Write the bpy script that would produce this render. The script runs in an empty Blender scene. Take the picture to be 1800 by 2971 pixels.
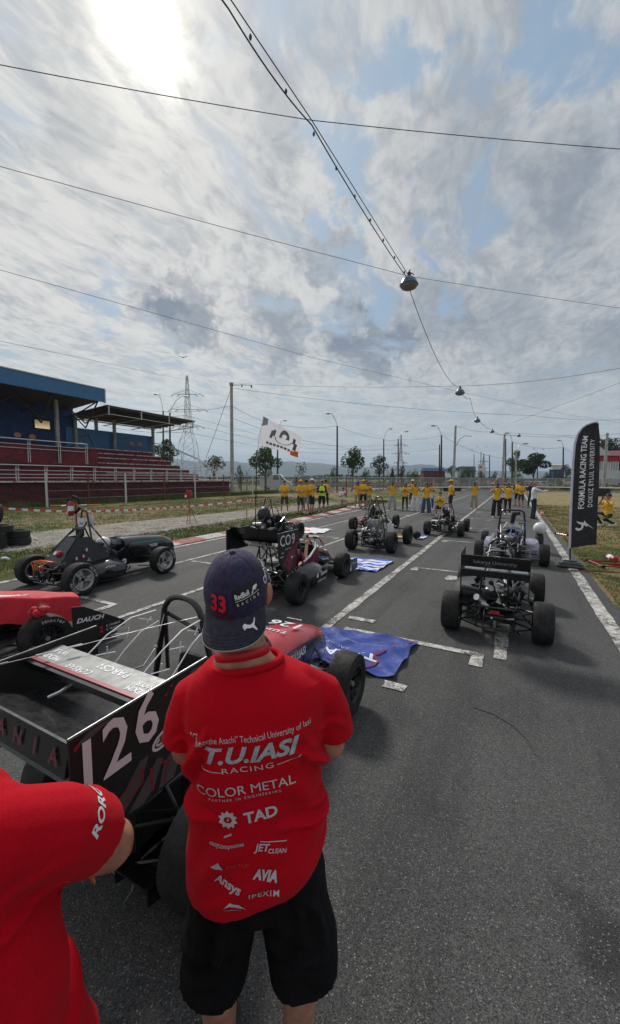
import bpy, bmesh, math, random
import numpy as np
from mathutils import Vector, Matrix, Euler
from mathutils.bvhtree import BVHTree
R = math.radians
rnd = random.Random(7)
scene = bpy.context.scene
col = scene.collection

# ---------------------------------------------------------------- camera
F_PX = 1130.0; CH = 1.88; PITCH = R(5.0); ROLL = R(.3); YAW = R(27.56)
cp, sp = math.cos(PITCH), math.sin(PITCH); cr, sr = math.cos(ROLL), math.sin(ROLL)
Fv = Vector((0, cp, -sp)); U0 = Vector((0, sp, cp)); R0 = Vector((1, 0, 0))
Rv = R0 * cr + U0 * sr; Uv = U0 * cr - R0 * sr
EYE = Vector((0, 0, CH))
cam_d = bpy.data.cameras.new('camera'); cam = bpy.data.objects.new('camera', cam_d); col.objects.link(cam)
cam_d.sensor_fit = 'VERTICAL'; cam_d.sensor_height = 36; cam_d.lens = 36 * F_PX / 2971
cam_d.clip_start = .02; cam_d.clip_end = 20000
cam.matrix_world = Matrix.Translation(EYE) @ Matrix((Rv, Uv, -Fv)).transposed().to_4x4()
scene.camera = cam
def ray(px, py):
    return Fv + Rv * ((px - 900) / F_PX) + Uv * ((1485.5 - py) / F_PX)
def G(px, py, z=0.):
    d = ray(px, py); return EYE + d * ((z - CH) / d.z)
def PY(px, py, Y):
    d = ray(px, py); return EYE + d * (Y / d.y)
def PL(px, py, p0, n):
    d = ray(px, py); return EYE + d * ((Vector(p0) - EYE).dot(n) / d.dot(n))
ST, CT = math.sin(YAW), math.cos(YAW)
def W(u, w, z=0.):            # track frame: u metres along the track, w metres right of it
    return Vector((u * ST + w * CT, u * CT - w * ST, z))
TRACK_ROT = -YAW
def ON(px, py, w):
    d = ray(px, py); return EYE + d * (w / (d.x * CT - d.y * ST))

# ---------------------------------------------------------------- view, sun, sky
scene.view_settings.view_transform = 'Standard'; scene.view_settings.look = 'None'
scene.view_settings.exposure = 0.06; scene.view_settings.gamma = 1
try: scene.view_settings.use_curve_mapping = False
except Exception: pass
scene.cycles.max_bounces = 6; scene.cycles.diffuse_bounces = 3; scene.cycles.glossy_bounces = 3
scene.cycles.transparent_max_bounces = 12; scene.cycles.volume_bounces = 0
scene.cycles.sample_clamp_indirect = 4
sun_dir = ray(420, 110).normalized()
SUN_EL = math.asin(sun_dir.z); SUN_AZ = math.atan2(sun_dir.x, sun_dir.y)
sl = bpy.data.lights.new('sun', 'SUN'); sl.energy = 2.6; sl.angle = R(10); sl.color = (1, .95, .87)
so = bpy.data.objects.new('sun', sl); col.objects.link(so)
so.rotation_euler = (-sun_dir).to_track_quat('-Z', 'Y').to_euler()

class NG:
    """small helper to write node graphs"""
    def __init__(s, nt): s.nt = nt; s.n = nt.nodes; s.l = nt.links
    def put(s, sock, v):
        if v is None: return
        if hasattr(v, 'is_linked') or hasattr(v, 'links'): s.l.new(v, sock)
        else:
            try: sock.default_value = v
            except Exception: sock.default_value = (v[0], v[1], v[2], 1) if hasattr(v, '__len__') else (v, v, v)
    def m(s, op, a, b=None, c=None, clamp=False):
        n = s.n.new('ShaderNodeMath'); n.operation = op; n.use_clamp = clamp
        for i, v in enumerate((a, b, c)):
            if v is not None: s.put(n.inputs[i], v)
        return n.outputs[0]
    def vm(s, op, a, b=None):
        n = s.n.new('ShaderNodeVectorMath'); n.operation = op
        s.put(n.inputs[0], a)
        if b is not None:
            s.put(n.inputs[3] if op == 'SCALE' else n.inputs[1], b)
        return n.outputs['Value'] if op in ('DOT_PRODUCT', 'LENGTH', 'DISTANCE') else n.outputs[0]
    def noise(s, vec, scale, detail=4, rough=.5, dist=0, out='Fac'):
        n = s.n.new('ShaderNodeTexNoise'); n.inputs['Scale'].default_value = scale
        n.inputs['Detail'].default_value = detail; n.inputs['Roughness'].default_value = rough
        n.inputs['Distortion'].default_value = dist
        if vec is not None: s.l.new(vec, n.inputs['Vector'])
        return n.outputs[out]
    def voro(s, vec, scale, out='Distance', feature='F1'):
        n = s.n.new('ShaderNodeTexVoronoi'); n.feature = feature; n.inputs['Scale'].default_value = scale
        if vec is not None: s.l.new(vec, n.inputs['Vector'])
        return n.outputs[out]
    def mix(s, f, a, b, mode='MIX'):
        n = s.n.new('ShaderNodeMix'); n.data_type = 'RGBA'; n.blend_type = mode
        s.put(n.inputs['Factor'], f)
        for sock, v in ((n.inputs[6], a), (n.inputs[7], b)):
            if isinstance(v, (tuple, list)): sock.default_value = (v[0], v[1], v[2], 1)
            else: s.l.new(v, sock)
        return n.outputs[2]
    def mr(s, v, a, b, c=0, d=1, smooth=True):
        n = s.n.new('ShaderNodeMapRange'); n.interpolation_type = 'SMOOTHSTEP' if smooth else 'LINEAR'
        s.put(n.inputs[0], v)
        for i, x in enumerate((a, b, c, d)): s.put(n.inputs[i + 1], x)
        return n.outputs[0]
    def mapping(s, vec, scale=(1, 1, 1), rot=(0, 0, 0), loc=(0, 0, 0)):
        n = s.n.new('ShaderNodeMapping'); s.l.new(vec, n.inputs[0])
        n.inputs['Scale'].default_value = scale; n.inputs['Rotation'].default_value = rot; n.inputs['Location'].default_value = loc
        return n.outputs[0]
    def sep(s, vec):
        n = s.n.new('ShaderNodeSeparateXYZ'); s.l.new(vec, n.inputs[0]); return n.outputs
    def comb(s, x, y, z):
        n = s.n.new('ShaderNodeCombineXYZ')
        for i, v in enumerate((x, y, z)): s.put(n.inputs[i], v)
        return n.outputs[0]
    def coord(s, out='Object'): return s.n.new('ShaderNodeTexCoord').outputs[out]
    def pos(s): return s.n.new('ShaderNodeNewGeometry').outputs['Position']

world = bpy.data.worlds.new('World'); scene.world = world; world.use_nodes = True
wt = world.node_tree; wt.nodes.clear(); g = NG(wt)
skyn = wt.nodes.new('ShaderNodeTexSky'); skyn.sky_type = 'NISHITA'; skyn.sun_disc = False
skyn.sun_elevation = SUN_EL; skyn.sun_rotation = SUN_AZ; skyn.air_density = 1.2; skyn.dust_density = 1.6
d = g.vm('NORMALIZE', g.coord('Generated'))
dx, dy, dz = g.sep(d)
zz = g.m('ADD', g.m('MAXIMUM', dz, 0), .06)
px_ = g.m('DIVIDE', dx, zz); py_ = g.m('DIVIDE', dy, zz)
plane = g.comb(px_, py_, 0)
rot = g.mapping(plane, rot=(0, 0, R(20)))          # cloud streets run 20 degrees right of the view
def cen(n): return g.vm('SUBTRACT', n, (.5, .5, .5))
warp = g.vm('SCALE', cen(g.noise(rot, 1.1, 3, .5, out='Color')), .45)
pw = g.vm('ADD', rot, warp)
n_big = g.noise(g.mapping(pw, scale=(1.3, .85, 1), loc=(3.1, 1.7, 0)), 1.0, 4, .5)
n_mid = g.noise(g.mapping(pw, scale=(4.2, 2.2, 1), loc=(1.3, 4.2, 0)), 1.0, 6, .62, .3)
n_fine = g.noise(g.mapping(pw, scale=(17, 8.5, 1)), 1.0, 5, .65, .5)
dwarp = g.vm('NORMALIZE', g.vm('ADD', d, g.vm('SCALE', cen(g.noise(d, 9, 5, .65, out='Color')), .30)))
def blobs(lst):          # soft spots of the sky round given directions
    o = None
    for (x, y, r_, k) in lst:
        v = ray(x, y).normalized(); b = g.mr(g.vm('DOT_PRODUCT', dwarp, tuple(v)), math.cos(R(r_)), 1.0, 0, k); o = b if o is None else g.m('ADD', o, b)
    return o
gap = blobs([(1000, 490, 6, 1.1), (950, 560, 4, .7), (1120, 110, 5, .8), (1180, 220, 5, .8), (1660, 80, 7, 1.), (1790, 330, 6, .6), (1560, 200, 4, .5), (310, 770, 4, .7), (150, 730, 3, .4),
             (270, 905, 4, .7), (1330, 855, 3, .8), (1490, 660, 3, .6), (1230, 700, 3.5, .5), (1270, 770, 3, .5), (1690, 740, 4, .6), (480, 190, 3, .5), (20, 400, 4, .5)])
dark = blobs([(540, 930, 4.5, 1.), (470, 905, 3, .7), (810, 965, 4.5, .9), (1070, 1015, 4.5, 1.2), (1160, 1035, 3, 1.1), (1000, 950, 4, .8), (1270, 905, 7, .7), (960, 745, 4, .7), (1340, 480, 8, .45), (1640, 560, 7, .5), (1760, 1035, 5, .8), (1550, 1135, 5, .6), (1630, 560, 4, .4), (820, 330, 5, .35), (1450, 930, 6, .5), (200, 400, 5, .3)])
cover = g.m('ADD', g.m('MULTIPLY', n_mid, .6), g.m('MULTIPLY', n_big, .4))
cover = g.mr(g.m('SUBTRACT', cover, g.m('MULTIPLY', gap, .115)), .335, .485)
shade = g.mr(g.m('ADD', g.m('MULTIPLY', n_mid, .55), g.m('MULTIPLY', n_fine, .45)), .36, .60)
dk = g.m('MULTIPLY', dark, g.mr(n_mid, .34, .58, .5, 1.25))
shade = g.m('SUBTRACT', shade, g.m('MULTIPLY', dk, .5), clamp=True)
east = g.mr(dx, -.5, .75)                               # thinner and whiter towards the sun, greyer away from it
hi_c = g.mix(east, (6.9, 6.9, 6.75), (4.9, 5.15, 5.4)); lo_c = g.mix(east, (4.5, 4.7, 4.9), (3.1, 3.4, 3.85))
bright = g.mix(shade, lo_c, hi_c)
bright = g.mix(g.m('MULTIPLY', dk, .62, clamp=True), bright, (2.2, 2.65, 3.3))
low = g.mr(dz, .0, .34, 1, 0)
lowc = g.mix(g.mr(dx, -.6, .4), (5.9, 7.0, 7.1), (5.7, 6.2, 6.3))
streak = g.noise(g.mapping(d, scale=(3, 3, 34)), 1.6, 4, .6, .4)
lowc = g.mix(g.mr(streak, .38, .62), g.vm('MULTIPLY', lowc, (.80, .86, .91)), lowc)
bright = g.mix(g.m('MULTIPLY', low, .74), bright, lowc)
blue = g.mix(.2, (2.7, 3.9, 5.2), skyn.outputs[0])
blue = g.mix(low, blue, g.vm('MULTIPLY', lowc, (.9, 1.0, 1.05)))
skyc = g.mix(g.m('MAXIMUM', cover, g.m('MULTIPLY', low, .75)), blue, bright)
ca = g.m('MAXIMUM', g.vm('DOT_PRODUCT', d, tuple(sun_dir)), 0)
glow1 = g.m('MULTIPLY', g.m('POWER', ca, 7), .75)
glow2 = g.m('MULTIPLY', g.m('POWER', ca, 150), 1.5)
core = g.m('MULTIPLY', g.m('POWER', ca, 700), g.mr(n_mid, .36, .60, 4.0, 16))
veil = g.m('MULTIPLY', g.m('ADD', g.m('ADD', glow1, glow2), core), g.mr(shade, 0, 1, .55, 1))
skyc = g.vm('ADD', skyc, g.vm('SCALE', (1.0, .92, .72), veil))
skyc = g.vm('MULTIPLY', skyc, g.comb(g.mr(dz, -.05, .0), g.mr(dz, -.05, .0), g.mr(dz, -.05, .0)))
skyc = g.vm('ADD', skyc, g.vm('SCALE', (1.1, 1.1, 1.0), g.mr(dz, -.05, .0, 1, 0)))
bg = wt.nodes.new('ShaderNodeBackground'); wt.links.new(skyc, bg.inputs[0]); bg.inputs[1].default_value = .1
wo = wt.nodes.new('ShaderNodeOutputWorld'); wt.links.new(bg.outputs[0], wo.inputs[0])
# ---------------------------------------------------------------- materials
MATS = {}
def mat(name, c, rough=.6, metal=0., var=.12, scale=9, bump=0., bscale=60, coat=0., c2=None, c2s=3, c2lo=.45, c2hi=.6, spec=.5, sheen=0., trans=0.):
    m = bpy.data.materials.new(name); m.use_nodes = True; nt = m.node_tree; q = NG(nt)
    b = nt.nodes['Principled BSDF']; oc = q.coord('Object')
    n = q.noise(oc, scale, 4, .6)
    lo = tuple(max(0, x * (1 - var)) for x in c); hi = tuple(min(1, x * (1 + var)) for x in c)
    cc = q.mix(q.mr(n, .3, .7), lo, hi)
    if c2: cc = q.mix(q.mr(q.noise(oc, c2s, 6, .65), c2lo, c2hi), cc, c2)
    nt.links.new(cc, b.inputs['Base Color'])
    nt.links.new(q.mr(q.noise(oc, scale * 2.3, 3, .6), .3, .7, max(.02, rough * .85), min(1, rough * 1.15)), b.inputs['Roughness'])
    b.inputs['Metallic'].default_value = metal; b.inputs['Specular IOR Level'].default_value = spec
    b.inputs['Coat Weight'].default_value = coat; b.inputs['Coat Roughness'].default_value = .08
    if sheen: b.inputs['Sheen Weight'].default_value = sheen
    if trans: b.inputs['Transmission Weight'].default_value = trans
    if bump:
        bn = nt.nodes.new('ShaderNodeBump'); bn.inputs['Strength'].default_value = bump; bn.inputs['Distance'].default_value = .01
        nt.links.new(q.noise(oc, bscale, 5, .6), bn.inputs['Height']); nt.links.new(bn.outputs[0], b.inputs['Normal'])
    MATS[name] = m; return m
mat('rubber', (.013, .013, .0135), .75, var=.25, scale=14, bump=.3, bscale=90, c2=(.032, .031, .030), c2s=6, c2lo=.52, c2hi=.68, spec=.35)
mat('tyre_white', (.6, .6, .58), .6, c2=(.2, .2, .2), c2s=40, c2lo=.5, c2hi=.62)
mat('black_metal', (.010, .010, .011), .38, .3, bump=.05)
mat('tube_black', (.012, .012, .013), .33, 0, coat=.3)
mat('steel', (.34, .34, .35), .45, .85, var=.25, scale=20)
mat('alu', (.55, .56, .57), .34, .85, var=.2, scale=20)
mat('dirty_alu', (.22, .22, .22), .45, .7, var=.4, scale=15)
mat('rim_silver', (.52, .52, .53), .35, .55, var=.15, c2=(.2, .19, .18), c2s=12, c2lo=.55, c2hi=.75)
mat('rim_black', (.016, .016, .017), .4, .3)
mat('carbon', (.009, .009, .010), .3, 0, coat=.5, bump=.05, bscale=300)
mat('matt_carbon', (.011, .011, .012), .5, 0, bump=.05, bscale=200)
mat('panel_dark', (.022, .025, .03), .5)
mat('gloss_black', (.008, .008, .010), .18, 0, coat=.6, bump=.0)
mat('white_paint', (.68, .68, .68), .45, c2=(.4, .4, .4), c2s=10, c2lo=.6, c2hi=.8)
mat('sticker_white', (.74, .74, .78), .5, var=.05)
mat('sticker_grey', (.33, .33, .33), .5)
mat('livery_grey', (.075, .075, .08), .5)
mat('livery_red', (.30, .012, .03), .4)
mat('faded_red', (.16, .035, .05), .5)
mat('maroon', (.16, .012, .035), .3, coat=.4)
mat('nose_red', (.42, .02, .03), .3, coat=.5)
mat('nose_blue', (.03, .028, .07), .25, coat=.6, c2=(.10, .09, .14), c2s=7, c2lo=.52, c2hi=.56)
mat('silver_vinyl', (.22, .23, .23), .5, .2, var=.15)
mat('flag_red', (.55, .008, .02), .8, var=.08, bump=.1, bscale=30, sheen=.2)
mat('flag_blue', (.02, .05, .28), .7, var=.15, bump=.1, bscale=20)
mat('greek_blue', (.03, .12, .55), .7)
mat('flag_white', (.72, .72, .78), .75, var=.05)
m_ = mat('flag_thin', (.74, .74, .8), .75, var=.04); q_ = NG(m_.node_tree); tl = q_.n.new('ShaderNodeBsdfTranslucent'); tl.inputs[0].default_value = (.8, .8, .86, 1); mx_ = q_.n.new('ShaderNodeMixShader'); q_.l.new(q_.n['Principled BSDF'].outputs[0], mx_.inputs[1]); q_.l.new(tl.outputs[0], mx_.inputs[2]); mx_.inputs[0].default_value = .45; q_.l.new(mx_.outputs[0], q_.n['Material Output'].inputs[0])
mat('orange', (.75, .13, .015), .5)
mat('hv_orange', (.8, .14, .02), .45)
mat('teal', (.02, .35, .32), .4)
mat('yellow_paint', (.75, .52, .02), .5)
mat('red_paint', (.36, .015, .02), .45, coat=.2, c2=(.2, .02, .02), c2s=5)
mat('lilac', (.33, .33, .44), .35, coat=.4)
mat('seat_black', (.009, .009, .010), .8)
mat('dash_grey', (.14, .15, .15), .5)
mat('screen_glass', (.3, .33, .34), .15)
mat('blue_hose', (.03, .13, .5), .4)
mat('skin', (.40, .205, .14), .55, var=.16, scale=30, bump=.1, bscale=160, spec=.3, c2=(.34, .13, .09), c2s=14, c2lo=.5, c2hi=.75)
mat('skin_light', (.55, .32, .23), .55, var=.1, scale=25, bump=.06, bscale=120, spec=.35)
mat('skin_ear', (.46, .17, .11), .5, var=.1)
mat('hair_dark', (.02, .014, .01), .6, var=.3, scale=40, bump=.3, bscale=80)
mat('hair_grey', (.2, .19, .18), .7, var=.3, scale=40)
mat('hair_brown', (.07, .035, .02), .6, var=.3, scale=40, bump=.3, bscale=80)
mat('yellow_tee', (.70, .40, .025), .85, var=.08, bump=.1, bscale=25)
mat('hivis', (.55, .85, .04), .7)
mat('white_cloth', (.62, .64, .7), .85, bump=.1, bscale=20)
mat('black_cloth', (.014, .014, .016), .9, bump=.12, bscale=20)
mat('grey_cloth', (.05, .055, .06), .9, bump=.1, bscale=20)
mat('light_grey_cloth', (.33, .35, .38), .9, bump=.1, bscale=20)
mat('beige_cloth', (.33, .27, .2), .9, bump=.1, bscale=20)
mat('denim', (.04, .08, .16), .9, bump=.1, bscale=20)
mat('navy_cloth', (.015, .02, .045), .9)
mat('concrete', (.38, .375, .36), .85, bump=.3, bscale=20, c2=(.28, .27, .26), c2s=2)
mat('wood_dark', (.045, .035, .03), .85, bump=.3, bscale=15)
mat('galv', (.6, .6, .6), .45, .3)
mat('pale_steel', (.5, .5, .5), .5, .2)
mat('rust', (.14, .045, .03), .8, var=.3)
mat('stand_red', (.155, .017, .027), .8, var=.25, scale=2, bump=.2, bscale=14, c2=(.085, .02, .024), c2s=.9)
mat('brick_red', (.12, .022, .026), .85, var=.35, scale=1.5, bump=.2, bscale=20, c2=(.05, .02, .02), c2s=1.2)
mat('roof_blue', (.035, .15, .33), .5, var=.1, scale=3, c2=(.05, .16, .33), c2s=1)
mat('wall_blue', (.02, .055, .16), .7, var=.2, scale=2)
mat('roof_sheet', (.13, .12, .115), .6, .2, var=.2)
mat('roof_white', (.6, .6, .6), .5)
mat('truss', (.055, .05, .045), .7)
mat('terrace_edge', (.62, .58, .56), .8, c2=(.3, .1, .1), c2s=6)
mat('chair_wood', (.32, .17, .08), .6)
m_ = mat('window_glow', (.62, .55, .42), .6); q_ = NG(m_.node_tree); tl = q_.n.new('ShaderNodeBsdfTranslucent'); tl.inputs[0].default_value = (.9, .8, .62, 1); q_.l.new(tl.outputs[0], q_.n['Material Output'].inputs[0])
mat('tyre_barrier', (.02, .02, .02), .8, bump=.3)
mat('bark', (.09, .07, .05), .9, bump=.4, bscale=12)
mat('leaf', (.055, .085, .022), .75, var=.5, scale=1.2)
mat('leaf_olive', (.11, .12, .04), .75, var=.45, scale=1.2)
mat('leaf_dark', (.03, .05, .02), .8, var=.5, scale=1.2)
mat('bush_dry', (.16, .13, .08), .85, var=.4, scale=.8)
mat('van_white', (.6, .61, .63), .3, coat=.4)
mat('glass_dark', (.03, .035, .04), .12)
mat('build_white', (.52, .53, .53), .8, var=.06)
mat('build_red', (.3, .012, .025), .7)
mat('roof_maroon', (.16, .04, .045), .6)
mat('roof_pale', (.4, .4, .41), .6)
mat('far_shed', (.12, .15, .15), .7)
mat('shed_blue', (.02, .06, .15), .6)
mat('lamp_blue', (.03, .10, .17), .3, .3, coat=.4)
mat('lamp_glass', (.2, .19, .16), .35)
mat('wire', (.03, .027, .03), .6)
mat('banner_black', (.022, .022, .027), .8, var=.15, bump=.15, bscale=8)
mat('banner_edge', (.55, .55, .68), .7)
mat('plastic_dark', (.04, .045, .045), .5)
mat('tape_red', (.6, .04, .03), .5)
mat('tape_white', (.75, .75, .74), .5)
mat('wood_stake', (.35, .25, .13), .8)
mat('cap_navy', (.018, .015, .055), .85, var=.2, scale=30, bump=.2, bscale=260, sheen=.04)
mat('cap_brim', (.015, .015, .030), .8, var=.15, scale=30, bump=.15, bscale=300, sheen=.04)
mat('cap_patch', (.006, .006, .008), .7)
mat('cap_red', (.55, .01, .035), .6)
mat('cap_maroon', (.10, .008, .03), .8)
mat('tee_red', (.47, .002, .012), .9, var=.08, scale=160, bump=.14, bscale=380, sheen=.03, spec=.12)
mat('lanyard_red', (.5, .006, .02), .6, bump=.1, bscale=400)
mat('print_white', (.5, .48, .52), .7, var=.1, scale=60)
mat('print_grey', (.36, .42, .48), .6, var=.2, scale=80)
mat('shorts_black', (.007, .007, .008), .95, var=.3, bump=.4, bscale=220, spec=.15)
mat('glass_rim', (.02, .02, .02), .3)
mat('stone', (.33, .30, .26), .9, var=.5, scale=2)
mat('hat_yellow', (.75, .42, .02), .8)
mat('hat_white', (.7, .68, .62), .8)

# ---------------------------------------------------------------- mesh builder
class MB:
    def __init__(s): s.v = []; s.f = []; s.fm = []; s.M = Matrix.Identity(4)
    def add(s, vs, fs, m):
        o = len(s.v)
        s.v.extend([tuple(s.M @ Vector(p)) for p in vs])
        s.f.extend([tuple(i + o for i in f) for f in fs]); s.fm.extend([m] * len(fs))
    def box(s, c, size, m, rot=None, taper=1., bev=0.):
        x, y, z = (a / 2 for a in size); c = Vector(c); t = taper
        if bev > 0:
            b = min(bev, x * .9, y * .9)
            out = [(-x + b, -y), (x - b, -y), (x, -y + b), (x, y - b), (x - b, y), (-x + b, y), (-x, y - b), (-x, -y + b)]
            b2 = min(bev, z * .9)
            rings = [[(p[0] * k * tt, p[1] * k * tt, zz) for p in out] for zz, k, tt in
                     ((-z, 1 - b2 / max(x, y, 1e-6) , 1), (-z + b2, 1, 1), (z - b2, 1, t), (z, 1 - b2 / max(x, y, 1e-6), t))]
            vs = [p for r_ in rings for p in r_]; n = 8
            fs = [(k * n + i, k * n + (i + 1) % n, (k + 1) * n + (i + 1) % n, (k + 1) * n + i) for k in range(3) for i in range(n)]
            fs += [tuple(range(n - 1, -1, -1)), tuple(range(3 * n, 4 * n))]
        else:
            vs = [(-x, -y, -z), (x, -y, -z), (x, y, -z), (-x, y, -z), (-x * t, -y * t, z), (x * t, -y * t, z), (x * t, y * t, z), (-x * t, y * t, z)]
            fs = [(3, 2, 1, 0), (4, 5, 6, 7), (0, 1, 5, 4), (1, 2, 6, 5), (2, 3, 7, 6), (3, 0, 4, 7)]
        if rot is not None: rm = Euler(rot).to_matrix() if not isinstance(rot, Matrix) else rot; vs = [rm @ Vector(p) for p in vs]
        s.add([c + Vector(p) for p in vs], fs, m)
    def tube(s, pts, r, m, n=8, closed=False, cap=True):
        pts = [Vector(p) for p in pts]; N = len(pts); rs = r if isinstance(r, (list, tuple)) else [r] * N
        up = None; vs = []
        for i, p in enumerate(pts):
            a = pts[(i - 1) % N] if (closed or i > 0) else p; b = pts[(i + 1) % N] if (closed or i < N - 1) else p
            t = (b - a)
            if t.length < 1e-9: t = Vector((0, 0, 1))
            t.normalize()
            if up is None:
                up = t.orthogonal().normalized()
            up = (up - t * up.dot(t))
            if up.length < 1e-6: up = t.orthogonal()
            up.normalize(); sd = t.cross(up)
            for k in range(n):
                a_ = 2 * math.pi * k / n; vs.append(p + (up * math.cos(a_) + sd * math.sin(a_)) * rs[i])
        fs = []
        for i in range(N if closed else N - 1):
            j = (i + 1) % N
            for k in range(n):
                k2 = (k + 1) % n; fs.append((i * n + k, i * n + k2, j * n + k2, j * n + k))
        if cap and not closed: fs += [tuple(range(n - 1, -1, -1)), tuple(range((N - 1) * n, N * n))]
        s.add(vs, fs, m)
    def cyl(s, a, b, r, m, n=12, r2=None): s.tube([a, b], [r, r if r2 is None else r2], m, n)
    def lathe(s, prof, m, n=32, M=None, ms=None):
        """profile of (axial, radius) turned about local X; ms gives a material per profile step"""
        M = M or Matrix.Identity(4); vs = []; K = len(prof)
        for i in range(n):
            a = 2 * math.pi * i / n
            for (x, r) in prof: vs.append(M @ Vector((x, r * math.cos(a), r * math.sin(a))))
        for k in range(K - 1):
            fs = [(i * K + k, i * K + k + 1, ((i + 1) % n) * K + k + 1, ((i + 1) % n) * K + k) for i in range(n)]
            o = len(s.v) if k == 0 else o
            if k == 0: s.add(vs, fs, ms[k] if ms else m)
            else:
                s.f.extend([tuple(i + o for i in f) for f in fs]); s.fm.extend([ms[k] if ms else m] * len(fs))
    def sphere(s, c, r, m, nu=16, nv=10, M=None, half=False):
        if not hasattr(r, '__len__'): r = (r, r, r)
        vs = []; M = M or Matrix.Identity(3); c = Vector(c)
        for j in range(nv + 1):
            ph = math.pi * j / nv * (.5 if half else 1)
            for i in range(nu):
                th = 2 * math.pi * i / nu
                vs.append(c + M @ Vector((r[0] * math.sin(ph) * math.cos(th), r[1] * math.sin(ph) * math.sin(th), r[2] * math.cos(ph))))
        fs = [(j * nu + i, (j + 1) * nu + i, (j + 1) * nu + (i + 1) % nu, j * nu + (i + 1) % nu) for j in range(nv) for i in range(nu)]
        s.add(vs, fs, m)
    def loft(s, rings, m, cap=True, closed=True, ms=None):
        n = len(rings[0]); vs = [p for r_ in rings for p in r_]; o = len(s.v); s.add(vs, [], m)
        for k in range(len(rings) - 1):
            for i in range(n if closed else n - 1):
                j = (i + 1) % n; s.f.append((o + k * n + i, o + k * n + j, o + (k + 1) * n + j, o + (k + 1) * n + i)); s.fm.append(ms(k, i) if ms else m)
        if cap and closed:
            s.f += [tuple(o + i for i in range(n - 1, -1, -1)), tuple(o + (len(rings) - 1) * n + i for i in range(n))]; s.fm += [m, m]
    def prism(s, poly, t, m, M=None):
        """polygon in local XY extruded along local Z from 0 to t"""
        M = M or Matrix.Identity(4); n = len(poly)
        vs = [M @ Vector((p[0], p[1], 0)) for p in poly] + [M @ Vector((p[0], p[1], t)) for p in poly]
        fs = [tuple(range(n - 1, -1, -1)), tuple(range(n, 2 * n))] + [(i, (i + 1) % n, n + (i + 1) % n, n + i) for i in range(n)]
        s.add(vs, fs, m)
    def plate(s, pts, t, m):
        """3D polygon given thickness t along its normal"""
        pts = [Vector(p) for p in pts]; nn = (pts[1] - pts[0]).cross(pts[2] - pts[0]).normalized() * (t / 2); n = len(pts)
        vs = [p - nn for p in pts] + [p + nn for p in pts]
        fs = [tuple(range(n - 1, -1, -1)), tuple(range(n, 2 * n))] + [(i, (i + 1) % n, n + (i + 1) % n, n + i) for i in range(n)]
        s.add(vs, fs, m)
    def grid(s, fn, nu, nv, m, mf=None, thick=0.):
        vs = [Vector(fn(i / nu, j / nv)) for j in range(nv + 1) for i in range(nu + 1)]; K = nu + 1
        for j in range(nv):
            for i in range(nu):
                pass
        fs = [(j * K + i, j * K + i + 1, (j + 1) * K + i + 1, (j + 1) * K + i) for j in range(nv) for i in range(nu)]
        mm = [(mf((i + .5) / nu, (j + .5) / nv) if mf else m) for j in range(nv) for i in range(nu)]
        o = len(s.v); s.add(vs, [], m); s.f += [tuple(o + a for a in f) for f in fs]; s.fm += mm
    def text(s, t, size, M, m, bold=0., shear=0., sx=1., spacing=1., align='CENTER', res=2):
        vs, fs = text_geo(t, bold, shear, spacing, align, res)
        s.add([M @ Vector((p[0] * size * sx, p[1] * size, 0)) for p in vs], fs, m)
    def build(s, name, parent=None, smooth=35, link=True):
        me = bpy.data.meshes.new(name); me.from_pydata(s.v, [], s.f)
        keys = []
        for k in s.fm:
            if k not in keys: keys.append(k)
        for k in keys: me.materials.append(MATS[k])
        idx = {k: i for i, k in enumerate(keys)}
        me.polygons.foreach_set('material_index', [idx[k] for k in s.fm])
        if smooth:
            me.polygons.foreach_set('use_smooth', [True] * len(me.polygons)); me.update()
            me.set_sharp_from_angle(angle=R(smooth))
        me.update()
        o = bpy.data.objects.new(name, me); col.objects.link(o)
        if parent: o.parent = parent
        return o
TEXT_CACHE = {}
def text_geo(t, bold=0., shear=0., spacing=1., align='CENTER', res=2):
    key = (t, bold, shear, spacing, align, res)
    if key not in TEXT_CACHE:
        c = bpy.data.curves.new('t', 'FONT'); c.body = t; c.size = 1; c.offset = bold; c.shear = shear; c.space_character = spacing
        c.align_x = align; c.align_y = 'CENTER'; c.resolution_u = res; c.fill_mode = 'FRONT'
        o = bpy.data.objects.new('t', c); me = bpy.data.meshes.new_from_object(o)
        TEXT_CACHE[key] = ([tuple(v.co) for v in me.vertices], [tuple(p.vertices) for p in me.polygons])
        bpy.data.objects.remove(o); bpy.data.meshes.remove(me); bpy.data.curves.remove(c)
    return TEXT_CACHE[key]
def frame(o, x, y):
    """matrix with local x,y axes given (made square), origin o"""
    x = Vector(x).normalized(); y = Vector(y); y = (y - x * y.dot(x)).normalized(); z = x.cross(y)
    return Matrix(((x.x, y.x, z.x, o[0]), (x.y, y.y, z.y, o[1]), (x.z, y.z, z.z, o[2]), (0, 0, 0, 1)))
def thing(name, label, cat, loc=(0, 0, 0), rz=0., group=None):
    o = bpy.data.objects.new(name, None); col.objects.link(o); o.location = loc; o.rotation_euler = (0, 0, rz); o.empty_display_size = .1
    o['label'] = label; o['category'] = cat
    if group: o['group'] = group
    return o
def tag(o, label, cat, group=None):
    o['label'] = label; o['category'] = cat
    if group: o['group'] = group
    return o
def struct(o): o['kind'] = 'structure'; return o
def kids(o): return [c for c in bpy.data.objects if c.parent == o]
def copy_tree(o, loc=None, rz=None, label=None, group=None, parent=None):
    c = o.copy(); col.objects.link(c); c.parent = parent
    if loc is not None: c.location = loc
    if rz is not None: c.rotation_euler = (0, 0, rz)
    if label: c['label'] = label
    if group: c['group'] = group
    for k in kids(o): copy_tree(k, parent=c)
    return c
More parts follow.
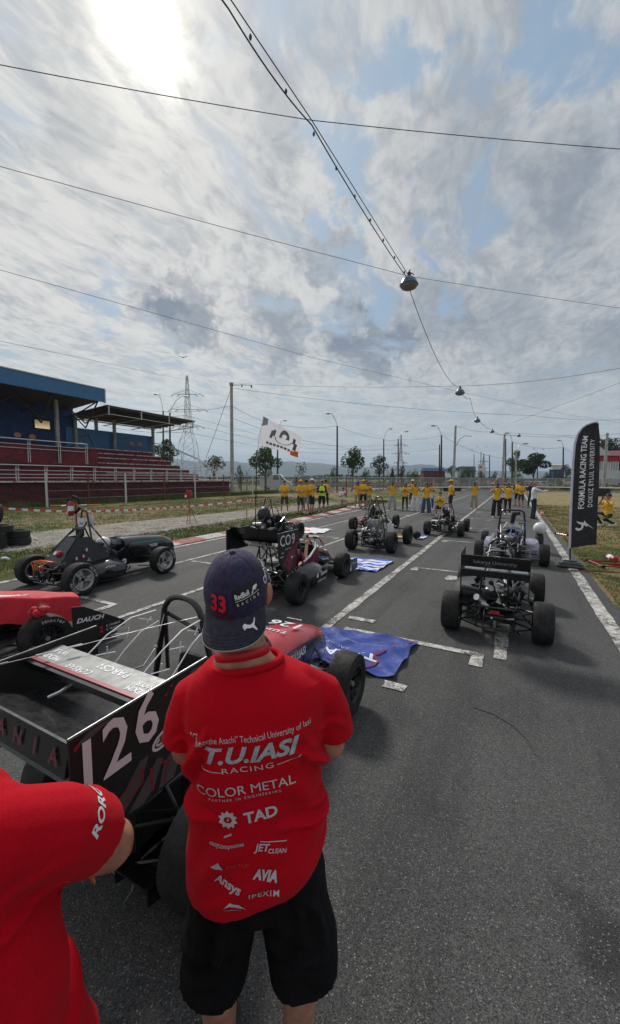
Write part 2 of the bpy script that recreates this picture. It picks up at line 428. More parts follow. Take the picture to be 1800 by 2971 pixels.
def recentre(o, p):
    """move the object's origin to p without moving its shape"""
    p = Vector(p); o.data.transform(Matrix.Translation(-p)); o.location = p; return o
def fuse(name, mb, voxel, parent, m, smooth=6, disp=None, link=True):
    """one continuous surface out of overlapping closed shapes"""
    me = bpy.data.meshes.new('tmp'); me.from_pydata(mb.v, [], mb.f)
    o = bpy.data.objects.new('tmp', me); col.objects.link(o)
    r_ = o.modifiers.new('r', 'REMESH'); r_.mode = 'VOXEL'; r_.voxel_size = voxel; r_.use_smooth_shade = True
    if smooth:
        s_ = o.modifiers.new('s', 'SMOOTH'); s_.factor = .5; s_.iterations = smooth
    dg = bpy.context.evaluated_depsgraph_get(); out = bpy.data.meshes.new_from_object(o.evaluated_get(dg))
    bpy.data.objects.remove(o); bpy.data.meshes.remove(me)
    if disp:
        out.update(); co = np.empty(len(out.vertices) * 3); out.vertices.foreach_get('co', co); co = co.reshape(-1, 3)
        no = np.empty(len(out.vertices) * 3); out.vertices.foreach_get('normal', no); no = no.reshape(-1, 3)
        co = co + no * disp(co)[:, None]; out.vertices.foreach_set('co', co.ravel())
    out.materials.clear(); out.materials.append(MATS[m])
    out.polygons.foreach_set('use_smooth', [True] * len(out.polygons)); out.polygons.foreach_set('material_index', [0] * len(out.polygons)); out.update()
    out.name = name; ob = bpy.data.objects.new(name, out)
    if link: col.objects.link(ob)
    if parent: ob.parent = parent
    return ob
def sheet(name, pts, z, m, mt=None):
    me = bpy.data.meshes.new(name); me.from_pydata([(p[0], p[1], z) for p in pts], [], [tuple(range(len(pts)))])
    me.materials.append(mt or MATS[m]); o = bpy.data.objects.new(name, me); col.objects.link(o); return o
def dense(g_, L):
    bm = bmesh.new(); V = [bm.verts.new(p) for p in g_.v]
    for f in g_.f:
        try: bm.faces.new([V[i] for i in f])
        except ValueError: pass
    bmesh.ops.triangulate(bm, faces=bm.faces)
    for _ in range(4):
        es = [e_ for e_ in bm.edges if e_.calc_length() > L]
        if not es: break
        bmesh.ops.subdivide_edges(bm, edges=es, cuts=1); bmesh.ops.triangulate(bm, faces=[f for f in bm.faces if len(f.verts) > 3])
    bm.verts.ensure_lookup_table(); v = [tuple(x.co) for x in bm.verts]; f = [tuple(x.index for x in fa.verts) for fa in bm.faces]; bm.free(); return v, f
# ---------------------------------------------------------------- ground
def gmat(name, fn):
    m = bpy.data.materials.new(name); m.use_nodes = True; nt = m.node_tree; q = NG(nt); b = nt.nodes['Principled BSDF']
    fn(q, b, nt); MATS[name] = m; return m
def bump(q, nt, b, h, strength, dist=.01):
    n = nt.nodes.new('ShaderNodeBump'); n.inputs['Strength'].default_value = strength; n.inputs['Distance'].default_value = dist
    nt.links.new(h, n.inputs['Height']); nt.links.new(n.outputs[0], b.inputs['Normal'])
STAINS = [(G(1730, 2720).x, G(1730, 2720).y, .28, .75), (G(1640, 2560).x, G(1640, 2560).y, .14, .5), (G(1250, 2330).x, G(1250, 2330).y, .25, .35), (G(1480, 2060).x, G(1480, 2060).y, .5, .35), (G(1150, 2080).x, G(1150, 2080).y, .3, .4), (G(1330, 1760).x, G(1330, 1760).y, .5, .4), (G(700, 1720).x, G(700, 1720).y, .5, .4), (G(1150, 1700).x, G(1150, 1700).y, .6, .35)]
def asphalt_col(q):
    p = q.pos()
    big = q.noise(p, .25, 4, .6); midn = q.noise(p, 2.2, 5, .65)
    tr = q.mapping(p, rot=(0, 0, -YAW), scale=(1, 1, 1)); along = q.noise(q.mapping(q.mapping(p, rot=(0, 0, YAW)), scale=(2.2, .12, 1)), 1., 4, .6)
    c = q.mix(q.mr(big, .3, .7), (.062, .062, .062), (.086, .086, .087))
    c = q.mix(q.mr(along, .42, .66, 0, .75), c, (.042, .042, .043))
    c = q.mix(q.mr(midn, .55, .75, 0, .4), c, (.10, .096, .09)); c = q.mix(q.mr(q.noise(p, .7, 5, .7), .5, .62, 0, .45), c, (.048, .049, .051))
    wp = q.vm('ADD', p, q.vm('SCALE', q.vm('SUBTRACT', q.noise(p, 2.5, 5, .65, out='Color'), (.5, .5, .5)), .7))
    for (sx_, sy_, r_, k_) in STAINS: c = q.mix(q.mr(q.vm('DISTANCE', wp, (sx_, sy_, 0)), r_ * .2, r_, k_, 0), c, (.022, .022, .023))
    v = q.voro(p, 210, 'Color'); vx = q.sep(v)[0]
    c = q.vm('SCALE', c, q.mr(vx, 0, 1, .35, 1.65, False))
    c = q.mix(q.mr(vx, .96, .985), c, (.22, .215, .21))
    c = q.mix(q.mr(q.noise(p, 75, 3, .7), .62, .75, 0, .8), c, (.03, .03, .03))
    return c, p
def f_asph(q, b, nt):
    c, p = asphalt_col(q); nt.links.new(c, b.inputs['Base Color'])
    b.inputs['Roughness'].default_value = .78; b.inputs['Specular IOR Level'].default_value = .35
    bump(q, nt, b, q.m('ADD', q.voro(p, 210), q.noise(p, 60, 3, .7)), .55, .006)
gmat('asphalt', f_asph)
def f_line(q, b, nt):
    c, p = asphalt_col(q)
    wear = q.m('ADD', q.m('MULTIPLY', q.noise(p, 3.5, 6, .7), .5), q.m('MULTIPLY', q.noise(p, 45, 4, .8), .5))
    crack = q.voro(q.mapping(p, rot=(0, 0, YAW), scale=(.4, 1, 1)), 7, feature='DISTANCE_TO_EDGE')
    k = q.m('MULTIPLY', q.mr(wear, .455, .51), q.mr(crack, .0, .03, .45, 1))
    w = q.mix(q.mr(q.noise(p, 14, 4, .6), .3, .7), (.36, .35, .33), (.60, .59, .56))
    nt.links.new(q.mix(k, c, w), b.inputs['Base Color']); b.inputs['Roughness'].default_value = .7
    bump(q, nt, b, q.voro(p, 210), .35, .005)
gmat('line_paint', f_line)
def f_ground(q, b, nt):
    p = q.pos(); px, py, pz = q.sep(p)
    n1 = q.noise(p, .16, 5, .6); n2 = q.noise(p, 1.5, 6, .7); n3 = q.noise(p, 18, 5, .75)
    u = q.m('ADD', q.m('MULTIPLY', px, ST), q.m('MULTIPLY', py, CT)); w = q.m('SUBTRACT', q.m('MULTIPLY', px, CT), q.m('MULTIPLY', py, ST))
    green = q.mix(q.mr(n3, .3, .7), (.042, .062, .016), (.105, .125, .042)); dry = q.mix(q.mr(n3, .3, .7), (.17, .125, .062), (.33, .27, .14))
    f = q.m('ADD', q.m('MULTIPLY', n1, .45), q.m('MULTIPLY', n2, .55))
    c = q.mix(q.mr(f, q.mr(w, 0, 1.5, .46, .425), q.mr(w, 0, 1.5, .56, .53)), green, dry)
    # beside the right edge the turf is dry and brown, the meadow beyond the track is straw
    straw = q.mix(q.mr(n2, .35, .65), (.20, .155, .075), (.34, .28, .16))
    c = q.mix(q.m('MULTIPLY', q.mr(u, 17, 36), q.mr(w, .5, 3)), c, straw)
    c = q.mix(q.m('MULTIPLY', q.mr(u, 55, 75), q.mr(f, .43, .52)), c, (.26, .23, .15))
    soil = q.mix(q.mr(n3, .35, .65), (.14, .10, .07), (.24, .19, .14))
    c = q.mix(q.m('MULTIPLY', q.mr(f, .53, .62), q.mr(w, .5, 2)), c, soil)
    # worn footpath beyond the gravel
    path = q.mr(q.m('ABSOLUTE', q.m('ADD', w, 18.5)), .4, 1.7, 1, 0)
    c = q.mix(q.m('MULTIPLY', path, q.mr(n2, .35, .55)), c, (.23, .19, .12))
    nt.links.new(c, b.inputs['Base Color']); b.inputs['Roughness'].default_value = .95; b.inputs['Specular IOR Level'].default_value = .1
    bump(q, nt, b, q.m('ADD', n3, n2), .8, .05)
gmat('ground', f_ground)
def f_gravel(q, b, nt):
    p = q.pos(); v = q.voro(p, 20, 'Color'); c = q.mix(q.sep(v)[0], (.16, .145, .12), (.36, .33, .28))
    c = q.mix(q.mr(q.noise(p, 1.2, 4, .7), .5, .68), c, (.10, .105, .05))
    nt.links.new(c, b.inputs['Base Color']); b.inputs['Roughness'].default_value = .9; bump(q, nt, b, q.voro(p, 20), .9, .03)
gmat('gravel', f_gravel)
def f_hill(q, b, nt):
    p = q.pos(); c = q.mix(q.mr(q.noise(p, .004, 6, .6), .4, .6), (.05, .085, .05), (.12, .13, .07))
    nt.links.new(c, b.inputs['Base Color']); b.inputs['Roughness'].default_value = 1
gmat('hill', f_hill)
for nm, c0 in (('kerb_red', (.33, .07, .065)), ('kerb_white', (.48, .46, .43))):
    def f_k(q, b, nt, c0=c0):
        p = q.pos(); n = q.noise(p, 6, 6, .7)
        nt.links.new(q.mix(q.mr(n, .48, .62), c0, (.26, .24, .22)), b.inputs['Base Color']); b.inputs['Roughness'].default_value = .85
        bump(q, nt, b, q.noise(p, 40, 4, .6), .3)
    gmat(nm, f_k)

me = bpy.data.meshes.new('ground'); N = 60; S = 5200
xs = [-S + 2 * S * i / N for i in range(N + 1)]
me.from_pydata([(x, y / 2 + 2200, -.03) for y in xs for x in xs], [], [(j * (N + 1) + i, j * (N + 1) + i + 1, (j + 1) * (N + 1) + i + 1, (j + 1) * (N + 1) + i) for j in range(N) for i in range(N)])
me.materials.append(MATS['ground']); go = bpy.data.objects.new('ground', me); col.objects.link(go); struct(go)

# asphalt: the straight, its far bend to the left and the cross road beyond
LE, RE = -8.15, 1.42
pts = [W(-8, RE), W(66, RE + .6)] + [G(1600, 1421.8), G(1900, 1424), G(1900, 1432), W(90, 20)][0:0]
edge_l = [G(1002, 1479), G(1100, 1464), G(1170, 1455.5), G(1213, 1443.5), G(1290, 1434), G(1345, 1427)]
far_l = G(1345, 1427)
poly = [W(-8, LE), W(13, LE), W(17, -8.35)] + edge_l + [W(84, -8), W(84, RE), W(-8, RE)]
struct(sheet('race_track', poly, -.004, 'asphalt'))
struct(sheet('cross_road', [W(68, RE + .2), W(68, 70), W(76, 70), W(76, RE + .2)], -.012, 'asphalt'))
struct(sheet('gravel_strip', [W(-6, -14.3), W(10, -14.5), W(19, -13.6), W(28, -12.4), W(24, -11.0), W(15, -10.6), W(5, -11.4), W(-6, -11.6)], -.022, 'gravel'))
def rough_strip(name, u0, u1, w0, w1, z, seed, m='line_paint', amp=.012, along=True):
    rr = random.Random(seed); n = max(2, int((u1 - u0) / .25)) if along else 2
    vs = []; 
    for i in range(n + 1):
        u = u0 + (u1 - u0) * i / n
        vs.append(W(u, w0 + rr.uniform(-amp, amp), z)); vs.append(W(u, w1 + rr.uniform(-amp, amp), z))
    me = bpy.data.meshes.new(name); me.from_pydata(vs, [], [(2 * i, 2 * i + 1, 2 * i + 3, 2 * i + 2) for i in range(n)])
    me.materials.append(MATS[m]); o = bpy.data.objects.new(name, me); col.objects.link(o); struct(o); return o
rough_strip('painted_line', -6, 62, 1.10, 1.27, .004, 1)
rough_strip('painted_line', -6, 55, -2.09, -1.965, .004, 2)
rough_strip('painted_line', -6, 50, -4.66, -4.56, .004, 3)
rough_strip('painted_line', -6, 40, -6.54, -6.45, .004, 4)
rough_strip('painted_line', -6, 22, -8.05, -7.93, .004, 5)
# the grid boxes of the right lane: a cross bar, a hook at its left end, a number blotch
for i, (u, w0, w1) in enumerate([(8.2, -1.8, -.1), (12.3, -1.82, -.3), (15.95, -1.45, .2), (19.9, -1.74, 0), (24.0, -1.7, 0), (28.2, -1.7, 0)]):
    rough_strip('grid_mark', u, u + .08, w0, w1, .004, 20 + i); rough_strip('grid_mark', u - .22, u, w0 - .02, w0 + .12, .004, 40 + i)
rough_strip('grid_mark', 4.36, 4.46, -1.8, -.33, .004, 60); rough_strip('grid_mark', 4.12, 4.46, -.33, -.2, .004, 61)
rough_strip('grid_mark', 4.4, 5.9, -.12, .02, .004, 62); rough_strip('grid_mark', 3.3, 3.42, -.98, -.78, .004, 63); rough_strip('grid_mark', 4.75, 4.86, -1.9, -1.55, .004, 64)
for i, (u, w0, w1) in enumerate([(3.6, -6.35, -5.1), (6.4, -6.35, -5.4), (11.2, -6.3, -4.8), (15.2, -6.3, -5)]):
    rough_strip('grid_mark', u, u + .08, w0, w1, .004, 70 + i); rough_strip('grid_mark', u - .3, u, w1 - .1, w1, .004, 80 + i)
def blotch(px, py, rx, ry, seed):
    c = G(px, py); rr = random.Random(seed); t = Vector((ST, CT, 0)); n = Vector((CT, -ST, 0)); P = []
    for i in range(18):
        a = 2 * math.pi * i / 18; k = 1 + rr.uniform(-.12, .12); P.append(c + n * math.cos(a) * rx * k + t * math.sin(a) * ry * k)
    struct(sheet('grid_number', P, .0045, 'line_paint'))
blotch(1311, 1678, .12, .2, 1); blotch(906, 1557, .2, .28, 2); blotch(1401, 1539, .15, .1, 3); blotch(1417, 1510, .12, .1, 4); blotch(955, 1537, .1, .2, 5); blotch(1182, 1496, .1, .3, 6); blotch(1388, 1486, .1, .12, 7)
# dark tyre arc on the near asphalt
mat('skid', (.045, .045, .045), .8)
ar = [G(x, y) for x, y in ((1370, 2050), (1430, 2070), (1490, 2105), (1530, 2145), (1552, 2190))]
me = bpy.data.meshes.new('tyre_mark'); vs = []
for i, p in enumerate(ar):
    t = (ar[min(i + 1, 4)] - ar[max(i - 1, 0)]).normalized(); nn = Vector((-t.y, t.x, 0)) * .006; vs += [p + nn + Vector((0, 0, .002)), p - nn + Vector((0, 0, .002))]
me.from_pydata(vs, [], [(2 * i, 2 * i + 1, 2 * i + 3, 2 * i + 2) for i in range(4)]); me.materials.append(MATS['skid']); o = bpy.data.objects.new('tyre_mark', me); col.objects.link(o); struct(o)

# kerb of alternating red and white blocks, each ribbed
kerb = struct(thing('kerb', '', '')); del kerb['label']; del kerb['category']
kme = {}
for c in ('kerb_red', 'kerb_white'):
    mb = MB()
    for k in range(8):
        y0 = -.5 + k * .125
        mb.plate([(-.28, y0 + .004, .0), (.28, y0 + .004, .0), (.28, y0 + .004, .012), (-.28, y0 + .004, .035)], .004, c)
        mb.loft([[(-.28, y0, -.03), (.28, y0, -.03), (.28, y0, .008), (-.28, y0, .03)], [(-.28, y0 + .12, -.03), (.28, y0 + .12, -.03), (.28, y0 + .12, .02), (-.28, y0 + .12, .05)]], c)
    o = mb.build('kerb_block', None, 0); kme[c] = o.data; bpy.data.objects.remove(o)
kr = random.Random(3); k = 0; u = 5.4
lastp = None
while u < 27:
    w = -8.45 if u < 14 else -8.45 - .0075 * (u - 14) ** 2
    o = bpy.data.objects.new('kerb_block', kme['kerb_red' if k % 2 else 'kerb_white']); col.objects.link(o); o.parent = kerb
    o.location = W(u, w, 0); o.rotation_euler = (kr.uniform(-.004, .004), 0, TRACK_ROT + (0 if u < 14 else .015 * (u - 14))); u += 1.01; k += 1
mat('kerb_edge', (.42, .41, .39), .85, c2=(.25, .24, .22), c2s=3)

# loose stones of the gravel strip and tufts of grass, as far as they can be told from the flat
def scatter_stones(n, seed):
    r_ = np.random.RandomState(seed); u = 1 + 26 * r_.rand(n) ** 1.15; wc = -12.9 + .05 * u; w = wc + (r_.rand(n) - .5) * (3.4 + .3 * np.sin(u)) + r_.randn(n) * .25
    s = .012 + .035 * r_.rand(n) ** 2.2
    base = np.array([(1, 0, .0), (-.5, .87, 0), (-.5, -.87, 0), (.1, .1, .9), (.6, .6, .4), (-.6, .1, .5)])
    F = np.array([(0, 4, 3), (4, 1, 3), (1, 5, 3), (5, 2, 3), (2, 0, 3), (0, 1, 4), (1, 2, 5)])
    a = r_.rand(n) * 6.283; ca, sa = np.cos(a), np.sin(a); jit = 1 + .4 * (r_.rand(n, 6, 3) - .5)
    P = base[None] * jit; X = P[..., 0] * ca[:, None] - P[..., 1] * sa[:, None]; Y = P[..., 0] * sa[:, None] + P[..., 1] * ca[:, None]
    V = np.stack([X * s[:, None] + (u * ST + w * CT)[:, None], Y * s[:, None] + (u * CT - w * ST)[:, None], P[..., 2] * s[:, None] * .8 - .026], -1).reshape(-1, 3)
    FF = (F[None] + (np.arange(n) * 6)[:, None, None]).reshape(-1, 3)
    return V, FF
def np_mesh(name, V, F, m):
    me = bpy.data.meshes.new(name); me.vertices.add(len(V)); me.vertices.foreach_set('co', V.astype(np.float32).ravel())
    k = F.shape[1]; me.loops.add(F.size); me.loops.foreach_set('vertex_index', F.astype(np.int32).ravel()); me.polygons.add(len(F))
    me.polygons.foreach_set('loop_start', (np.arange(len(F)) * k).astype(np.int32)); me.update(calc_edges=True); me.validate()
    me.materials.append(MATS[m]); o = bpy.data.objects.new(name, me); col.objects.link(o); return o
V, F_ = scatter_stones(16000, 5)
o = np_mesh('loose_gravel', V, F_, 'stone'); tag(o, 'strip of loose pale gravel between the left kerb and the grass', 'gravel'); o['kind'] = 'stuff'
def grass(n, seed, pos, hfn, name, m):
    r_ = np.random.RandomState(seed); u, w = pos(r_, n); h = hfn(r_, n, u, w); a = r_.rand(n) * 6.283
    dx, dy = np.cos(a), np.sin(a); wd = (.004 + .005 * r_.rand(n)) * (1 + u * .06); lean = h * (.2 + .6 * r_.rand(n)); b = r_.rand(n) * 6.283
    x = u * ST + w * CT; y = u * CT - w * ST
    V = np.stack([np.stack([x - dx * wd, y - dy * wd, np.full(n, -.032)], -1), np.stack([x + dx * wd, y + dy * wd, np.full(n, -.032)], -1), np.stack([x + np.cos(b) * lean, y + np.sin(b) * lean, h - .03], -1)], 1).reshape(-1, 3)
    o = np_mesh(name, V, np.arange(3 * n).reshape(-1, 3), m); o['kind'] = 'stuff'; return o
def f_blade(q, b, nt):
    p = q.pos(); n = q.m('ADD', q.m('MULTIPLY', q.noise(p, .9, 5, .65), .6), q.m('MULTIPLY', q.noise(p, 25, 3, .7), .4))
    nt.links.new(q.mix(q.mr(n, .44, .56), (.075, .105, .028), (.27, .22, .11)), b.inputs['Base Color']); b.inputs['Roughness'].default_value = .8; b.inputs['Specular IOR Level'].default_value = .2
gmat('blade', f_blade)
def f_blade2(q, b, nt):
    p = q.pos(); n = q.noise(p, 1.2, 5, .65)
    nt.links.new(q.mix(q.mr(n, .42, .6), (.05, .085, .022), (.15, .16, .06)), b.inputs['Base Color']); b.inputs['Roughness'].default_value = .8; b.inputs['Specular IOR Level'].default_value = .2
gmat('blade_green', f_blade2)
o = grass(60000, 1, lambda r_, n: (3.5 + 30 * r_.rand(n) ** 1.5, 1.5 + 8 * r_.rand(n) ** 1.3), lambda r_, n, u, w: (.012 + .03 * r_.rand(n)) * (1 + .5 * np.sin(u * 2.1) * np.sin(w * 3)), 'grass', 'blade')
tag(o, 'short dry grass on the verge right of the white edge line', 'grass')
def pos_l(r_, n):
    u = 1 + 32 * r_.rand(n) ** 1.2; w = np.where(r_.rand(n) < .45, -8.85 - 2.2 * r_.rand(n), -14.3 - 9 * r_.rand(n) ** 1.1); return u, w
o = grass(60000, 2, pos_l, lambda r_, n, u, w: (.02 + .05 * r_.rand(n)), 'grass', 'blade_green'); tag(o, 'green grass on the left verge around the gravel strip', 'grass')
def pos_w(r_, n): return 6 + 40 * r_.rand(n), -26.0 - 2.6 * r_.rand(n)
o = grass(22000, 3, pos_w, lambda r_, n, u, w: (.08 + .45 * r_.rand(n) ** 1.5 * (.5 + .5 * np.sin(u * 1.3) ** 2)), 'weeds', 'blade_green'); tag(o, 'tall green weeds along the foot of the dark red grandstand wall', 'weeds')
def pos_f(r_, n): return 46 + 26 * r_.rand(n), -45 + 70 * r_.rand(n)
def h_f(r_, n, u, w): return .15 + .5 * r_.rand(n)
o = grass(40000, 4, lambda r_, n: (np.where(r_.rand(n) < .5, 0, 0) + 0 * r_.rand(n) + np.interp(r_.rand(n), [0, 1], [76, 110]), -60 + 110 * r_.rand(n)), lambda r_, n, u, w: .25 + .6 * r_.rand(n), 'tall_grass', 'blade'); tag(o, 'tall straw coloured grass in the meadow beyond the far fence', 'grass')

# hills
def hills(name, Y, prof, depth, seed):
    rr = random.Random(seed); vs = []; n = len(prof)
    K = 7
    for j in range(K):
        f = j / (K - 1); hh = [0, .35, .7, 1, .8, .4, 0][j]
        for i, (px, py) in enumerate(prof):
            p = PY(px, py, Y); vs.append((p.x * (1 + f * .3), Y + (f - .5) * depth, max(-2, p.z * hh * (1 + rr.uniform(-.03, .03)) - (2 if hh == 0 else 0))))
    me = bpy.data.meshes.new(name); me.from_pydata(vs, [], [(j * n + i, j * n + i + 1, (j + 1) * n + i + 1, (j + 1) * n + i) for j in range(K - 1) for i in range(n - 1)])
    me.materials.append(MATS['hill']); me.polygons.foreach_set('use_smooth', [True] * len(me.polygons)); o = bpy.data.objects.new(name, me); col.objects.link(o); struct(o); return o
HP = [(-500, 1345), (-200, 1336), (100, 1340), (300, 1342), (480, 1338), (560, 1331), (600, 1338), (640, 1341), (690, 1337), (730, 1342), (790, 1345), (815, 1340), (850, 1338), (900, 1343), (935, 1344), (980, 1352), (1030, 1356), (1080, 1353), (1140, 1350), (1170, 1347), (1200, 1348), (1240, 1356), (1290, 1362), (1350, 1366), (1420, 1367), (1500, 1368), (1600, 1371), (1720, 1368), (1900, 1370), (2300, 1372)]
HP2 = []
for (x0, y0), (x1, y1) in zip(HP, HP[1:]):
    for k in range(4): f = k / 4; HP2.append((x0 + (x1 - x0) * f, y0 + (y1 - y0) * f + rnd.uniform(-.5, .5)))
hills('hills', 3000, HP2, 900, 1)
# ---------------------------------------------------------------- grandstand (built in the track frame: x = w, y = u)
stand = thing('grandstand', 'long grandstand with dark red terraces under a blue fascia roof', 'grandstand', (0, 0, 0), TRACK_ROT)
def part(mb, name, parent, smooth=0): return mb.build(name, parent, smooth)
mb = MB(); mb.box((-29.15, 20, .73), (.3, 31, 1.5), 'brick_red')
fw = part(mb, 'front_wall', stand)
# courses of large blocks on the front wall, those that can be picked apart
bm_ = {}
for s_ in (0, 1):
    m_ = MB(); m_.box((0, 0, 0), (.03, 1.94 if s_ == 0 else 1.94, .27), 'brick_red', bev=0); o = m_.build('wall_block', None, 0); bm_[s_] = o.data; bpy.data.objects.remove(o)
for j in range(5):
    u = 5.6 + (j % 2) * 1.0
    while u < 34.4:
        o = bpy.data.objects.new('wall_block', bm_[0]); col.objects.link(o); o.parent = fw; o.location = (-28.985 + rnd.uniform(-.006, .006), u, .14 + j * .285); u += 2.0
mb = MB(); mb.box((-29.0, 20, 1.53), (.55, 31.1, .1), 'terrace_edge'); part(mb, 'wall_coping', stand)
mb = MB(); mb.box((-30.1, 20, 1.4), (1.6, 30.6, .1), 'stand_red'); part(mb, 'walkway', stand)
rows = [(-30.55, 2.2), (-31.3, 2.65), (-32.05, 3.1), (-32.8, 3.6), (-33.5, 4.05), (-34.2, 4.5)]
for i, (w, z) in enumerate(rows):
    w2 = rows[i + 1][0] if i < 5 else -37.2; ue = 32.2 - i * .6
    mb = MB(); mb.box(((w + w2) / 2 - .0, (5 + ue) / 2, z / 2), (abs(w2 - w) + (.0), ue - 5, z - .02 * i), 'stand_red'); t = part(mb, 'terrace_step', stand)
    mb = MB(); mb.box((w + .01, (21.2 + ue) / 2, z + .01 - .01 * i), (.09, ue - 21.4, .08), 'terrace_edge'); part(mb, 'step_edge', t)
# raised box with its own front wall on the left
mb = MB(); mb.box((-31.1, 12.9, 3.5), (.25, 16.0, 1.42), 'stand_red'); part(mb, 'box_front_wall', stand)
mb = MB(); mb.box((-34.1, 12.9, 4.16), (5.8, 15.9, .12), 'stand_red'); part(mb, 'box_floor', stand)
mb = MB(); mb.box((-33.7, 20.95, 3.4), (5.0, .2, 1.6), 'stand_red'); part(mb, 'box_side_wall', stand)
mb = MB()
mb.box((-36.1, 11.6, 6.4), (.15, 14.3, 4.4), 'wall_blue'); mb.box((-36.1, 21.1, 6.4), (.15, 2.0, 4.4), 'wall_blue')
mb.box((-36.1, 19.4, 5.07), (.15, 1.4, 1.75), 'wall_blue'); mb.box((-36.1, 19.4, 7.65), (.15, 1.4, 1.9), 'wall_blue')
back = part(mb, 'back_wall', stand)
mb = MB()
for a in ((-36.0, 18.72), (-36.0, 20.08)): mb.box((a[0], a[1], 6.32), (.12, .1, .9), 'wood_dark')
mb.box((-36.0, 19.4, 5.92), (.12, 1.4, .1), 'wood_dark'); mb.box((-36.0, 19.4, 6.72), (.12, 1.4, .1), 'wood_dark')
wn = part(mb, 'window', stand)
mb = MB(); mb.box((-36.1, 19.4, 6.32), (.01, 1.3, .75), 'window_glow'); part(mb, 'pane', wn)
mb = MB(); mb.box((-36.0, 26.0, 5.5), (.15, 9.4, 1.75), 'roof_blue'); part(mb, 'low_back_wall', stand)
mb = MB(); mb.box((-33.6, 22.0, 6.3), (5.0, .12, 4.0), 'wall_blue'); 
# roofs
mb = MB(); mb.box((-31.0, 12.2, 8.68), (.12, 19.0, 1.06), 'roof_blue'); fas = part(mb, 'fascia', stand)
mb = MB(); mb.box((-30.98, 12.2, 9.24), (.2, 19.1, .07), 'roof_white'); mb.box((-30.98, 21.76, 8.66), (.2, .07, 1.1), 'roof_white'); part(mb, 'fascia_trim', fas)
mb = MB(); mb.loft([[(-31.07, 2.7, 8.35), (-37.3, 2.7, 7.75), (-37.3, 2.7, 8.95), (-31.07, 2.7, 9.15)], [(-31.07, 21.7, 8.35), (-37.3, 21.7, 7.75), (-37.3, 21.7, 8.95), (-31.07, 21.7, 9.15)]], 'roof_sheet'); part(mb, 'main_roof', stand)
mb = MB(); nn = 60; ring = []
for i in range(nn * 2 + 1):
    ring.append((21.9 + 10.5 * i / (nn * 2), .035 * (i % 2)))
for a, b in (((-31.0, 7.95), (-37.3, 7.45)),):
    o_ = len(mb.v); vs = []
    for (u, h) in ring: vs += [(a[0], u, a[1] + h), (b[0], u, b[1] + h), (a[0], u, a[1] + h + .03), (b[0], u, b[1] + h + .03)]
    fs = []
    for i in range(len(ring) - 1):
        k = 4 * i; fs += [(k, k + 4, k + 5, k + 1), (k + 2, k + 3, k + 7, k + 6), (k, k + 2, k + 6, k + 4), (k + 1, k + 5, k + 7, k + 3)]
    mb.add(vs, fs, 'roof_sheet')
part(mb, 'corrugated_roof', stand)
for i in range(7):
    f = i / 6; w = -31.1 - 6.1 * f; z = 7.86 - .5 * f
    mb = MB(); mb.box((w, 27.1, z), (.08, 10.4, .1), 'truss'); part(mb, 'purlin', stand)
for i, u in enumerate((22.1, 25.4, 28.7, 32.0)):
    mb = MB(); mb.box((-31.0, u, 7.55), (.09, .09, .75), 'pale_steel'); mb.tube([(-31.0, u, 7.25), (-36.6, u, 6.95)], .045, 'pale_steel', 6); mb.tube([(-31, u, 7.9), (-33.2, u, 7.1)], .03, 'truss', 5); part(mb, 'roof_bracket', stand)
mb = MB(); mb.tube([(-31.0, 22.0, 7.25), (-31.0, 32.2, 7.25)], .035, 'pale_steel', 6); part(mb, 'front_rail', stand)
# trusses under the main roof
for i in range(6):
    u = 3.4 + i * 3.6; mb = MB()
    mb.tube([(-31.2, u, 8.3), (-33.5, u, 7.6), (-36.9, u, 7.0)], .06, 'truss', 6); mb.tube([(-33.2, u, 6.1), (-31.4, u, 8.2)], .06, 'truss', 6)
    mb.tube([(-33.2, u, 6.1), (-35.6, u, 7.9)], .05, 'truss', 6); mb.tube([(-33.2, u, 6.5), (-33.2, u + 1.8, 7.9)], .05, 'truss', 6); mb.tube([(-33.2, u, 6.5), (-33.2, u - 1.8, 7.9)], .05, 'truss', 6)
    part(mb, 'roof_truss', stand)
for i, (w, u, top, m) in enumerate([(-33.2, 12.5, 8.1, 'concrete'), (-33.2, 19.0, 8.1, 'concrete'), (-35.6, 14.3, 7.9, 'wood_dark'), (-33.2, 6.5, 8.1, 'concrete'), (-35.8, 22.1, 7.6, 'concrete'), (-35.6, 25.9, 7.6, 'concrete'), (-35.6, 30.6, 7.6, 'concrete'), (-36.2, 24.4, 7.6, 'concrete')]):
    mb = MB(); mb.box((w, u, (top + 4.15) / 2), (.26, .26, top - 4.15), m, bev=.03); part(mb, 'column', stand)
# railings: bent posts and four bars
def railing(u0, u1, w, z0, z1, n, name='railing', bars=(.0, .3, .52)):
    mb = MB(); mb.tube([(w, u0, z1), (w, u1, z1)], .04, 'galv', 6)
    for b in bars[1:]: mb.tube([(w - .12, u0, z1 - b), (w - .12, u1, z1 - b)], .025, 'galv', 6)
    r_ = part(mb, name, stand, 40)
    for i in range(n + 1):
        u = u0 + (u1 - u0) * i / n; mb = MB()
        for du in (-.07, .07): mb.tube([(w, u + du, z1), (w - .10, u + du, z1 - .2), (w - .12, u + du, z0 + .5), (w - .12, u + du, z0)], .028, 'galv', 6)
        mb.box((w - .06, u, z1 - .3), (.12, .2, .06), 'galv'); part(mb, 'railing_post', r_, 40)
railing(5, 31.8, -28.95, 1.55, 2.64, 15, bars=(0, .35, .62, .85))
railing(5, 19.9, -30.78, 2.9, 4.5, 7, bars=(0, .35, .62))
mb = MB(); 
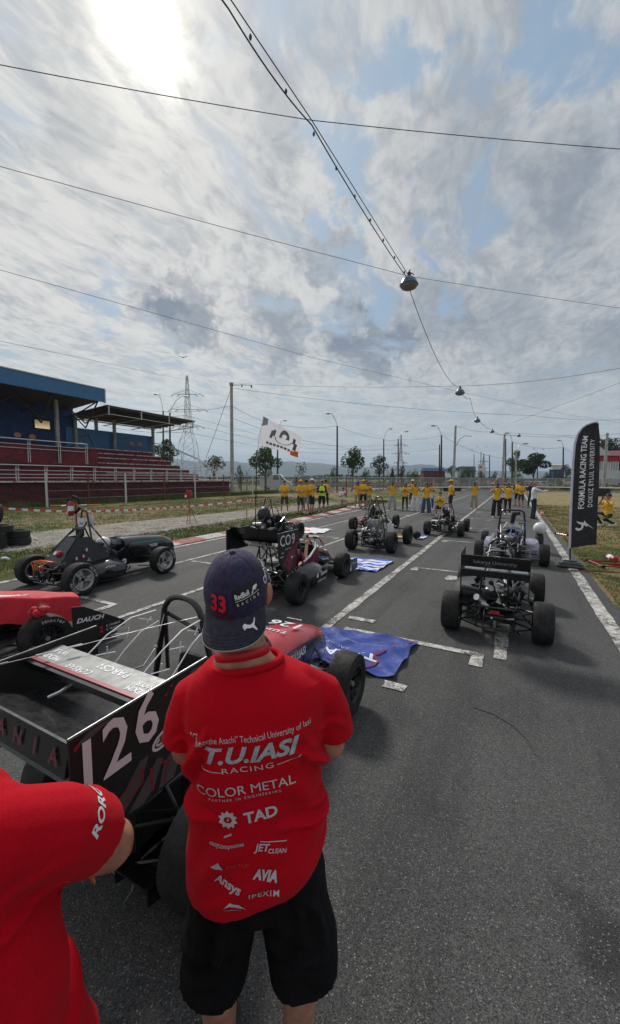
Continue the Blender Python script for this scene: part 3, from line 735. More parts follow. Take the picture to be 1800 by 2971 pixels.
for du in (0, 1.1):
    mb.tube([(-33.9, 30.6 + du * .3, 5.4), (-31.0, 32.4 + du * .3, 3.9), (-29.3, 33.4 + du * .2, 2.6), (-29.1, 33.6, 1.5)], .04, 'galv', 6)
mb.tube([(-34.5, 29.8, 5.5), (-33.9, 30.6, 5.4)], .04, 'galv', 6); mb.tube([(-34.2, 30.2, 4.5), (-34.2, 30.2, 5.45)], .04, 'galv', 6); mb.tube([(-32.4, 31.6, 3.2), (-32.4, 31.6, 4.6)], .04, 'galv', 6); part(mb, 'stair_rail', stand, 40)
mb = MB(); mb.tube([(-29.3, 33.8, 1.5), (-29.3, 33.8, 2.45), (-29.3, 36.2, 2.45), (-29.3, 36.2, 1.5)], .04, 'galv', 6); mb.tube([(-29.3, 33.8, 2.45), (-32, 33.6, 1.9)], .03, 'galv', 6); part(mb, 'end_rail', stand, 40)
mb = MB(); mb.tube([(-33.0, 20.6, 5.2), (-33.2, 21.6, 5.5), (-34.6, 23.0, 4.7)], .03, 'black_metal', 6); part(mb, 'hand_rail', stand, 40)

def chair():
    mb = MB(); n = 12; P = [(.24 * math.cos(a), .3 + .2 * math.sin(a)) for a in [2 * math.pi * i / n for i in range(n)]]
    mb.prism([(p[0], p[1]) for p in P], .02, 'chair_wood', frame((0, -.22, .45), (1, 0, 0), (0, -.12, 1))); bk = mb
    return bk
c0 = None
CH = CH
ch_pos = [(-33.0, 14.6), (-33.0, 16.1), (-33.4, 17.3), (-33.0, 11.2), (-34.3, 25.1 + 1.9), (-34.3, 28.0)]
ch_lab = ['round backed wooden chair behind the upper rail, left of the pale window', 'round backed wooden chair behind the upper rail, below the pale window', 'dim wooden chair behind the upper rail, beside the grey column', 'wooden chair behind the upper rail at the far left under the roof', 'wooden chair against the low blue wall, nearer the column', 'wooden chair against the low blue wall, further from the column']
for (w, u), lb in zip(ch_pos, ch_lab):
    p = W(u, w, 4.24 if u < 21 else 4.52)
    if c0 is None:
        c0 = thing('wooden_chair', lb, 'chair', p, TRACK_ROT - math.pi / 2, 'chairs on the grandstand'); chair().build('backrest', c0, 30)
        mb = MB(); mb.box((0, 0, .44), (.42, .42, .03), 'chair_wood', bev=.01); mb.build('seat', c0, 0)
        for sx in (-1, 1):
            for sy in (-1, 1): mb = MB(); mb.tube([(.17 * sx, .17 * sy, .43), (.2 * sx, .2 * sy, 0)], .014, 'black_metal', 6); mb.build('leg', c0)
    else: copy_tree(c0, p, TRACK_ROT - math.pi / 2 + rnd.uniform(-.3, .3), lb)

# ---------------------------------------------------------------- fence posts before the stand
uw_ = [(13.66, -25.3, 'white'), (16.2, -25.1, 'rusty'), (18.7, -24.7, 'white'), (22.4, -24.9, 'rusty'), (25.8, -24.9, 'white'), (29.6, -24.9, 'rusty'), (33.8, -24.5, 'white')]
fen = thing('wire_fence', 'fence of alternating white and rusty posts with thin wires before the grandstand', 'fence', (0, 0, 0), 0)
for (u, w, k) in uw_:
    mb = MB(); p = W(u, w); h = 2.15 if k == 'white' else 2.2; mb.box((p.x, p.y, h / 2 - .02), (.1, .1, h) if k == 'white' else (.07, .07, h), 'build_white' if k == 'white' else 'rust', bev=.01); mb.build('post', fen, 0)
for z in (.5, 1.0, 1.5, 2.05):
    mb = MB(); mb.tube([W(u, w, z) for (u, w, k) in uw_], .006, 'galv', 4); mb.build('wire', fen)
# ---------------------------------------------------------------- poles, lamps, pylons, wires
def px_h(px, ytop, Y): return PY(px, ytop, Y).z
def pole_at(name, px, ytop, Y, r, m, label, cat, group=None, pxt=None, square=False):
    b = PY(px, 1400, Y); t = PY(pxt if pxt is not None else px, ytop, Y); b.z = -.03
    e = thing(name, label, cat, (b.x, b.y, 0), 0, group); mb = MB(); dx = t.x - b.x
    if square: mb.tube([(0, 0, -.03), (dx, 0, t.z)], [r * 1.25, r * .75], m, 4)
    else: mb.tube([(0, 0, -.03), (dx, 0, t.z)], [r * 1.2, r * .8], m, 8)
    mb.build('shaft', e); e['_t'] = (dx, t.z); return e, Vector((b.x + dx, b.y, t.z))
def arm(e, Y, tip, m='galv', head=True):
    dx, tz = e['_t']; bx, by = e.location.x, e.location.y; p = PY(tip[0], tip[1], Y); mb = MB()
    x1, z1 = p.x - bx, p.z; s = 1 if x1 > dx else -1; L = abs(x1 - dx)
    mb.tube([(dx, 0, tz - .5), (dx + .1 * (x1 - dx), 0, tz + .25 * (z1 - tz)), (dx + .45 * (x1 - dx), 0, tz + .75 * (z1 - tz)), (dx + .75 * (x1 - dx), 0, tz + .98 * (z1 - tz)), (x1, 0, z1)], .05, m, 6); mb.build('arm', e)
    mb = MB(); mb.sphere((x1 + s * .25, 0, z1 - .02), (.42, .14, .11), 'dirty_alu', 8, 5); mb.build('lamp_head', e)
tops = {}
e, tops['A'] = pole_at('concrete_pole', 674, 1110, 46, .2, 'concrete', 'tall pale concrete pole right of the grandstand wall end', 'pole', pxt=672)
mb = MB(); mb.box((0, 0, 0), (.4, .4, .3), 'dirty_alu'); o = mb.build('bracket', e, 0); o.location = (e['_t'][0], 0, e['_t'][1] - .2)
mb = MB(); mb.tube([(0, 0, 0), (1.2, 0, .05), (2.4, 0, 0)], .035, 'wire', 5); mb.box((1.2, 0, -.1), (.12, .1, .25), 'wire'); mb.box((2.3, 0, -.12), (.14, .1, .3), 'wire'); o = mb.build('side_arm', e); o.location = (e['_t'][0], 0, e['_t'][1] - .3)
e, tops['B'] = pole_at('concrete_pole', 1316, 1235, 60, .19, 'concrete', 'tall concrete pole with tyres at its foot, behind the man in the yellow cap', 'pole', pxt=1322.7)
mb = MB(); mb.tube([(0, 0, 0), (.8, 0, 1.6), (1.6, 0, 2.1), (2.6, 0, 2.0)], .05, 'concrete', 5); o = mb.build('side_arm', e); o.location = (e['_t'][0] - .1, 0, e['_t'][1] - 3.6)
e, tops['C'] = pole_at('concrete_pole', 1459, 1260, 66, .2, 'concrete', 'tall concrete pole with tyres at its foot, above the raised hand', 'pole', pxt=1464.7)
e, tops['D'] = pole_at('concrete_pole', 1753, 1256, 70, .25, 'concrete', 'pale concrete pole before the red and grey building', 'pole', pxt=1763)
SL = [  # px, ytop, Y, arm tips, label
    (979, 1236, 60, [(957, 1200)], 'dark street lamp standing between the two round green trees'), (1114, 1274, 82, [(1131, 1244)], 'street lamp with its head to the right, behind the smaller dark tree'),
    (1156, 1274, 80, [(1177, 1252)], 'street lamp before the small lattice pylon'), (1281.5, 1263, 62, [(1262, 1235)], 'dark street lamp with its head to the left, left of a concrete pole'),
    (1276, 1290, 75, [], 'bare thin dark pole close left of a street lamp'), (1376, 1318, 170, [(1371, 1303)], 'far leaning street lamp left of the double headed lamp'),
    (1396, 1312, 160, [(1386, 1296), (1410, 1297)], 'far double headed street lamp before the billboard'), (1421, 1320, 120, [], 'bare pole between the billboard and the fallen white roof'),
    (1468, 1273, 90, [], 'thin dark pole just right of a concrete pole'), (1487, 1282, 72, [(1475, 1257)], 'street lamp with its head to the left, before the left big tree'),
    (1498, 1306, 58, [(1521, 1287)], 'grey street lamp with its head to the right, before the left big tree'), (1560, 1312, 130, [(1552, 1302), (1574, 1303)], 'double headed street lamp rising behind the big tree'),
    (1635, 1298, 75, [(1626, 1278)], 'street lamp with its head to the left, left of the feather banner'), (806, 1265, 70, [(822, 1220)], 'street lamp standing behind the waving white flag'),
    (474, 1193, 62, [(458, 1144)], 'tall street lamp with its head to the left, beside the grandstand roof'), (493.5, 1197, 58, [(535, 1150)], 'tall street lamp with its head to the right, beside the grandstand roof')]
for (px, yt, Y, arms_, lb) in SL:
    e, t = pole_at('street_lamp' if arms_ else 'bare_pole', px, yt, Y, .14 if Y < 100 else .16, 'wood_dark' if px != 1498 else 'concrete', lb, 'street lamp' if arms_ else 'pole', 'poles and street lamps beyond the track')
    for a in arms_: arm(e, Y, a)
    tops[px] = t
for k in list(bpy.data.objects):
    if '_t' in k: del k['_t']
def pylon(px, ytop, ybase, Y, label, arms_, bw):
    b = PY(px, ybase, Y); t = PY(px, ytop, Y); e = thing('lattice_pylon', label, 'pylon', (b.x, b.y, 0)); H = t.z; mb = MB(); r = .05 * Y / 100
    def wd(z): f = z / H; return bw * ((1 - f) * 1.0 if f < .45 else .55 * (1 - f) + .0) + .25 * (1 if f > .45 else 0) + (0 if f > .45 else .25)
    Z = [H * f for f in (0, .13, .26, .38, .48, .57, .66, .75, .83, .9, 1)]
    for i in range(len(Z) - 1):
        a, c = wd(Z[i]), wd(Z[i + 1])
        for (sx, sy) in ((1, 1), (1, -1), (-1, 1), (-1, -1)): mb.tube([(a * sx, a * sy, Z[i]), (c * sx, c * sy, Z[i + 1])], r, 'dirty_alu', 4)
        for sy in (1, -1):
            mb.tube([(-a, a * sy, Z[i]), (c, c * sy, Z[i + 1])], r * .7, 'dirty_alu', 4); mb.tube([(a, a * sy, Z[i]), (-c, c * sy, Z[i + 1])], r * .7, 'dirty_alu', 4)
            mb.tube([(a * sy, -a, Z[i]), (c * sy, c, Z[i + 1])], r * .7, 'dirty_alu', 4); mb.tube([(-c, c * sy, Z[i + 1]), (c, c * sy, Z[i + 1])], r * .6, 'dirty_alu', 4)
    mb.build('lattice_mast', e, 0)
    for (f, L) in arms_:
        mb = MB(); z = H * f
        for s in (-1, 1):
            for dy in (-.4, .4): mb.tube([(0, dy, z), (s * L, 0, z)], r * .8, 'dirty_alu', 4)
            mb.tube([(0, 0, z + H * .045), (s * L, 0, z)], r * .8, 'dirty_alu', 4)
            for k in (.55, 1.0): mb.tube([(s * L * k, 0, z), (s * (L * k + H * .03), 0, z - H * .022)], r * 1.5, 'wood_dark', 5)
        mb.build('cross_arm', e, 0)
    return e
pylon(549, 1090, 1370, 136, 'tall steel lattice power pylon right of the grandstand', [(.83, 4.6), (.69, 5.8), (.53, 4.6)], 3.4)
pylon(1162, 1262, 1368, 330, 'distant lattice pylon behind a street lamp left of centre', [(.78, 4.6), (.6, 6.2), (.4, 4.6)], 3.2)
pylon(1402, 1315, 1372, 520, 'farthest pylon, behind the double headed lamp', [(.7, 5.6), (.45, 5.6)], 3.2)

def wire(pts, r, label, sag=0., name='overhead_wire', m='wire', n=14, group=None):
    P = []
    for a, b in zip(pts, pts[1:]):
        a, b = Vector(a), Vector(b)
        for i in range(n): f = i / n; P.append(a.lerp(b, f) - Vector((0, 0, sag * 4 * f * (1 - f))))
    P.append(Vector(pts[-1])); mb = MB(); mb.tube(P, r, m, 5); o = mb.build(name); recentre(o, P[0]); tag(o, label, 'wire', group); return o
def WZ(px, py, z): return G(px, py, z)
# lamp string above the lane
L1 = PY(1187, 808, 9.9); LP = [(1187, 828, 9.9, .215), (1335, 1141, 21, .24), (1385.5, 1222.5, 34, .26), (1428.5, 1253.5, 46, .25), (1506, 1265.5, 55, .26)]
sus = [PY(1187, 801, 9.9), PY(1334, 1124, 21), PY(1384.5, 1214, 34), PY(1428, 1246, 46), PY(1460, 1261.5, 52), PY(1506, 1262, 55)]
zc = sus[0].z
start = G(664, -10, zc + .1); behind = start + (start - sus[0]).normalized() * 3; nodeA = G(905, 349, zc + .02)
wire([behind, start, nodeA, sus[0]], .007, 'upper strand of the lamp cable running overhead up the picture', .0, 'suspension_cable')
lo = [behind - Vector((0, 0, .12)), start - Vector((0, 0, .12)), nodeA - Vector((0, 0, .06)), sus[0] - Vector((0, 0, .1))]
wire(lo, .009, 'lower strand of the lamp cable, clipped below the upper one', .07, 'power_cable')
for i in range(9):
    f = (i + .5) / 9; p = start.lerp(sus[0], f); q_ = (start - Vector((0, 0, .12))).lerp(sus[0] - Vector((0, 0, .1)), f)
    mb = MB(); mb.sphere((0, 0, 0), (.018, .018, .035), 'wire', 6, 5); o = mb.build('cable_clip'); o.location = p - Vector((0, 0, .07)); tag(o, 'small clip joining the two strands of the lamp cable', 'cable clip', 'clips on the lamp cable')
wire([sus[0] - Vector((0, 0, .25)), sus[1]], .009, 'slack lamp cable hanging between the nearest and the second lamp', .55, 'power_cable')
wire([sus[1], PY(1365, 1155, 24), sus[2]], .012, 'lamp cable dropping from the second to the third lamp', .25, 'power_cable')
wire([sus[2], sus[3]], .018, 'lamp cable from the third to the fourth lamp', .2, 'power_cable')
wire([sus[3], sus[4], sus[5]], .02, 'lamp cable from the fourth to the fifth lamp', .15, 'power_cable')
labs = ['nearest large blue enamelled dome lamp hanging from the cable', 'second blue dome lamp hanging further along the cable', 'third small dome lamp on the cable', 'fourth tiny dome lamp on the cable, left of a concrete pole top', 'farthest tiny dome lamp, right of a concrete pole top']
def dome(p, r, lb):
    e = thing('dome_lamp', lb, 'lamp', p, 0, 'lamps on the overhead cable'); X = Matrix.Rotation(R(-90), 4, 'Y')
    mb = MB(); mb.lathe([(0, r), (r * .02, r * 1.04), (r * .08, r * 1.04), (r * .1, r * .97), (r * .5, r * .84), (r * .8, r * .55), (r * .95, r * .25), (r * 1.02, .02)], 'lamp_blue', 28, X); mb.build('shade', e, 50)
    mb = MB(); mb.lathe([(0, r * .97), (-r * .25, r * .85), (-r * .42, r * .5), (-r * .47, .01)], 'lamp_glass', 28, X); mb.build('diffuser', e, 60)
    mb = MB(); mb.box((0, 0, r * 1.1), (.08, .05, .14), 'wire', bev=.01); mb.tube([(0, 0, r * 1.1), (-.03, 0, r * 1.35), (.02, 0, r * 1.7)], .018, 'wire', 6); mb.tube([(.0, 0, r * 1.45), (.12, 0, r * 1.15)], .012, 'wire', 6); mb.build('hook', e, 30)
for (px, py, Y, r), lb in zip(LP, labs): dome(PY(px, py, Y), r, lb)
dome(PY(1740, 1277, 60), .3, 'pale blue dome lamp just right of the feather banner top')
# cross wires
wire([G(-60, 176, zc), nodeA], .005, 'wire crossing the sky from the left edge to the lamp cable, topmost', .02); wire([nodeA, G(1860, 437, zc)], .005, 'wire crossing the sky from the lamp cable to the right edge, topmost', .02)
wire([G(-60, 466, zc), sus[0]], .005, 'middle wire from the left edge to the nearest lamp', .02); wire([sus[0], G(1860, 902, zc)], .005, 'middle wire from the nearest lamp to the right edge', .02)
wire([G(-60, 766, zc), G(904, 1037, zc), G(1350, 1141, zc), G(1664, 1206, zc), G(1860, 1235, zc)], .006, 'long lower wire sloping down from the left edge past the second lamp', .0)
wire([tops['A'], PY(1340, 1120, 30), PY(1860, 1057, 24)], .012, 'wire from the tall pole by the grandstand rising to the right edge', .25)
wire([tops['A'] + Vector((0, 0, -.6)), PY(1550, 1206, 50), PY(1900, 1209, 52)], .016, 'wire from the tall pole by the grandstand to the far right', .5)
wire([PY(1490, 1225, 40), PY(1860, 1087, 30)], .012, 'faint wire rising to the right edge above the banner', .05)
wire([PY(672, 1125, 46), PY(598, 1330, 48)], .025, 'slanting guy wire left of the tall concrete pole', 0)
wire([PY(-20, 985, 60), PY(530, 1100, 136), PY(545, 1094, 136)], .03, 'faint power line from the left edge to the big pylon', .0)
wire([PY(290, 1170, 60), tops[474], tops['A'] - Vector((0, 0, 2.6)), PY(806, 1232, 60), tops[979], tops[1114], tops[1156], tops[1281.5]], .02, 'sagging cable linking the dark street lamps across the middle distance', .35)
wire([tops['A'] - Vector((0, 0, 4)), tops[979] - Vector((0, 0, 3)), tops[1114] - Vector((0, 0, 2)), tops[1281.5] - Vector((0, 0, 2))], .02, 'lower sagging cable behind the waving flag', .5)
wire([tops[1281.5], tops['C'] - Vector((0, 0, 4)), tops[1487], tops[1635], PY(1700, 1312, 75)], .02, 'sagging cable between the street lamps right of centre', .6)
wire([tops['B'], PY(1428, 1253, 62), tops['C']], .02, 'cable between the two tall concrete poles', .3)
wire([tops['C'], PY(1640, 1267, 68), PY(1740, 1270, 68), tops['D']], .02, 'cable from the concrete pole to the pole by the red building', .2)
wire([tops['C'] + Vector((0, 0, .3)), PY(1700, 1265, 60), PY(1900, 1248, 56)], .015, 'thin cable passing behind the feather banner top', .1)
for nm_, dy in (('upper', 0), ('middle', 18), ('lower', 40)):
    wire([PY(300, 1195 + dy, 120), PY(540, 1205 + dy * 1.2, 136), PY(900, 1290 + dy * .6, 230), PY(1162, 1290 + dy * .6, 330)], .05, nm_ + ' high voltage line between the two lattice pylons', 1.0)
mb = MB(); 
for i, s in enumerate((-1, 1)): mb.plate([(0, -.1, 0), (s * .55, -.15, .12), (s * .6, .05, .12), (0, .12, 0)], .01, 'black_cloth')
mb.sphere((0, 0, 0), (.08, .25, .07), 'black_cloth', 8, 6); o = mb.build('bird'); o.location = PY(532, 1037, 60); tag(o, 'small dark bird flying above the pylon', 'bird')

# ---------------------------------------------------------------- trees and bushes
def tree(px, ytop, ybase, pxw, Y, label, m='leaf', seed=1, trunk=True, group='trees beyond the fence', n=2600, lumps=9, name='tree', sz=None, base_z=None, shape=1.):
    rr = random.Random(seed); top = PY(px, ytop, Y); x0 = PY(px - pxw / 2, ytop, Y).x; x1 = PY(px + pxw / 2, ytop, Y).x; wd = (x1 - x0) / 2; H = top.z
    zb = max(.1, PY(px, ybase, Y).z) if trunk else 0.
    e = thing(name, label, 'tree' if trunk else 'bush', (top.x, Y, -.03), 0, group)
    cz = (H + zb) / 2; hz = (H - zb) / 2
    L = []
    for i in range(lumps):
        a = rr.uniform(0, 6.28); k = rr.uniform(.1, .75); zf = rr.uniform(-.8, .8); kk = math.sqrt(max(.05, 1 - zf * zf * .9))
        L.append((wd * k * kk * math.cos(a), wd * k * kk * math.sin(a) * .9, cz + hz * zf * shape, rr.uniform(.26, .48)))
    L.append((0, 0, H - hz * .4, .38)); L.append((wd * .62, 0, cz - hz * .1, .36)); L.append((-wd * .62, 0, cz, .36)); L.append((0, 0, cz, .5))
    r_ = np.random.RandomState(seed); idx = r_.randint(0, len(L), n); C = np.array([l[:3] for l in L])[idx]; rad = np.array([l[3] for l in L])[idx]
    dd = r_.randn(n, 3); dd /= np.linalg.norm(dd, axis=1)[:, None]; rr3 = (.55 + .5 * r_.rand(n)) ** .8
    P = C + dd * (rad * rr3)[:, None] * np.array([wd, wd, hz * 1.05]); P[:, 2] = np.maximum(P[:, 2], zb * .6 + .05)
    s = (sz or max(.09, .035 * (wd + hz))) * (.35 + 1.0 * r_.rand(n)); a = r_.randn(n, 3); a /= np.linalg.norm(a, axis=1)[:, None]; b = np.cross(a, r_.randn(n, 3)); b /= np.linalg.norm(b, axis=1)[:, None]
    V = np.stack([P - a * s[:, None], P + b * s[:, None] * .6, P + a * s[:, None], P - b * s[:, None] * .6], 1).reshape(-1, 3)
    o = np_mesh('crown' if trunk else 'foliage', V, np.arange(4 * n).reshape(-1, 4), m); o.parent = e
    mb = MB(); tr = max(.06, H * .02)
    if trunk:
        mb.tube([(0, 0, 0), (rr.uniform(-.1, .1), 0, zb * .8), (rr.uniform(-.2, .2), 0, cz)], [tr, tr * .8, tr * .35], 'bark', 6)
    for i in range(7):
        l = L[i % len(L)]; st = (0, 0, zb * .7 if trunk else 0); mb.tube([st, (l[0] * .45, l[1] * .45, (l[2] + st[2]) / 2 + hz * .1), (l[0] * 1.0, l[1], l[2])], [tr * .5, tr * .35, tr * .12], 'bark', 5)
    mb.build('trunk' if trunk else 'stem', e); return e
tree(771, 1298, 1378, 104, 58, 'leafy green tree right behind the flag pole', 'leaf', 3, n=2800)
tree(1024, 1298, 1380, 74, 60, 'upright green tree right of the dark street lamp', 'leaf', 4, n=2600)
tree(1102, 1323, 1374, 58, 66, 'small dark round tree left of a thin street lamp', 'leaf_dark', 5, n=1800)
tree(620, 1319, 1370, 74, 50, 'open olive tree behind the end of the grandstand', 'leaf_olive', 6, n=1200)
tree(483, 1271, 1345, 74, 60, 'bushy green tree behind the right end of the stand', 'leaf', 7, n=2600)
tree(1498, 1308, 1372, 58, 84, 'loose topped big tree, left of the pair behind the fence', 'leaf', 8, n=2400)
tree(1552, 1314, 1374, 100, 88, 'broad dense dark tree, right of the pair behind the fence', 'leaf_dark', 9, n=4200)
tree(1313, 1350, 1376, 44, 90, 'low tree behind the tall concrete pole', 'leaf', 10, n=1400)
tree(1362, 1357, 1378, 36, 90, 'low bright green tree before the grey shed', 'leaf', 11, n=1200)
tree(1646, 1346, 1380, 38, 90, 'dark tree close left of the feather banner', 'leaf_dark', 12, n=1500)
tree(1772, 1270, 1330, 80, 110, 'large dark tree rising behind the red building', 'leaf_dark', 13, n=3200)
tree(1437, 1366, 1378, 26, 100, 'low shrub behind the concrete pole with tyres', 'leaf_dark', 14, n=700, trunk=False, name='bush')
bl = [(875, 1350, 46, 62, 'leaf', 'round green bush left of the dark street lamp'), (694, 1350, 34, 62, 'leaf_dark', 'dark bush right of the tall concrete pole'), (965, 1357, 34, 70, 'leaf_olive', 'olive bush left of the upright tree'),
      (1141, 1358, 16, 70, 'leaf_dark', 'dry brown bush right of the small dark tree'), (1167, 1353, 24, 72, 'leaf_dark', 'dark bush at the foot of the small pylon'), (1205, 1357, 52, 66, 'leaf', 'wide bright green bush before the low red shed'),
      (1400, 1368, 30, 95, 'leaf_dark', 'dark bush below the billboard'), (1060, 1358, 30, 72, 'leaf', 'green bush between the two far trees'), (1345, 1364, 34, 80, 'leaf', 'green shrub left of the grey shed'), (1620, 1366, 22, 80, 'leaf', 'light green shrub before the blue shed'),
      (1460, 1368, 34, 90, 'leaf_olive', 'low olive shrub behind the pole with tyres'), (1590, 1368, 50, 84, 'leaf_dark', 'dark undergrowth right of the broad tree'), (1500, 1366, 60, 80, 'leaf_dark', 'dark undergrowth below the pair of big trees')]
for i, (px, yt, w, Y, m, lb) in enumerate(bl): tree(px, yt, 1376, w, Y, lb, m, 30 + i, False, 'bushes beyond the fence', 900, 6, 'bush')
for i, (px, Y, lb) in enumerate([(716, 60, 'bare leafless sapling left of the leafy green tree'), (1132, 70, 'bare leafless sapling right of the small dark tree')]):
    e = thing('bare_sapling', lb, 'tree', (PY(px, 1390, Y).x, Y, -.03)); rr = random.Random(i); mb = MB(); mb.tube([(0, 0, 0), (.1, 0, 1.6), (.0, 0, 2.9)], [.09, .07, .02], 'bark', 5); mb.build('trunk', e); mb = MB()
    for k in range(9): z = rr.uniform(1.2, 2.6); s = rr.choice((-1, 1)); mb.tube([(.08, 0, z), (s * rr.uniform(.3, .8), rr.uniform(-.3, .3), z + rr.uniform(.5, 1)), (s * rr.uniform(.6, 1.5), rr.uniform(-.4, .4), z + rr.uniform(1.2, 2))], [.035, .025, .008], 'bark', 4)
    mb.build('limb', e)
# distant tree belt
r_ = np.random.RandomState(5); n = 9000; X = -700 + 1600 * r_.rand(n); Z = (r_.rand(n)) * (3.2 + 1.6 * np.sin(X * .02) + 1.2 * np.sin(X * .07)); Yb = 420 + 40 * r_.rand(n)
s = 1.6; a = r_.randn(n, 3); a /= np.linalg.norm(a, axis=1)[:, None]; b = np.cross(a, r_.randn(n, 3)); b /= np.linalg.norm(b, axis=1)[:, None]; P = np.stack([X, Yb, Z + .4], -1)
V = np.stack([P - a * s, P + b * s, P + a * s, P - b * s], 1).reshape(-1, 3); o = np_mesh('far_tree_belt', V, np.arange(4 * n).reshape(-1, 4), 'leaf_dark'); tag(o, 'dark distant belt of trees along the horizon below the hills', 'trees'); o['kind'] = 'stuff'
r_ = np.random.RandomState(6); n = 9000; U = 78 + 30 * r_.rand(n); Wd = -75 + 110 * r_.rand(n); Z = r_.rand(n) ** 1.5 * (.5 + .5 * np.sin(Wd * .7) ** 2) * 1.3
P = np.stack([U * ST + Wd * CT, U * CT - Wd * ST, Z], -1); s = .22; a = r_.randn(n, 3); a /= np.linalg.norm(a, axis=1)[:, None]; b = np.cross(a, r_.randn(n, 3)); b /= np.linalg.norm(b, axis=1)[:, None]
V = np.stack([P - a * s, P + b * s, P + a * s, P - b * s], 1).reshape(-1, 3); o = np_mesh('scrub', V, np.arange(4 * n).reshape(-1, 4), 'bush_dry'); tag(o, 'dry brown scrub growing beyond the far wire fence', 'scrub'); o['kind'] = 'stuff'

# ---------------------------------------------------------------- far fence of posts and mesh
fence = thing('mesh_fence', 'long far wire mesh fence on grey and brown posts beyond the spectators', 'fence')
def f_mesh(q, b, nt):
    p = q.coord('Object'); x, y, z = q.sep(p)
    t = q.m('ADD', q.m('FRACT', q.m('MULTIPLY', q.m('ADD', x, z), 9)), 0); t2 = q.m('FRACT', q.m('MULTIPLY', q.m('SUBTRACT', x, z), 9))
    on = q.m('MAXIMUM', q.m('LESS_THAN', t, .16), q.m('LESS_THAN', t2, .16)); tr = nt.nodes.new('ShaderNodeBsdfTransparent'); mx = nt.nodes.new('ShaderNodeMixShader')
    b.inputs['Base Color'].default_value = (.3, .31, .3, 1); nt.links.new(on, mx.inputs[0]); nt.links.new(tr.outputs[0], mx.inputs[1]); nt.links.new(b.outputs[0], mx.inputs[2]); nt.links.new(mx.outputs[0], nt.nodes['Material Output'].inputs[0])
gmat('wire_mesh', f_mesh)
fx = [(610, 46), (700, 47), (770, 48), (860, 50), (960, 52), (1090, 55), (1220, 58), (1330, 61), (1450, 66), (1560, 70), (1660, 73), (1760, 76), (1900, 80)]
fp = [Vector((PY(x, 1420, Y).x, Y, 0)) for x, Y in fx]
tot = []; 
for a, b in zip(fp, fp[1:]):
    L = (b - a).length; k = max(1, round(L / 2.3)); tot += [a.lerp(b, i / k) for i in range(k)]
tot.append(fp[-1]); pm = {}
for m in ('concrete', 'rust'):
    mb = MB(); mb.box((0, 0, 1.02), (.11, .11, 2.1), m); o = mb.build('post', None, 0); pm[m] = o.data; bpy.data.objects.remove(o)
for i, p in enumerate(tot):
    o = bpy.data.objects.new('post', pm['rust' if (i % 3 != 1 and p.x < 5) else 'concrete']); col.objects.link(o); o.parent = fence; o.location = p
for i, (a, b) in enumerate(zip(fp, fp[1:])):
    mb = MB(); L = (b - a).length; mb.box((L / 2, 0, 1.0), (L, .012, 1.95), 'wire_mesh'); o = mb.build('mesh_panel', fence, 0); o.location = a; o.rotation_euler = (0, 0, math.atan2(b.y - a.y, b.x - a.x))
mb = MB(); mb.tube([p + Vector((0, 0, 2.0)) for p in fp], .025, 'galv', 5); mb.tube([p + Vector((0, 0, 1.05)) for p in fp], .02, 'galv', 5); mb.build('top_wire', fence)

# ---------------------------------------------------------------- buildings
e = thing('club_building', 'red and light grey two storey building at the right edge', 'building', PY(1730, 1412, 84).xy.to_3d(), R(-8)); b0 = e
mb = MB(); mb.box((2.3, 5, 1.9), (4.6, 10, 3.8), 'build_white'); mb.box((2.2, 5.1, 5.0), (4.2, 9.8, 2.5), 'build_white'); mb.build('grey_wall', e, 0)
mb = MB(); mb.box((9.6, 5, 3.1), (9.9, 10.4, 6.3), 'build_red'); mb.box((2.3, 5, 6.35), (4.7, 10.2, 1.3), 'build_red'); mb.build('red_wall', e, 0)
mb = MB(); mb.loft([[(-.3, -.5, 6.9), (14.8, -.5, 6.9), (14.8, 10.5, 6.9), (-.3, 10.5, 6.9)], [(2.5, 4.6, 8.3), (12, 4.6, 8.3), (12, 5.4, 8.3), (2.5, 5.4, 8.3)]], 'roof_maroon'); rf = mb.build('roof', e, 0)
mb = MB(); mb.plate([(-.5, -.3, 6.95), (2.2, -.6, 7.0), (.2, .3, 9.0), (-.5, .4, 8.6)], .1, 'roof_pale'); mb.build('pale_gable', rf, 0)
mb = MB(); mb.box((10.6, 3, 8.2), (.7, .6, 1.8), 'build_white'); mb.build('chimney', rf, 0)
def window(x, z, w, h, e, y=-.02):
    mb = MB()
    for dx in (-w / 2, w / 2): mb.box((x + dx, y, z), (.14, .12, h + .14), 'white_paint')
    for dz in (-h / 2, h / 2): mb.box((x, y - .004, z + dz), (w + .14, .12, .14), 'white_paint')
    for k in (-.17, .17): mb.box((x + w * k, y, z), (.08, .1, h), 'white_paint')
    f = mb.build('window', e, 0); mb = MB(); mb.box((x, y + .03, z), (w, .04, h), 'screen_glass'); mb.build('pane', f, 0)
window(1.2, 4.7, 1.7, 1.9, e, .1); window(3.3, 4.7, 1.5, 1.9, e, .1); window(2.6, 2.0, 1.4, .6, e); window(7.0, 4.7, 2.2, 1.9, e, -.24); window(6.4, 2.0, 1.6, .6, e, -.24)
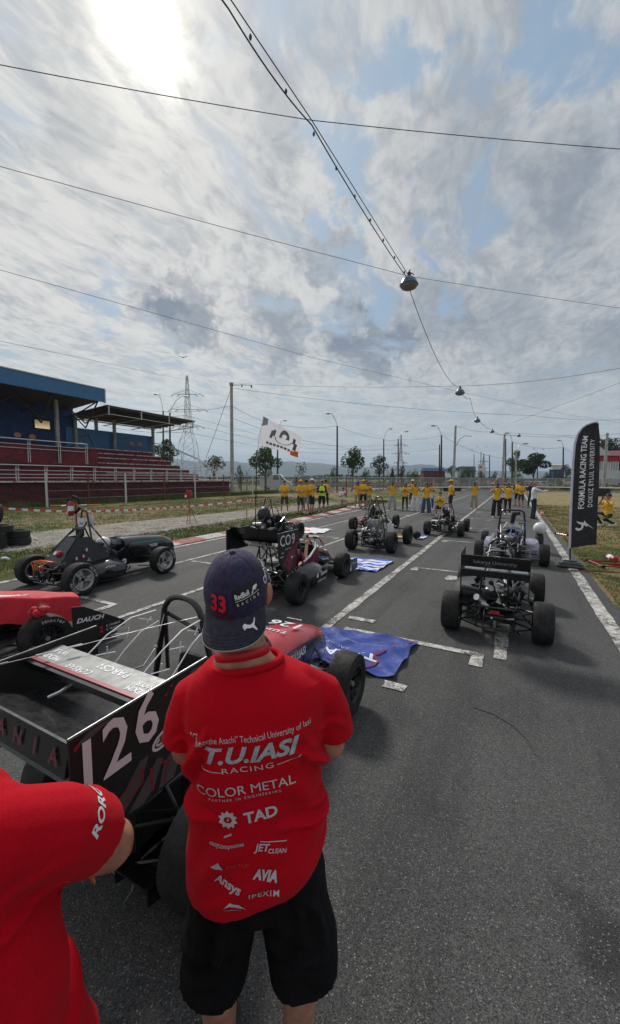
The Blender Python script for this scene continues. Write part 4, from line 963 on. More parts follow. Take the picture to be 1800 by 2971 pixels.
def shed(px0, px1, ytop, Y, m, label, roof=None, name='shed', d=8, rm='far_shed'):
    a = PY(px0, ytop, Y); b = PY(px1, ytop, Y); e = thing(name, label, 'building', (a.x, Y, -.03)); L = b.x - a.x; H = a.z; mb = MB(); mb.box((L / 2, d / 2, H / 2), (L, d, H), m); mb.build('wall', e, 0)
    mb = MB(); h = roof or .3; mb.loft([[(-.3, -.3, H), (L + .3, -.3, H), (L + .3, d + .3, H), (-.3, d + .3, H)], [(.0, d * .4, H + h), (L, d * .4, H + h), (L, d * .6, H + h), (0, d * .6, H + h)]], rm); mb.build('roof', e, 0)
    for k in range(3):
        mb = MB(); x = L * (k + .5) / 3; mb.box((x, -.02, H * .5), (L * .12, .06, H * .3), 'glass_dark'); mb.build('window', e, 0)
    return e
shed(1338, 1381, 1354, 140, 'far_shed', 'plain grey green box shed left of the billboard', d=3)
shed(1230, 1292, 1366, 150, 'brick_red', 'low long red shed with a blue roof below the hills', 1.2, rm='shed_blue', d=4)
shed(1608, 1634, 1362, 100, 'shed_blue', 'small dark blue shed left of the feather banner', d=2)
shed(1604, 1636, 1349, 130, 'build_white', 'white upper building behind the dark blue shed', name='white_house', rm='build_white', d=2)
e = thing('billboard', 'pale billboard on posts behind the double headed street lamp', 'billboard', (PY(1386, 1370, 150).x, 150, -.03)); L = 2.75; mb = MB(); zt = PY(1386, 1347, 150).z; mb.box((L / 2, 0, zt - 1.2), (L, .2, 2.5), 'build_white'); mb.build('board', e, 0)
mb = MB(); mb.tube([(L * .2, 0, 0), (L * .2, 0, zt - 2)], .1, 'galv', 6); mb.tube([(L * .8, 0, 0), (L * .8, 0, zt - 2)], .1, 'galv', 6); mb.build('post', e); mb = MB(); mb.plate([(.4, -.13, zt - 1), (1.3, -.13, zt - .7), (1.6, -.13, zt - 1.1), (.8, -.13, zt - 1.4)], .02, 'glass_dark'); mb.build('dark_print', e, 0)
e = thing('collapsed_shelter', 'white tilted roof over a dark red hut right of the concrete pole', 'shelter', (PY(1430, 1385, 95).x, 95, -.03)); mb = MB(); mb.box((2.2, 1, .9), (3, 2, 1.8), 'build_red'); mb.build('hut', e, 0); mb = MB(); mb.plate([(0, -.3, .6), (1.4, -.3, 2.4), (2.4, 2, 2.5), (.8, 2, .7)], .08, 'roof_white'); mb.build('roof', e, 0)

# ---------------------------------------------------------------- vehicles behind the fence
def road_vehicle(name, label, cat, px, Y, L, H, rz, prof, wheels, m, wins):
    e = thing(name, label, cat, (PY(px, 1390, Y).x, Y, 0), rz); mb = MB(); Wd = 1.8
    rings = []
    for y in (-Wd / 2, -Wd / 2 + .12, Wd / 2 - .12, Wd / 2):
        k = .94 if abs(y) > .8 else 1.; rings.append([(x * L - L / 2, y, .3 + (z - .0) * (H - .3) * k) for x, z in prof])
    mb.loft(rings, m); mb.build('body', e, 40)
    mb = MB()
    for P in wins:
        mb.plate([(x * L - L / 2, -Wd / 2 - .005, .3 + z * (H - .3)) for x, z in P], .02, 'glass_dark')
    mb.build('side_window', e, 0)
    for wx in wheels:
        for sy in (-1, 1): mb = MB(); mb.lathe([(-.1, .2), (-.11, .3), (-.06, .33), (.06, .33), (.11, .3), (.1, .2), (.08, .02)], 'rubber', 16, Matrix.Translation((wx * L - L / 2, sy * .82, .32)) @ Matrix.Rotation(R(90), 4, 'Z')); mb.build('wheel', e)
    mb = MB(); mb.box((L / 2 - .06, -.6, .75), (.08, .25, .15), 'white_paint'); mb.build('headlight', e, 0)
    return e
road_vehicle('parked_van', 'white panel van parked beyond the fence left of the spectators', 'van', 803, 62, 5.0, 2.45, R(-4), [(0, 0), (1, 0), (1, .3), (.97, .42), (.8, .55), (.64, .98), (.6, 1), (.02, .98), (0, .8)], (.2, .83), 'van_white', [[(.66, .56), (.78, .56), (.66, .9), (.62, .9)], [(.42, .6), (.6, .6), (.58, .9), (.42, .9)]])
road_vehicle('parked_car', 'white hatchback parked beyond the end of the grandstand wall', 'car', 640, 56, 4.2, 1.45, R(-6), [(0, 0), (1, 0), (1, .35), (.75, .5), (.58, .98), (.2, 1), (.02, .6)], (.2, .8), 'van_white', [[(.3, .55), (.48, .55), (.48, .92), (.3, .92)], [(.5, .55), (.7, .55), (.58, .9), (.5, .92)]])
road_vehicle('parked_car', 'pale car parked below the broad dark tree', 'car', 1578, 80, 4.4, 1.5, R(0), [(0, 0), (1, 0), (1, .35), (.75, .5), (.58, .98), (.2, 1), (.02, .6)], (.2, .8), 'van_white', [[(.3, .55), (.48, .55), (.48, .92), (.3, .92)]])
# ---------------------------------------------------------------- formula cars (x right, y forward, rear axle at the origin)
WHEEL = {}
def arc_text(mb, t, r, x, size, a0, step, m, bold=.02):
    for i, ch in enumerate(t):
        if ch == ' ': continue
        a = a0 - i * step; p = Vector((x, math.sin(-a) * 0, 0))
        up = Vector((0, math.cos(a), math.sin(a))); rt = Vector((0, math.sin(a), -math.cos(a)))
        mb.text(ch, size, frame((x, up.y * r, up.z * r), rt, up), m, bold)
def wheel_data(D, Wd, rr, style, letters=None):
    key = (D, Wd, rr, style, letters)
    if key in WHEEL: return WHEEL[key]
    h = Wd / 2; ro = D / 2; mb = MB(); s = ro - rr
    prof = [(-h * .82, rr), (-h * .95, rr + s * .12), (-h, rr + s * .4), (-h * .98, rr + s * .7), (-h * .90, ro - s * .1), (-h * .78, ro - .006), (-h * .4, ro), (h * .4, ro), (h * .78, ro - .006), (h * .90, ro - s * .1), (h * .98, rr + s * .7), (h, rr + s * .4), (h * .95, rr + s * .12), (h * .82, rr)]
    mb.lathe(prof, 'rubber', 44); ty = mb.build('tyre', None, 50)
    parts = [('tyre', ty.data)]; bpy.data.objects.remove(ty)
    mb = MB(); rm = 'rim_silver' if 'silver' in style else 'rim_black'; xf = h * .55
    mb.lathe([(-h * .84, rr + .004), (-h * .86, rr - .006), (-h * .7, rr - .02), (-h * .4, rr - .03), (h * .3, rr - .032), (h * .72, rr - .02), (h * .9, rr - .008), (h * .9, rr + .006), (h * .82, rr + .008)], rm, 36)
    if style == 'silver3':
        for k in range(3):
            for off in (-.24, .24):
                a = k * 2.0944 + off; ca, sa = math.cos(a), math.sin(a); rt = Vector((0, -sa, ca)); up = Vector((0, ca, sa)); p0 = up * .03; p1 = up * (rr - .02)
                mb.plate([Vector((xf, 0, 0)) + p0 - rt * .02, Vector((xf + .012, 0, 0)) + p1 - rt * .024, Vector((xf + .012, 0, 0)) + p1 + rt * .024, Vector((xf, 0, 0)) + p0 + rt * .02], .02, rm)
            a = k * 2.0944; up = Vector((0, math.cos(a), math.sin(a))); rt = Vector((0, -math.sin(a), math.cos(a)))
            mb.plate([Vector((xf, 0, 0)) - rt * .06 + up * .02, Vector((xf, 0, 0)) + up * .055 - rt * .03, Vector((xf, 0, 0)) + up * .055 + rt * .03, Vector((xf, 0, 0)) + rt * .06 + up * .02], .022, rm)
        for k in range(4): a = k * math.pi / 2 + .4; mb.cyl((xf, .055 * math.cos(a), .055 * math.sin(a)), (xf + .025, .055 * math.cos(a), .055 * math.sin(a)), .010, 'black_metal', 6)
        mb.cyl((xf - .03, 0, 0), (xf + .02, 0, 0), .028, 'black_metal', 12)
    else:
        ns = {'black10': 10, 'black6': 6, 'black8': 8}.get(style, 8); wv = {'black10': .010, 'black6': .016, 'black8': .012}.get(style, .012)
        for k in range(ns):
            a = 2 * math.pi * k / ns; up = Vector((0, math.cos(a), math.sin(a))); rt = Vector((0, -math.sin(a), math.cos(a)))
            for sg in ((-1, 1) if style == 'black6' else (0,)):
                mb.plate([Vector((xf - .02, 0, 0)) + up * .03 - rt * wv, Vector((xf + .01, 0, 0)) + up * (rr - .02) + rt * (sg * .035 - wv), Vector((xf + .01, 0, 0)) + up * (rr - .02) + rt * (sg * .035 + wv), Vector((xf - .02, 0, 0)) + up * .03 + rt * wv], .014, rm)
        mb.cyl((xf - .05, 0, 0), (xf + .012, 0, 0), .032, 'steel' if style == 'black6' else rm, 12, .022); mb.lathe([(xf, .05), (xf - .01, .06), (xf - .03, .06), (xf - .03, .02)], rm, 20)
    mb.lathe([(-.01, .03), (-.01, rr * .72), (.0, rr * .72), (.0, .03)], 'steel', 24)   # brake disc
    mb.lathe([(-h * .5, .02), (-h * .5, rr * .5), (-.02, rr * .55), (-.02, .02)], 'black_metal', 16)
    r_ = mb.build('rim', None, 40); parts.append(('rim', r_.data)); bpy.data.objects.remove(r_)
    if letters:
        mb = MB(); mr = rr + s * .42
        arc_text(mb, letters, mr, h + .0025, .055 if len(letters) > 4 else .04, 1.0, .15, 'tyre_white'); arc_text(mb, letters, mr, h + .0025, .055, 1.0 + math.pi, .15, 'tyre_white')
        l_ = mb.build('tyre_lettering', None, 0); parts.append(('tyre_lettering', l_.data)); bpy.data.objects.remove(l_)
    WHEEL[key] = parts; return parts
def put_wheel(car, x, y, D, Wd, rr, style, letters=None, steer=0., z=None, camber=0.):
    w = bpy.data.objects.new('wheel', None); col.objects.link(w); w.parent = car; w.location = (x, y, z or D / 2); w.empty_display_size = .1
    w.rotation_euler = (rnd.uniform(0, 6) * (0 if letters else 1), 0, 0); e = Euler((w.rotation_euler.x, camber, steer + (0 if x > 0 else math.pi))); w.rotation_euler = e
    for nm, me in wheel_data(D, Wd, rr, style, letters): o = bpy.data.objects.new(nm, me); col.objects.link(o); o.parent = w
    return w
def P1(mb, nm, car, sm=35): return mb.build(nm, car, sm)
def suspension(car, x, y, D, xin, span=.32, z0=.14, z1=.34, m='tube_black', push=True, pz=.45, dz=0):
    s = 1 if x > 0 else -1; xo = x - s * .09
    for z, zi in ((z0, z0 + .0), (z1, z1 - .02)):
        mb = MB()
        for dy in (-span / 2, span / 2): mb.tube([(xo, y, z), (s * xin, y + dy + dz, zi)], .0105, m, 6)
        mb.sphere((xo, y, z), .018, 'alu', 6, 5); P1(mb, 'wishbone', car)
    mb = MB(); mb.box((xo + s * .02, y, D / 2), (.035, .09, .24), 'dirty_alu', bev=.01); P1(mb, 'upright', car)
    if push:
        mb = MB(); mb.tube([(xo, y, z0 + .03), (s * (xin + .02), y, pz)], .009, 'steel' if m != 'tube_black' else m, 6); P1(mb, 'pushrod', car)
        mb = MB(); mb.cyl((s * (xin + .02), y, pz), (s * .03, y + .02, pz + .02), .016, 'steel', 8); mb.cyl((s * xin * .75, y, pz), (s * xin * .35, y, pz + .01), .028, 'black_metal', 10); P1(mb, 'damper', car)
def hoop(w0, w1, h, y, r, lean=0., m='tube_black', z0=.12, rad=.12, shoulder=None):
    pts = []; hw0, hw1 = w0 / 2, w1 / 2; sh = shoulder or h * .55
    L = [(-hw0, z0), (-hw0 * 1., z0 + (sh - z0) * .5), (-(hw0 * .6 + hw1 * .4), sh)]
    arc = [(-hw1 * math.cos(a), h - rad + rad * math.sin(a)) for a in [math.pi / 2 * k / 6 for k in range(7)]]
    arc2 = []
    for a in [math.pi / 2 * k / 6 for k in range(7)]:
        arc2.append((-(hw1 - rad) - rad * math.cos(a) if hw1 > rad else -hw1 * math.cos(a), h - rad + rad * math.sin(a)))
    half = L + arc2; full = half + [(-x, z) for x, z in reversed(half)]
    mb = MB(); mb.tube([(x, y + lean * (z - z0), z) for x, z in full], r, m, 10); return mb
def clutter(car, seed, y0, y1, hw, z0, z1, n=26, name='engine', dark=.75, shiny=('steel', 'alu', 'dirty_alu', 'white_paint')):
    rr = random.Random(seed); mb = MB()
    mb.box((0, (y0 + y1) / 2, z0 + (z1 - z0) * .35), (hw * 1.3, (y1 - y0) * .7, (z1 - z0) * .6), 'black_metal', bev=.03)
    mb.box((0, (y0 + y1) / 2 + .05, z0 + (z1 - z0) * .75), (hw * 1.1, (y1 - y0) * .45, (z1 - z0) * .3), 'dirty_alu', bev=.03)
    for i in range(n):
        m = rr.choice(('black_metal', 'tube_black', 'seat_black', 'gloss_black')) if rr.random() < dark else rr.choice(shiny)
        c = (rr.uniform(-hw, hw), rr.uniform(y0, y1), rr.uniform(z0, z1)); k = rr.random()
        if k < .35: mb.box(c, (rr.uniform(.03, .12), rr.uniform(.03, .12), rr.uniform(.03, .12)), m, (rr.uniform(-.5, .5), rr.uniform(-.5, .5), rr.uniform(-1, 1)), bev=.008)
        elif k < .65: d_ = Vector((rr.uniform(-1, 1), rr.uniform(-1, 1), rr.uniform(-.6, .6))).normalized() * rr.uniform(.04, .1); mb.cyl(Vector(c) - d_, Vector(c) + d_, rr.uniform(.012, .04), m, 10)
        else:
            P = [Vector(c)]; dr = Vector((rr.uniform(-1, 1), rr.uniform(-1, 1), rr.uniform(-.5, 1)))
            for j in range(4): dr = (dr + Vector((rr.uniform(-1, 1), rr.uniform(-1, 1), rr.uniform(-1, .6)))).normalized(); P.append(P[-1] + dr * rr.uniform(.04, .09))
            P = [p if abs(p.x) < hw + .05 else Vector((hw * (1 if p.x > 0 else -1), p.y, p.z)) for p in P]; mb.tube(P, rr.uniform(.006, .016), m if rr.random() < .8 else 'steel', 6)
    return P1(mb, name, car)
def bodyloft(secs, m, ms=None, nrm=16, name='nose', car=None, cap=True, sq=2.6):
    """secs: (y, half width, z low, z high); superellipse rings"""
    mb = MB(); rings = []
    for (y, hw, zl, zh) in secs:
        ring = []
        for k in range(nrm * 2):
            a = 2 * math.pi * k / (nrm * 2); c, s = math.cos(a), math.sin(a)
            ring.append((hw * math.copysign(abs(c) ** (2 / sq), c), y, (zl + zh) / 2 + (zh - zl) / 2 * math.copysign(abs(s) ** (2 / sq), s)))
        rings.append(ring)
    mb.loft(rings, m, cap=cap, ms=ms); return P1(mb, name, car, 50)
def tub(secs, m, car, name='cockpit_side', t=.02, m2='seat_black'):
    """open topped tub: secs (y, half width bottom, half width top, z low, z top)"""
    mb = MB(); R1 = []; R2 = []
    for (y, wb, wt, zl, zt) in secs:
        R1.append([(-wt, y, zt), (-wt * .99, y, (zl + zt) / 2 + .03), (-wb, y, zl + .03), (-wb + .03, y, zl), (wb - .03, y, zl), (wb, y, zl + .03), (wt * .99, y, (zl + zt) / 2 + .03), (wt, y, zt)])
        R2.append([(-wt + t, y, zt), (-wt * .99 + t, y, (zl + zt) / 2 + .03), (-wb + t, y, zl + .05), (-wb + .05, y, zl + t), (wb - .05, y, zl + t), (wb - t, y, zl + .05), (wt * .99 - t, y, (zl + zt) / 2 + .03), (wt - t, y, zt)])
    mb.loft(R1, m, False, False); mb.loft(R2, m2, False, False)
    o1 = 0
    for a, b in zip(range(len(secs) - 1), range(1, len(secs))):
        for k in (0, 7): mb.add([R1[a][k], R1[b][k], R2[b][k], R2[a][k]], [(0, 1, 2, 3)], m)
    for e_ in (0, -1): mb.add(R1[e_] + R2[e_], [(i, i + 1, 8 + i + 1, 8 + i) for i in range(7)], m)
    return P1(mb, name, car, 40)
def base_car(name, label, u, w, o):
    car = thing(name, label, 'race car', W(u, w), TRACK_ROT + o.get('rz', 0), 'formula race cars lined up on the grid')
    wb, tr, trf = o['wb'], o['track'], o.get('trackf', o['track']); D, Wd, rr_ = o['D'], o.get('W', .2), o.get('rr', .13); st = o.get('style', 'black10'); le = o.get('letters')
    for sx in (-1, 1):
        put_wheel(car, sx * tr / 2, 0, D, Wd, rr_, st, le); put_wheel(car, sx * trf / 2, wb, D, Wd * .95, rr_, st, le, steer=o.get('steer', 0))
        suspension(car, sx * tr / 2, 0, D, .2, m=o.get('sus', 'tube_black'), pz=o.get('pz', .42)); suspension(car, sx * trf / 2, wb, D, .2, m=o.get('sus', 'tube_black'), pz=.48, dz=-.05)
        mb = MB(); mb.cyl((sx * .1, .02, D / 2), (sx * (tr / 2 - .12), 0, D / 2), .014, 'black_metal', 8); mb.cyl((sx * .12, .02, D / 2), (sx * .2, .02, D / 2), .045, 'rubber', 10, .03); P1(mb, 'driveshaft', car)
        mb = MB(); mb.tube([(sx * .16, wb + .08, .2), (sx * (trf / 2 - .1), wb + .07, .2)], .008, 'steel', 6); P1(mb, 'tie_rod', car)
    mb = MB(); mb.lathe([(-.09, .02), (-.09, .07), (-.02, .11), (.02, .11), (.09, .07), (.09, .02)], 'dirty_alu', 18, Matrix.Translation((0, .02, D / 2))); mb.lathe([(-.125, .03), (-.125, .1), (-.118, .1), (-.118, .03)], 'steel', 20, Matrix.Translation((0, .02, D / 2))); P1(mb, 'differential', car)
    if o.get('rearframe', True):
        mb = MB(); t = .0125
        for sx in (-1, 1):
            X = sx * .2
            mb.tube([(X, -.15, .13), (X, -.15, .38)], t, 'tube_black'); mb.tube([(X, -.15, .13), (sx * .26, .55, .12)], t, 'tube_black'); mb.tube([(X, -.15, .38), (sx * .27, .55, .42)], t, 'tube_black')
            mb.tube([(X, -.15, .38), (X, .2, .13)], t, 'tube_black'); mb.tube([(X, .2, .13), (sx * .24, .3, .4)], t, 'tube_black'); mb.tube([(X, .12, .13), (X, .12, .39)], t, 'tube_black')
        for z in (.13, .38): mb.tube([(-.2, -.15, z), (.2, -.15, z)], t, 'tube_black'); mb.tube([(-.2, .12, z), (.2, .12, z)], t, 'tube_black')
        P1(mb, 'rear_frame', car)
    if o.get('jack', True): mb = MB(); mb.tube([(-.18, -.16, .14), (-.18, -.24, .16), (.18, -.24, .16), (.18, -.16, .14)], .013, 'tube_black'); P1(mb, 'jacking_bar', car)
    return car
def braces(car, hh, yh, hw, n='hoop_brace', back=-.05, zb=.4, front=None, top=.92):
    for sx in (-1, 1):
        mb = MB(); mb.tube([(sx * hw, yh, hh * top), (sx * .2, back, zb)], .0125, 'tube_black'); P1(mb, n, car)
def seat(car, y, z=.12, h=.5, w=.3):
    mb = MB(); n = 8
    mb.loft([[(-w / 2, y + .32, z), (-w / 2 * .6, y + .3, z - .02), (w / 2 * .6, y + .3, z - .02), (w / 2, y + .32, z)], [(-w / 2, y + .05, z + .02), (-w / 2 * .6, y + .02, z), (w / 2 * .6, y + .02, z), (w / 2, y + .05, z + .02)], [(-w / 2 * .95, y - .1, z + h), (-w / 2 * .5, y - .13, z + h + .04), (w / 2 * .5, y - .13, z + h + .04), (w / 2 * .95, y - .1, z + h)]], 'seat_black', False, False)
    P1(mb, 'seat', car); mb = MB(); mb.box((0, y - .14, z + h + .12), (.2, .05, .16), 'seat_black', (-.2, 0, 0), bev=.02); P1(mb, 'headrest', car)
def swheel(car, y, z, tilt=.5):
    mb = MB(); P = [(.12 * math.cos(a), y + .02 * math.sin(a), z + .09 * math.sin(a)) for a in [2 * math.pi * k / 20 for k in range(20)]]; mb.tube(P, .012, 'seat_black', 8, True); mb.box((0, y, z), (.14, .03, .06), 'gloss_black', bev=.01); mb.cyl((0, y, z), (0, y + .25, z - .06), .012, 'black_metal', 8); P1(mb, 'steering_wheel', car)
def endplate(car, x, poly, m, t=.012, name='endplate', parent=None):
    mb = MB(); mb.prism([(p[0], p[1]) for p in poly], t, m, Matrix(((0, 0, 1, x - t / 2), (1, 0, 0, 0), (0, 1, 0, 0), (0, 0, 0, 1)))); return mb.build(name, parent or car, 0)
def foil(parent, x0, x1, y, z, chord, ang, m, name='wing_element', t=.03, camber=.06, ms=None):
    """inverted wing element; leading edge at (y, z), trailing edge behind and up"""
    mb = MB(); prof = []
    up = [(0, 0), (.08, .55), (.3, .8), (.6, .5), (1, .05)]; dn = [(1, -.05), (.6, -.6), (.3, -1), (.08, -.6)]
    for (f, h) in up + dn:
        a = f * chord; b = h * t / 2 - camber * chord * 4 * f * (1 - f); prof.append((y - a * math.cos(ang) - b * math.sin(ang), z + a * math.sin(ang) + b * math.cos(ang)))
    mb.loft([[(x0, p[0], p[1]) for p in prof], [(x1, p[0], p[1]) for p in prof]], m); return mb.build(name, parent, 35)
def side_text(mb, t, x, y, z, size, m, bold=.01, right=True, shear=0, sx=1., tilt=0.):
    """text on a vertical plane at x, read from outside (right side of the car)"""
    c, s_ = math.cos(tilt), math.sin(tilt)
    M = frame((x, y, z), (0, c, s_), (0, -s_, c)) if right else frame((x, y, z), (0, -c, s_), (0, s_, c)); mb.text(t, size, M, m, bold, shear, sx)

# ------- car with the big 126 wing, in front
c = base_car('formula_car', 'black and red formula car with 126 on its large rear wing, nearest of all', 1.23, -1.64, dict(wb=1.58, track=1.02, trackf=1.02, D=.48, W=.2, rr=.15, style='black6'))
mb = hoop(.60, .30, 1.20, .37, .017, lean=-.02, rad=.13, shoulder=.7); P1(mb, 'main_hoop', c); braces(c, 1.20, .37, .14, back=1.0, zb=.60, top=.9); mb = hoop(.5, .34, .76, 1.0, .0135, rad=.1, shoulder=.5); P1(mb, 'front_hoop', c)
clutter(c, 3, -.1, .4, .24, .12, .52, 46); seat(c, .55, .14, .5); swheel(c, .92, .58)
for sx in (-1, 1):
    mb = MB(); P = [(sx * .20, -.10, .99), (sx * .20, .02, 1.06), (sx * .19, .16, 1.11), (sx * .17, .31, 1.11)]; Q = [(sx * .20, .02, .86), (sx * .20, .12, .94), (sx * .19, .22, 1.01), (sx * .17, .33, 1.04)]
    mb.tube(P, .0038, 'sticker_white', 6); mb.tube(Q, .0038, 'sticker_white', 6); mb.tube([P[0], Q[0]], .003, 'sticker_white', 6)
    for k in range(3): a, b = Vector(P[k]), Vector(Q[k + 1]); mb.tube([a.lerp(b, .25), a.lerp(b, .75)], .003, 'sticker_white', 6); a, b = Vector(P[k + 1]), Vector(Q[k]); mb.tube([a.lerp(b, .3), a.lerp(b, .6)], .003, 'sticker_white', 6)
    P1(mb, 'wing_stay', c)
mb = MB(); mb.tube([(-.14, .35, 1.10), (-.12, .26, .92), (-.03, .10, .90), (.12, -.12, 1.0)], .004, 'steel', 6); mb.sphere((-.12, .26, .92), .012, 'steel', 8, 6); mb.tube([(-.15, .36, 1.10), (-.14, .36, .75)], .012, 'tube_black', 6); P1(mb, 'strut_wire', c)
mb = MB(); mb.tube([(-.40, -.40, 1.03), (-.25, -.18, 1.05), (-.05, .15, 1.08), (.1, .36, 1.1)], .002, 'steel', 5)
for f in (0, .25, .45): p = Vector((-.40, -.40, 1.03)).lerp(Vector((-.05, .15, 1.08)), f); mb.tube([p, p + Vector((.03, .05, .004))], .005, 'steel', 6)
P1(mb, 'tension_cable', c)
wing = bpy.data.objects.new('rear_wing', None); col.objects.link(wing); wing.parent = c
EX = .405; ep = [(-.54, 1.035), (-.54, .70), (-.30, .60), (.00, .60), (.10, .74), (.10, 1.045)]
endplate(c, EX, ep, 'matt_carbon', parent=wing); endplate(c, -EX, ep, 'matt_carbon', parent=wing)
for sx in (-1, 1): mb = MB(); mb.tube([(sx * EX, -.54, 1.037), (sx * EX, .10, 1.047)], .0024, 'alu', 4); P1(mb, 'endplate_edge', wing)  # thin bright line drawing the highlight along each endplate top
foil(wing, -EX + .01, EX - .01, .03, .76, .56, .38, 'carbon', t=.04, camber=.05)
mb = MB(); mb.box((0, -.535, .955), (EX * 2 - .02, .012, .11), 'carbon', (-.18, 0, 0)); mb.box((0, -.50, .86), (EX * 2 - .02, .012, .06), 'carbon', (-.5, 0, 0)); P1(mb, 'rear_flap', wing)
mb = MB(); mb.box((0, -.175, 1.005), (EX * 2 - .02, .155, .012), 'silver_vinyl', (.06, 0, 0)); mb.box((0, -.262, .992), (EX * 2 - .02, .022, .03), 'gloss_black', (.06, 0, 0), bev=.005); P1(mb, 'top_flap', wing)
mb = MB(); mb.box((0, -.243, 1.012), (EX * 2 - .03, .018, .004), 'livery_red', (.06, 0, 0))
def toptext(t, x, y, size, **k): mb.text(t, size, frame((x, y, 1.0125 + (y + .175) * .06), (-1, 0, 0), (0, -1, -.06)), 'sticker_white', **k)
toptext('PARCS', .10, -.145, .055, bold=.02, sx=1.1); toptext('CORSAR', -.07, -.205, .045, bold=.02, shear=.3); toptext('RACING', -.07, -.229, .014); toptext('WYR', -.31, -.145, .045, bold=.02); toptext('WYR', .31, -.165, .04, bold=.02); toptext('MEXIM', -.31, -.195, .045, bold=.03); toptext('MEXIM', .31, -.205, .04, bold=.03)
for k in range(2):
    for j in range(2): zz_ = 1.0135; mb.add([(-.02 + k * .025, -.165 + j * .022, zz_), (.0 + k * .025, -.165 + j * .022, zz_), (-.01 + k * .025, -.148 + j * .022, zz_ + .001)], [(0, 1, 2)], 'sticker_white')
mb.build('wing_print', wing, 0)
# livery and number on the right endplate
xo = EX + .0075; mb = MB()
def flat(P, m, dx=0.): mb.add([(xo + dx, p[0], p[1]) for p in P], [tuple(range(len(P)))], m)
flat([(-.53, 1.0), (-.47, 1.03), (-.38, 1.03), (-.47, 1.0)], 'livery_grey'); flat([(-.53, 1.0), (-.51, 1.01), (-.505, 1.0), (-.525, .985)], 'livery_red', .001)
flat([(-.44, .66), (-.35, .72), (-.28, .79), (-.24, .79), (-.28, .70), (-.36, .635)], 'livery_grey'); flat([(-.34, .62), (-.25, .70), (-.20, .75), (-.17, .73), (-.22, .64), (-.27, .605)], 'livery_grey'); flat([(-.20, .61), (-.17, .70), (-.10, .76), (-.04, .75), (-.12, .61)], 'livery_grey'); flat([(-.10, .94), (.0, 1.03), (.06, 1.03), (-.06, .92)], 'livery_grey'); flat([(-.21, .80), (-.14, .90), (-.13, .86), (-.18, .79)], 'livery_grey')
def line(P, wd, m):
    for a, b in zip(P, P[1:]):
        d_ = Vector((b[0] - a[0], b[1] - a[1])).normalized(); n_ = Vector((-d_.y, d_.x)) * wd / 2; flat([(a[0] + n_.x, a[1] + n_.y), (b[0] + n_.x, b[1] + n_.y), (b[0] - n_.x, b[1] - n_.y), (a[0] - n_.x, a[1] - n_.y)], m, .0012)
line([(-.40, .75), (-.38, .705), (-.27, .75), (-.27, .70), (-.38, .655)], .007, 'livery_red'); line([(-.20, .72), (-.14, .705), (-.17, .62)], .007, 'livery_red'); line([(-.235, .73), (-.225, .63)], .010, 'livery_red')
for (y, z) in ((-.16, .99), (-.13, 1.015), (-.04, 1.0), (.03, .97)): flat([(y, z), (y + .02, z + .014), (y + .017, z - .008)], 'livery_red', .0012)
for k_, (ch, yy, zz_) in enumerate((('1', -.485, .89), ('2', -.375, .91), ('6', -.245, .938))): side_text(mb, ch, xo + .002 + .0004 * k_, yy, zz_, .285, 'sticker_white', .012, sx=.86)
side_text(mb, 'PARCS', xo + .002, -.04, .755, .06, 'sticker_white', .03, tilt=.05); side_text(mb, 'WYR', xo + .002, .02, .99, .045, 'sticker_white', .02)
for (ry, rz_, a0, a1, th) in ((.055, .030, .6, 5.4, .012), (.038, .014, 2.2, 6.0, .008)):
    P = [(-.165 + ry * math.cos(a0 + (a1 - a0) * k / 14), .815 + rz_ * math.sin(a0 + (a1 - a0) * k / 14) + .2 * ry * math.cos(a0 + (a1 - a0) * k / 14)) for k in range(15)]; line(P, th, 'sticker_white')
mb.build('endplate_print', wing, 0)
for i, ch in enumerate('ROMANIA'):
    mb = MB(); mb.text(ch, .075, frame((-.33 + i * .11, -.5475, .955), (1, 0, 0), (0, .18, .98)), 'faded_red', .03); mb.build('flap_letter', wing, 0)
mb = MB(); mb.tube([(-.05, -.16, .99), (-.10, -.28, .93), (-.12, -.32, .92)], .007, 'alu', 6); P1(mb, 'wing_support', wing)
for sx in (-1, 1): mb = MB(); mb.tube([(sx * .12, -.1, .42), (sx * .13, -.05, .76)], .011, 'tube_black', 6); P1(mb, 'wing_mount', wing)
# nose: red top, dark blue sides
def msn(k, i): f = (i + .5) / 32 * 2 * math.pi; return 'nose_red' if .62 < f < 2.52 else 'nose_blue'
nose = bodyloft([(.98, .27, .25, .70), (1.15, .27, .18, .70), (1.45, .25, .16, .66), (1.75, .21, .16, .58), (1.92, .17, .17, .51), (1.99, .10, .2, .42)], 'nose_blue', msn, name='nose', car=c)
tub([(.35, .26, .30, .1, .42), (.6, .27, .31, .1, .46), (.85, .27, .29, .1, .54), (1.0, .26, .27, .1, .66)], 'nose_blue', c)
mb = MB(); side_text(mb, 'T.U.IASI', .271, 1.22, .56, .085, 'sticker_white', .025, sx=.8); mb.build('side_print', nose, 0); mb = MB()
def nt(t, x, y, size, mm, **k): mb.text(t, size, frame((x, y, .704 - max(0, y - 1.15) * .135), (-1, 0, 0), (0, -1, .13)), mm, **k)
nt('126', .0, 1.50, .20, 'sticker_white', bold=.01, sx=1.1); mb.build('nose_print', nose, 0); mb = MB(); nt('T.U.IASI', .0, 1.28, .08, 'sticker_white', bold=.02); mb.build('nose_print', nose, 0); mb = MB(); nt('RACING', -.04, 1.70, .04, 'sticker_white', bold=.02); mb.build('nose_print', nose, 0)
mb = MB(); mb.box((.0, .985, .58), (.4, .02, .18), 'dash_grey', bev=.01); mb.box((.0, .97, .59), (.16, .01, .08), 'gloss_black'); P1(mb, 'dashboard', c)
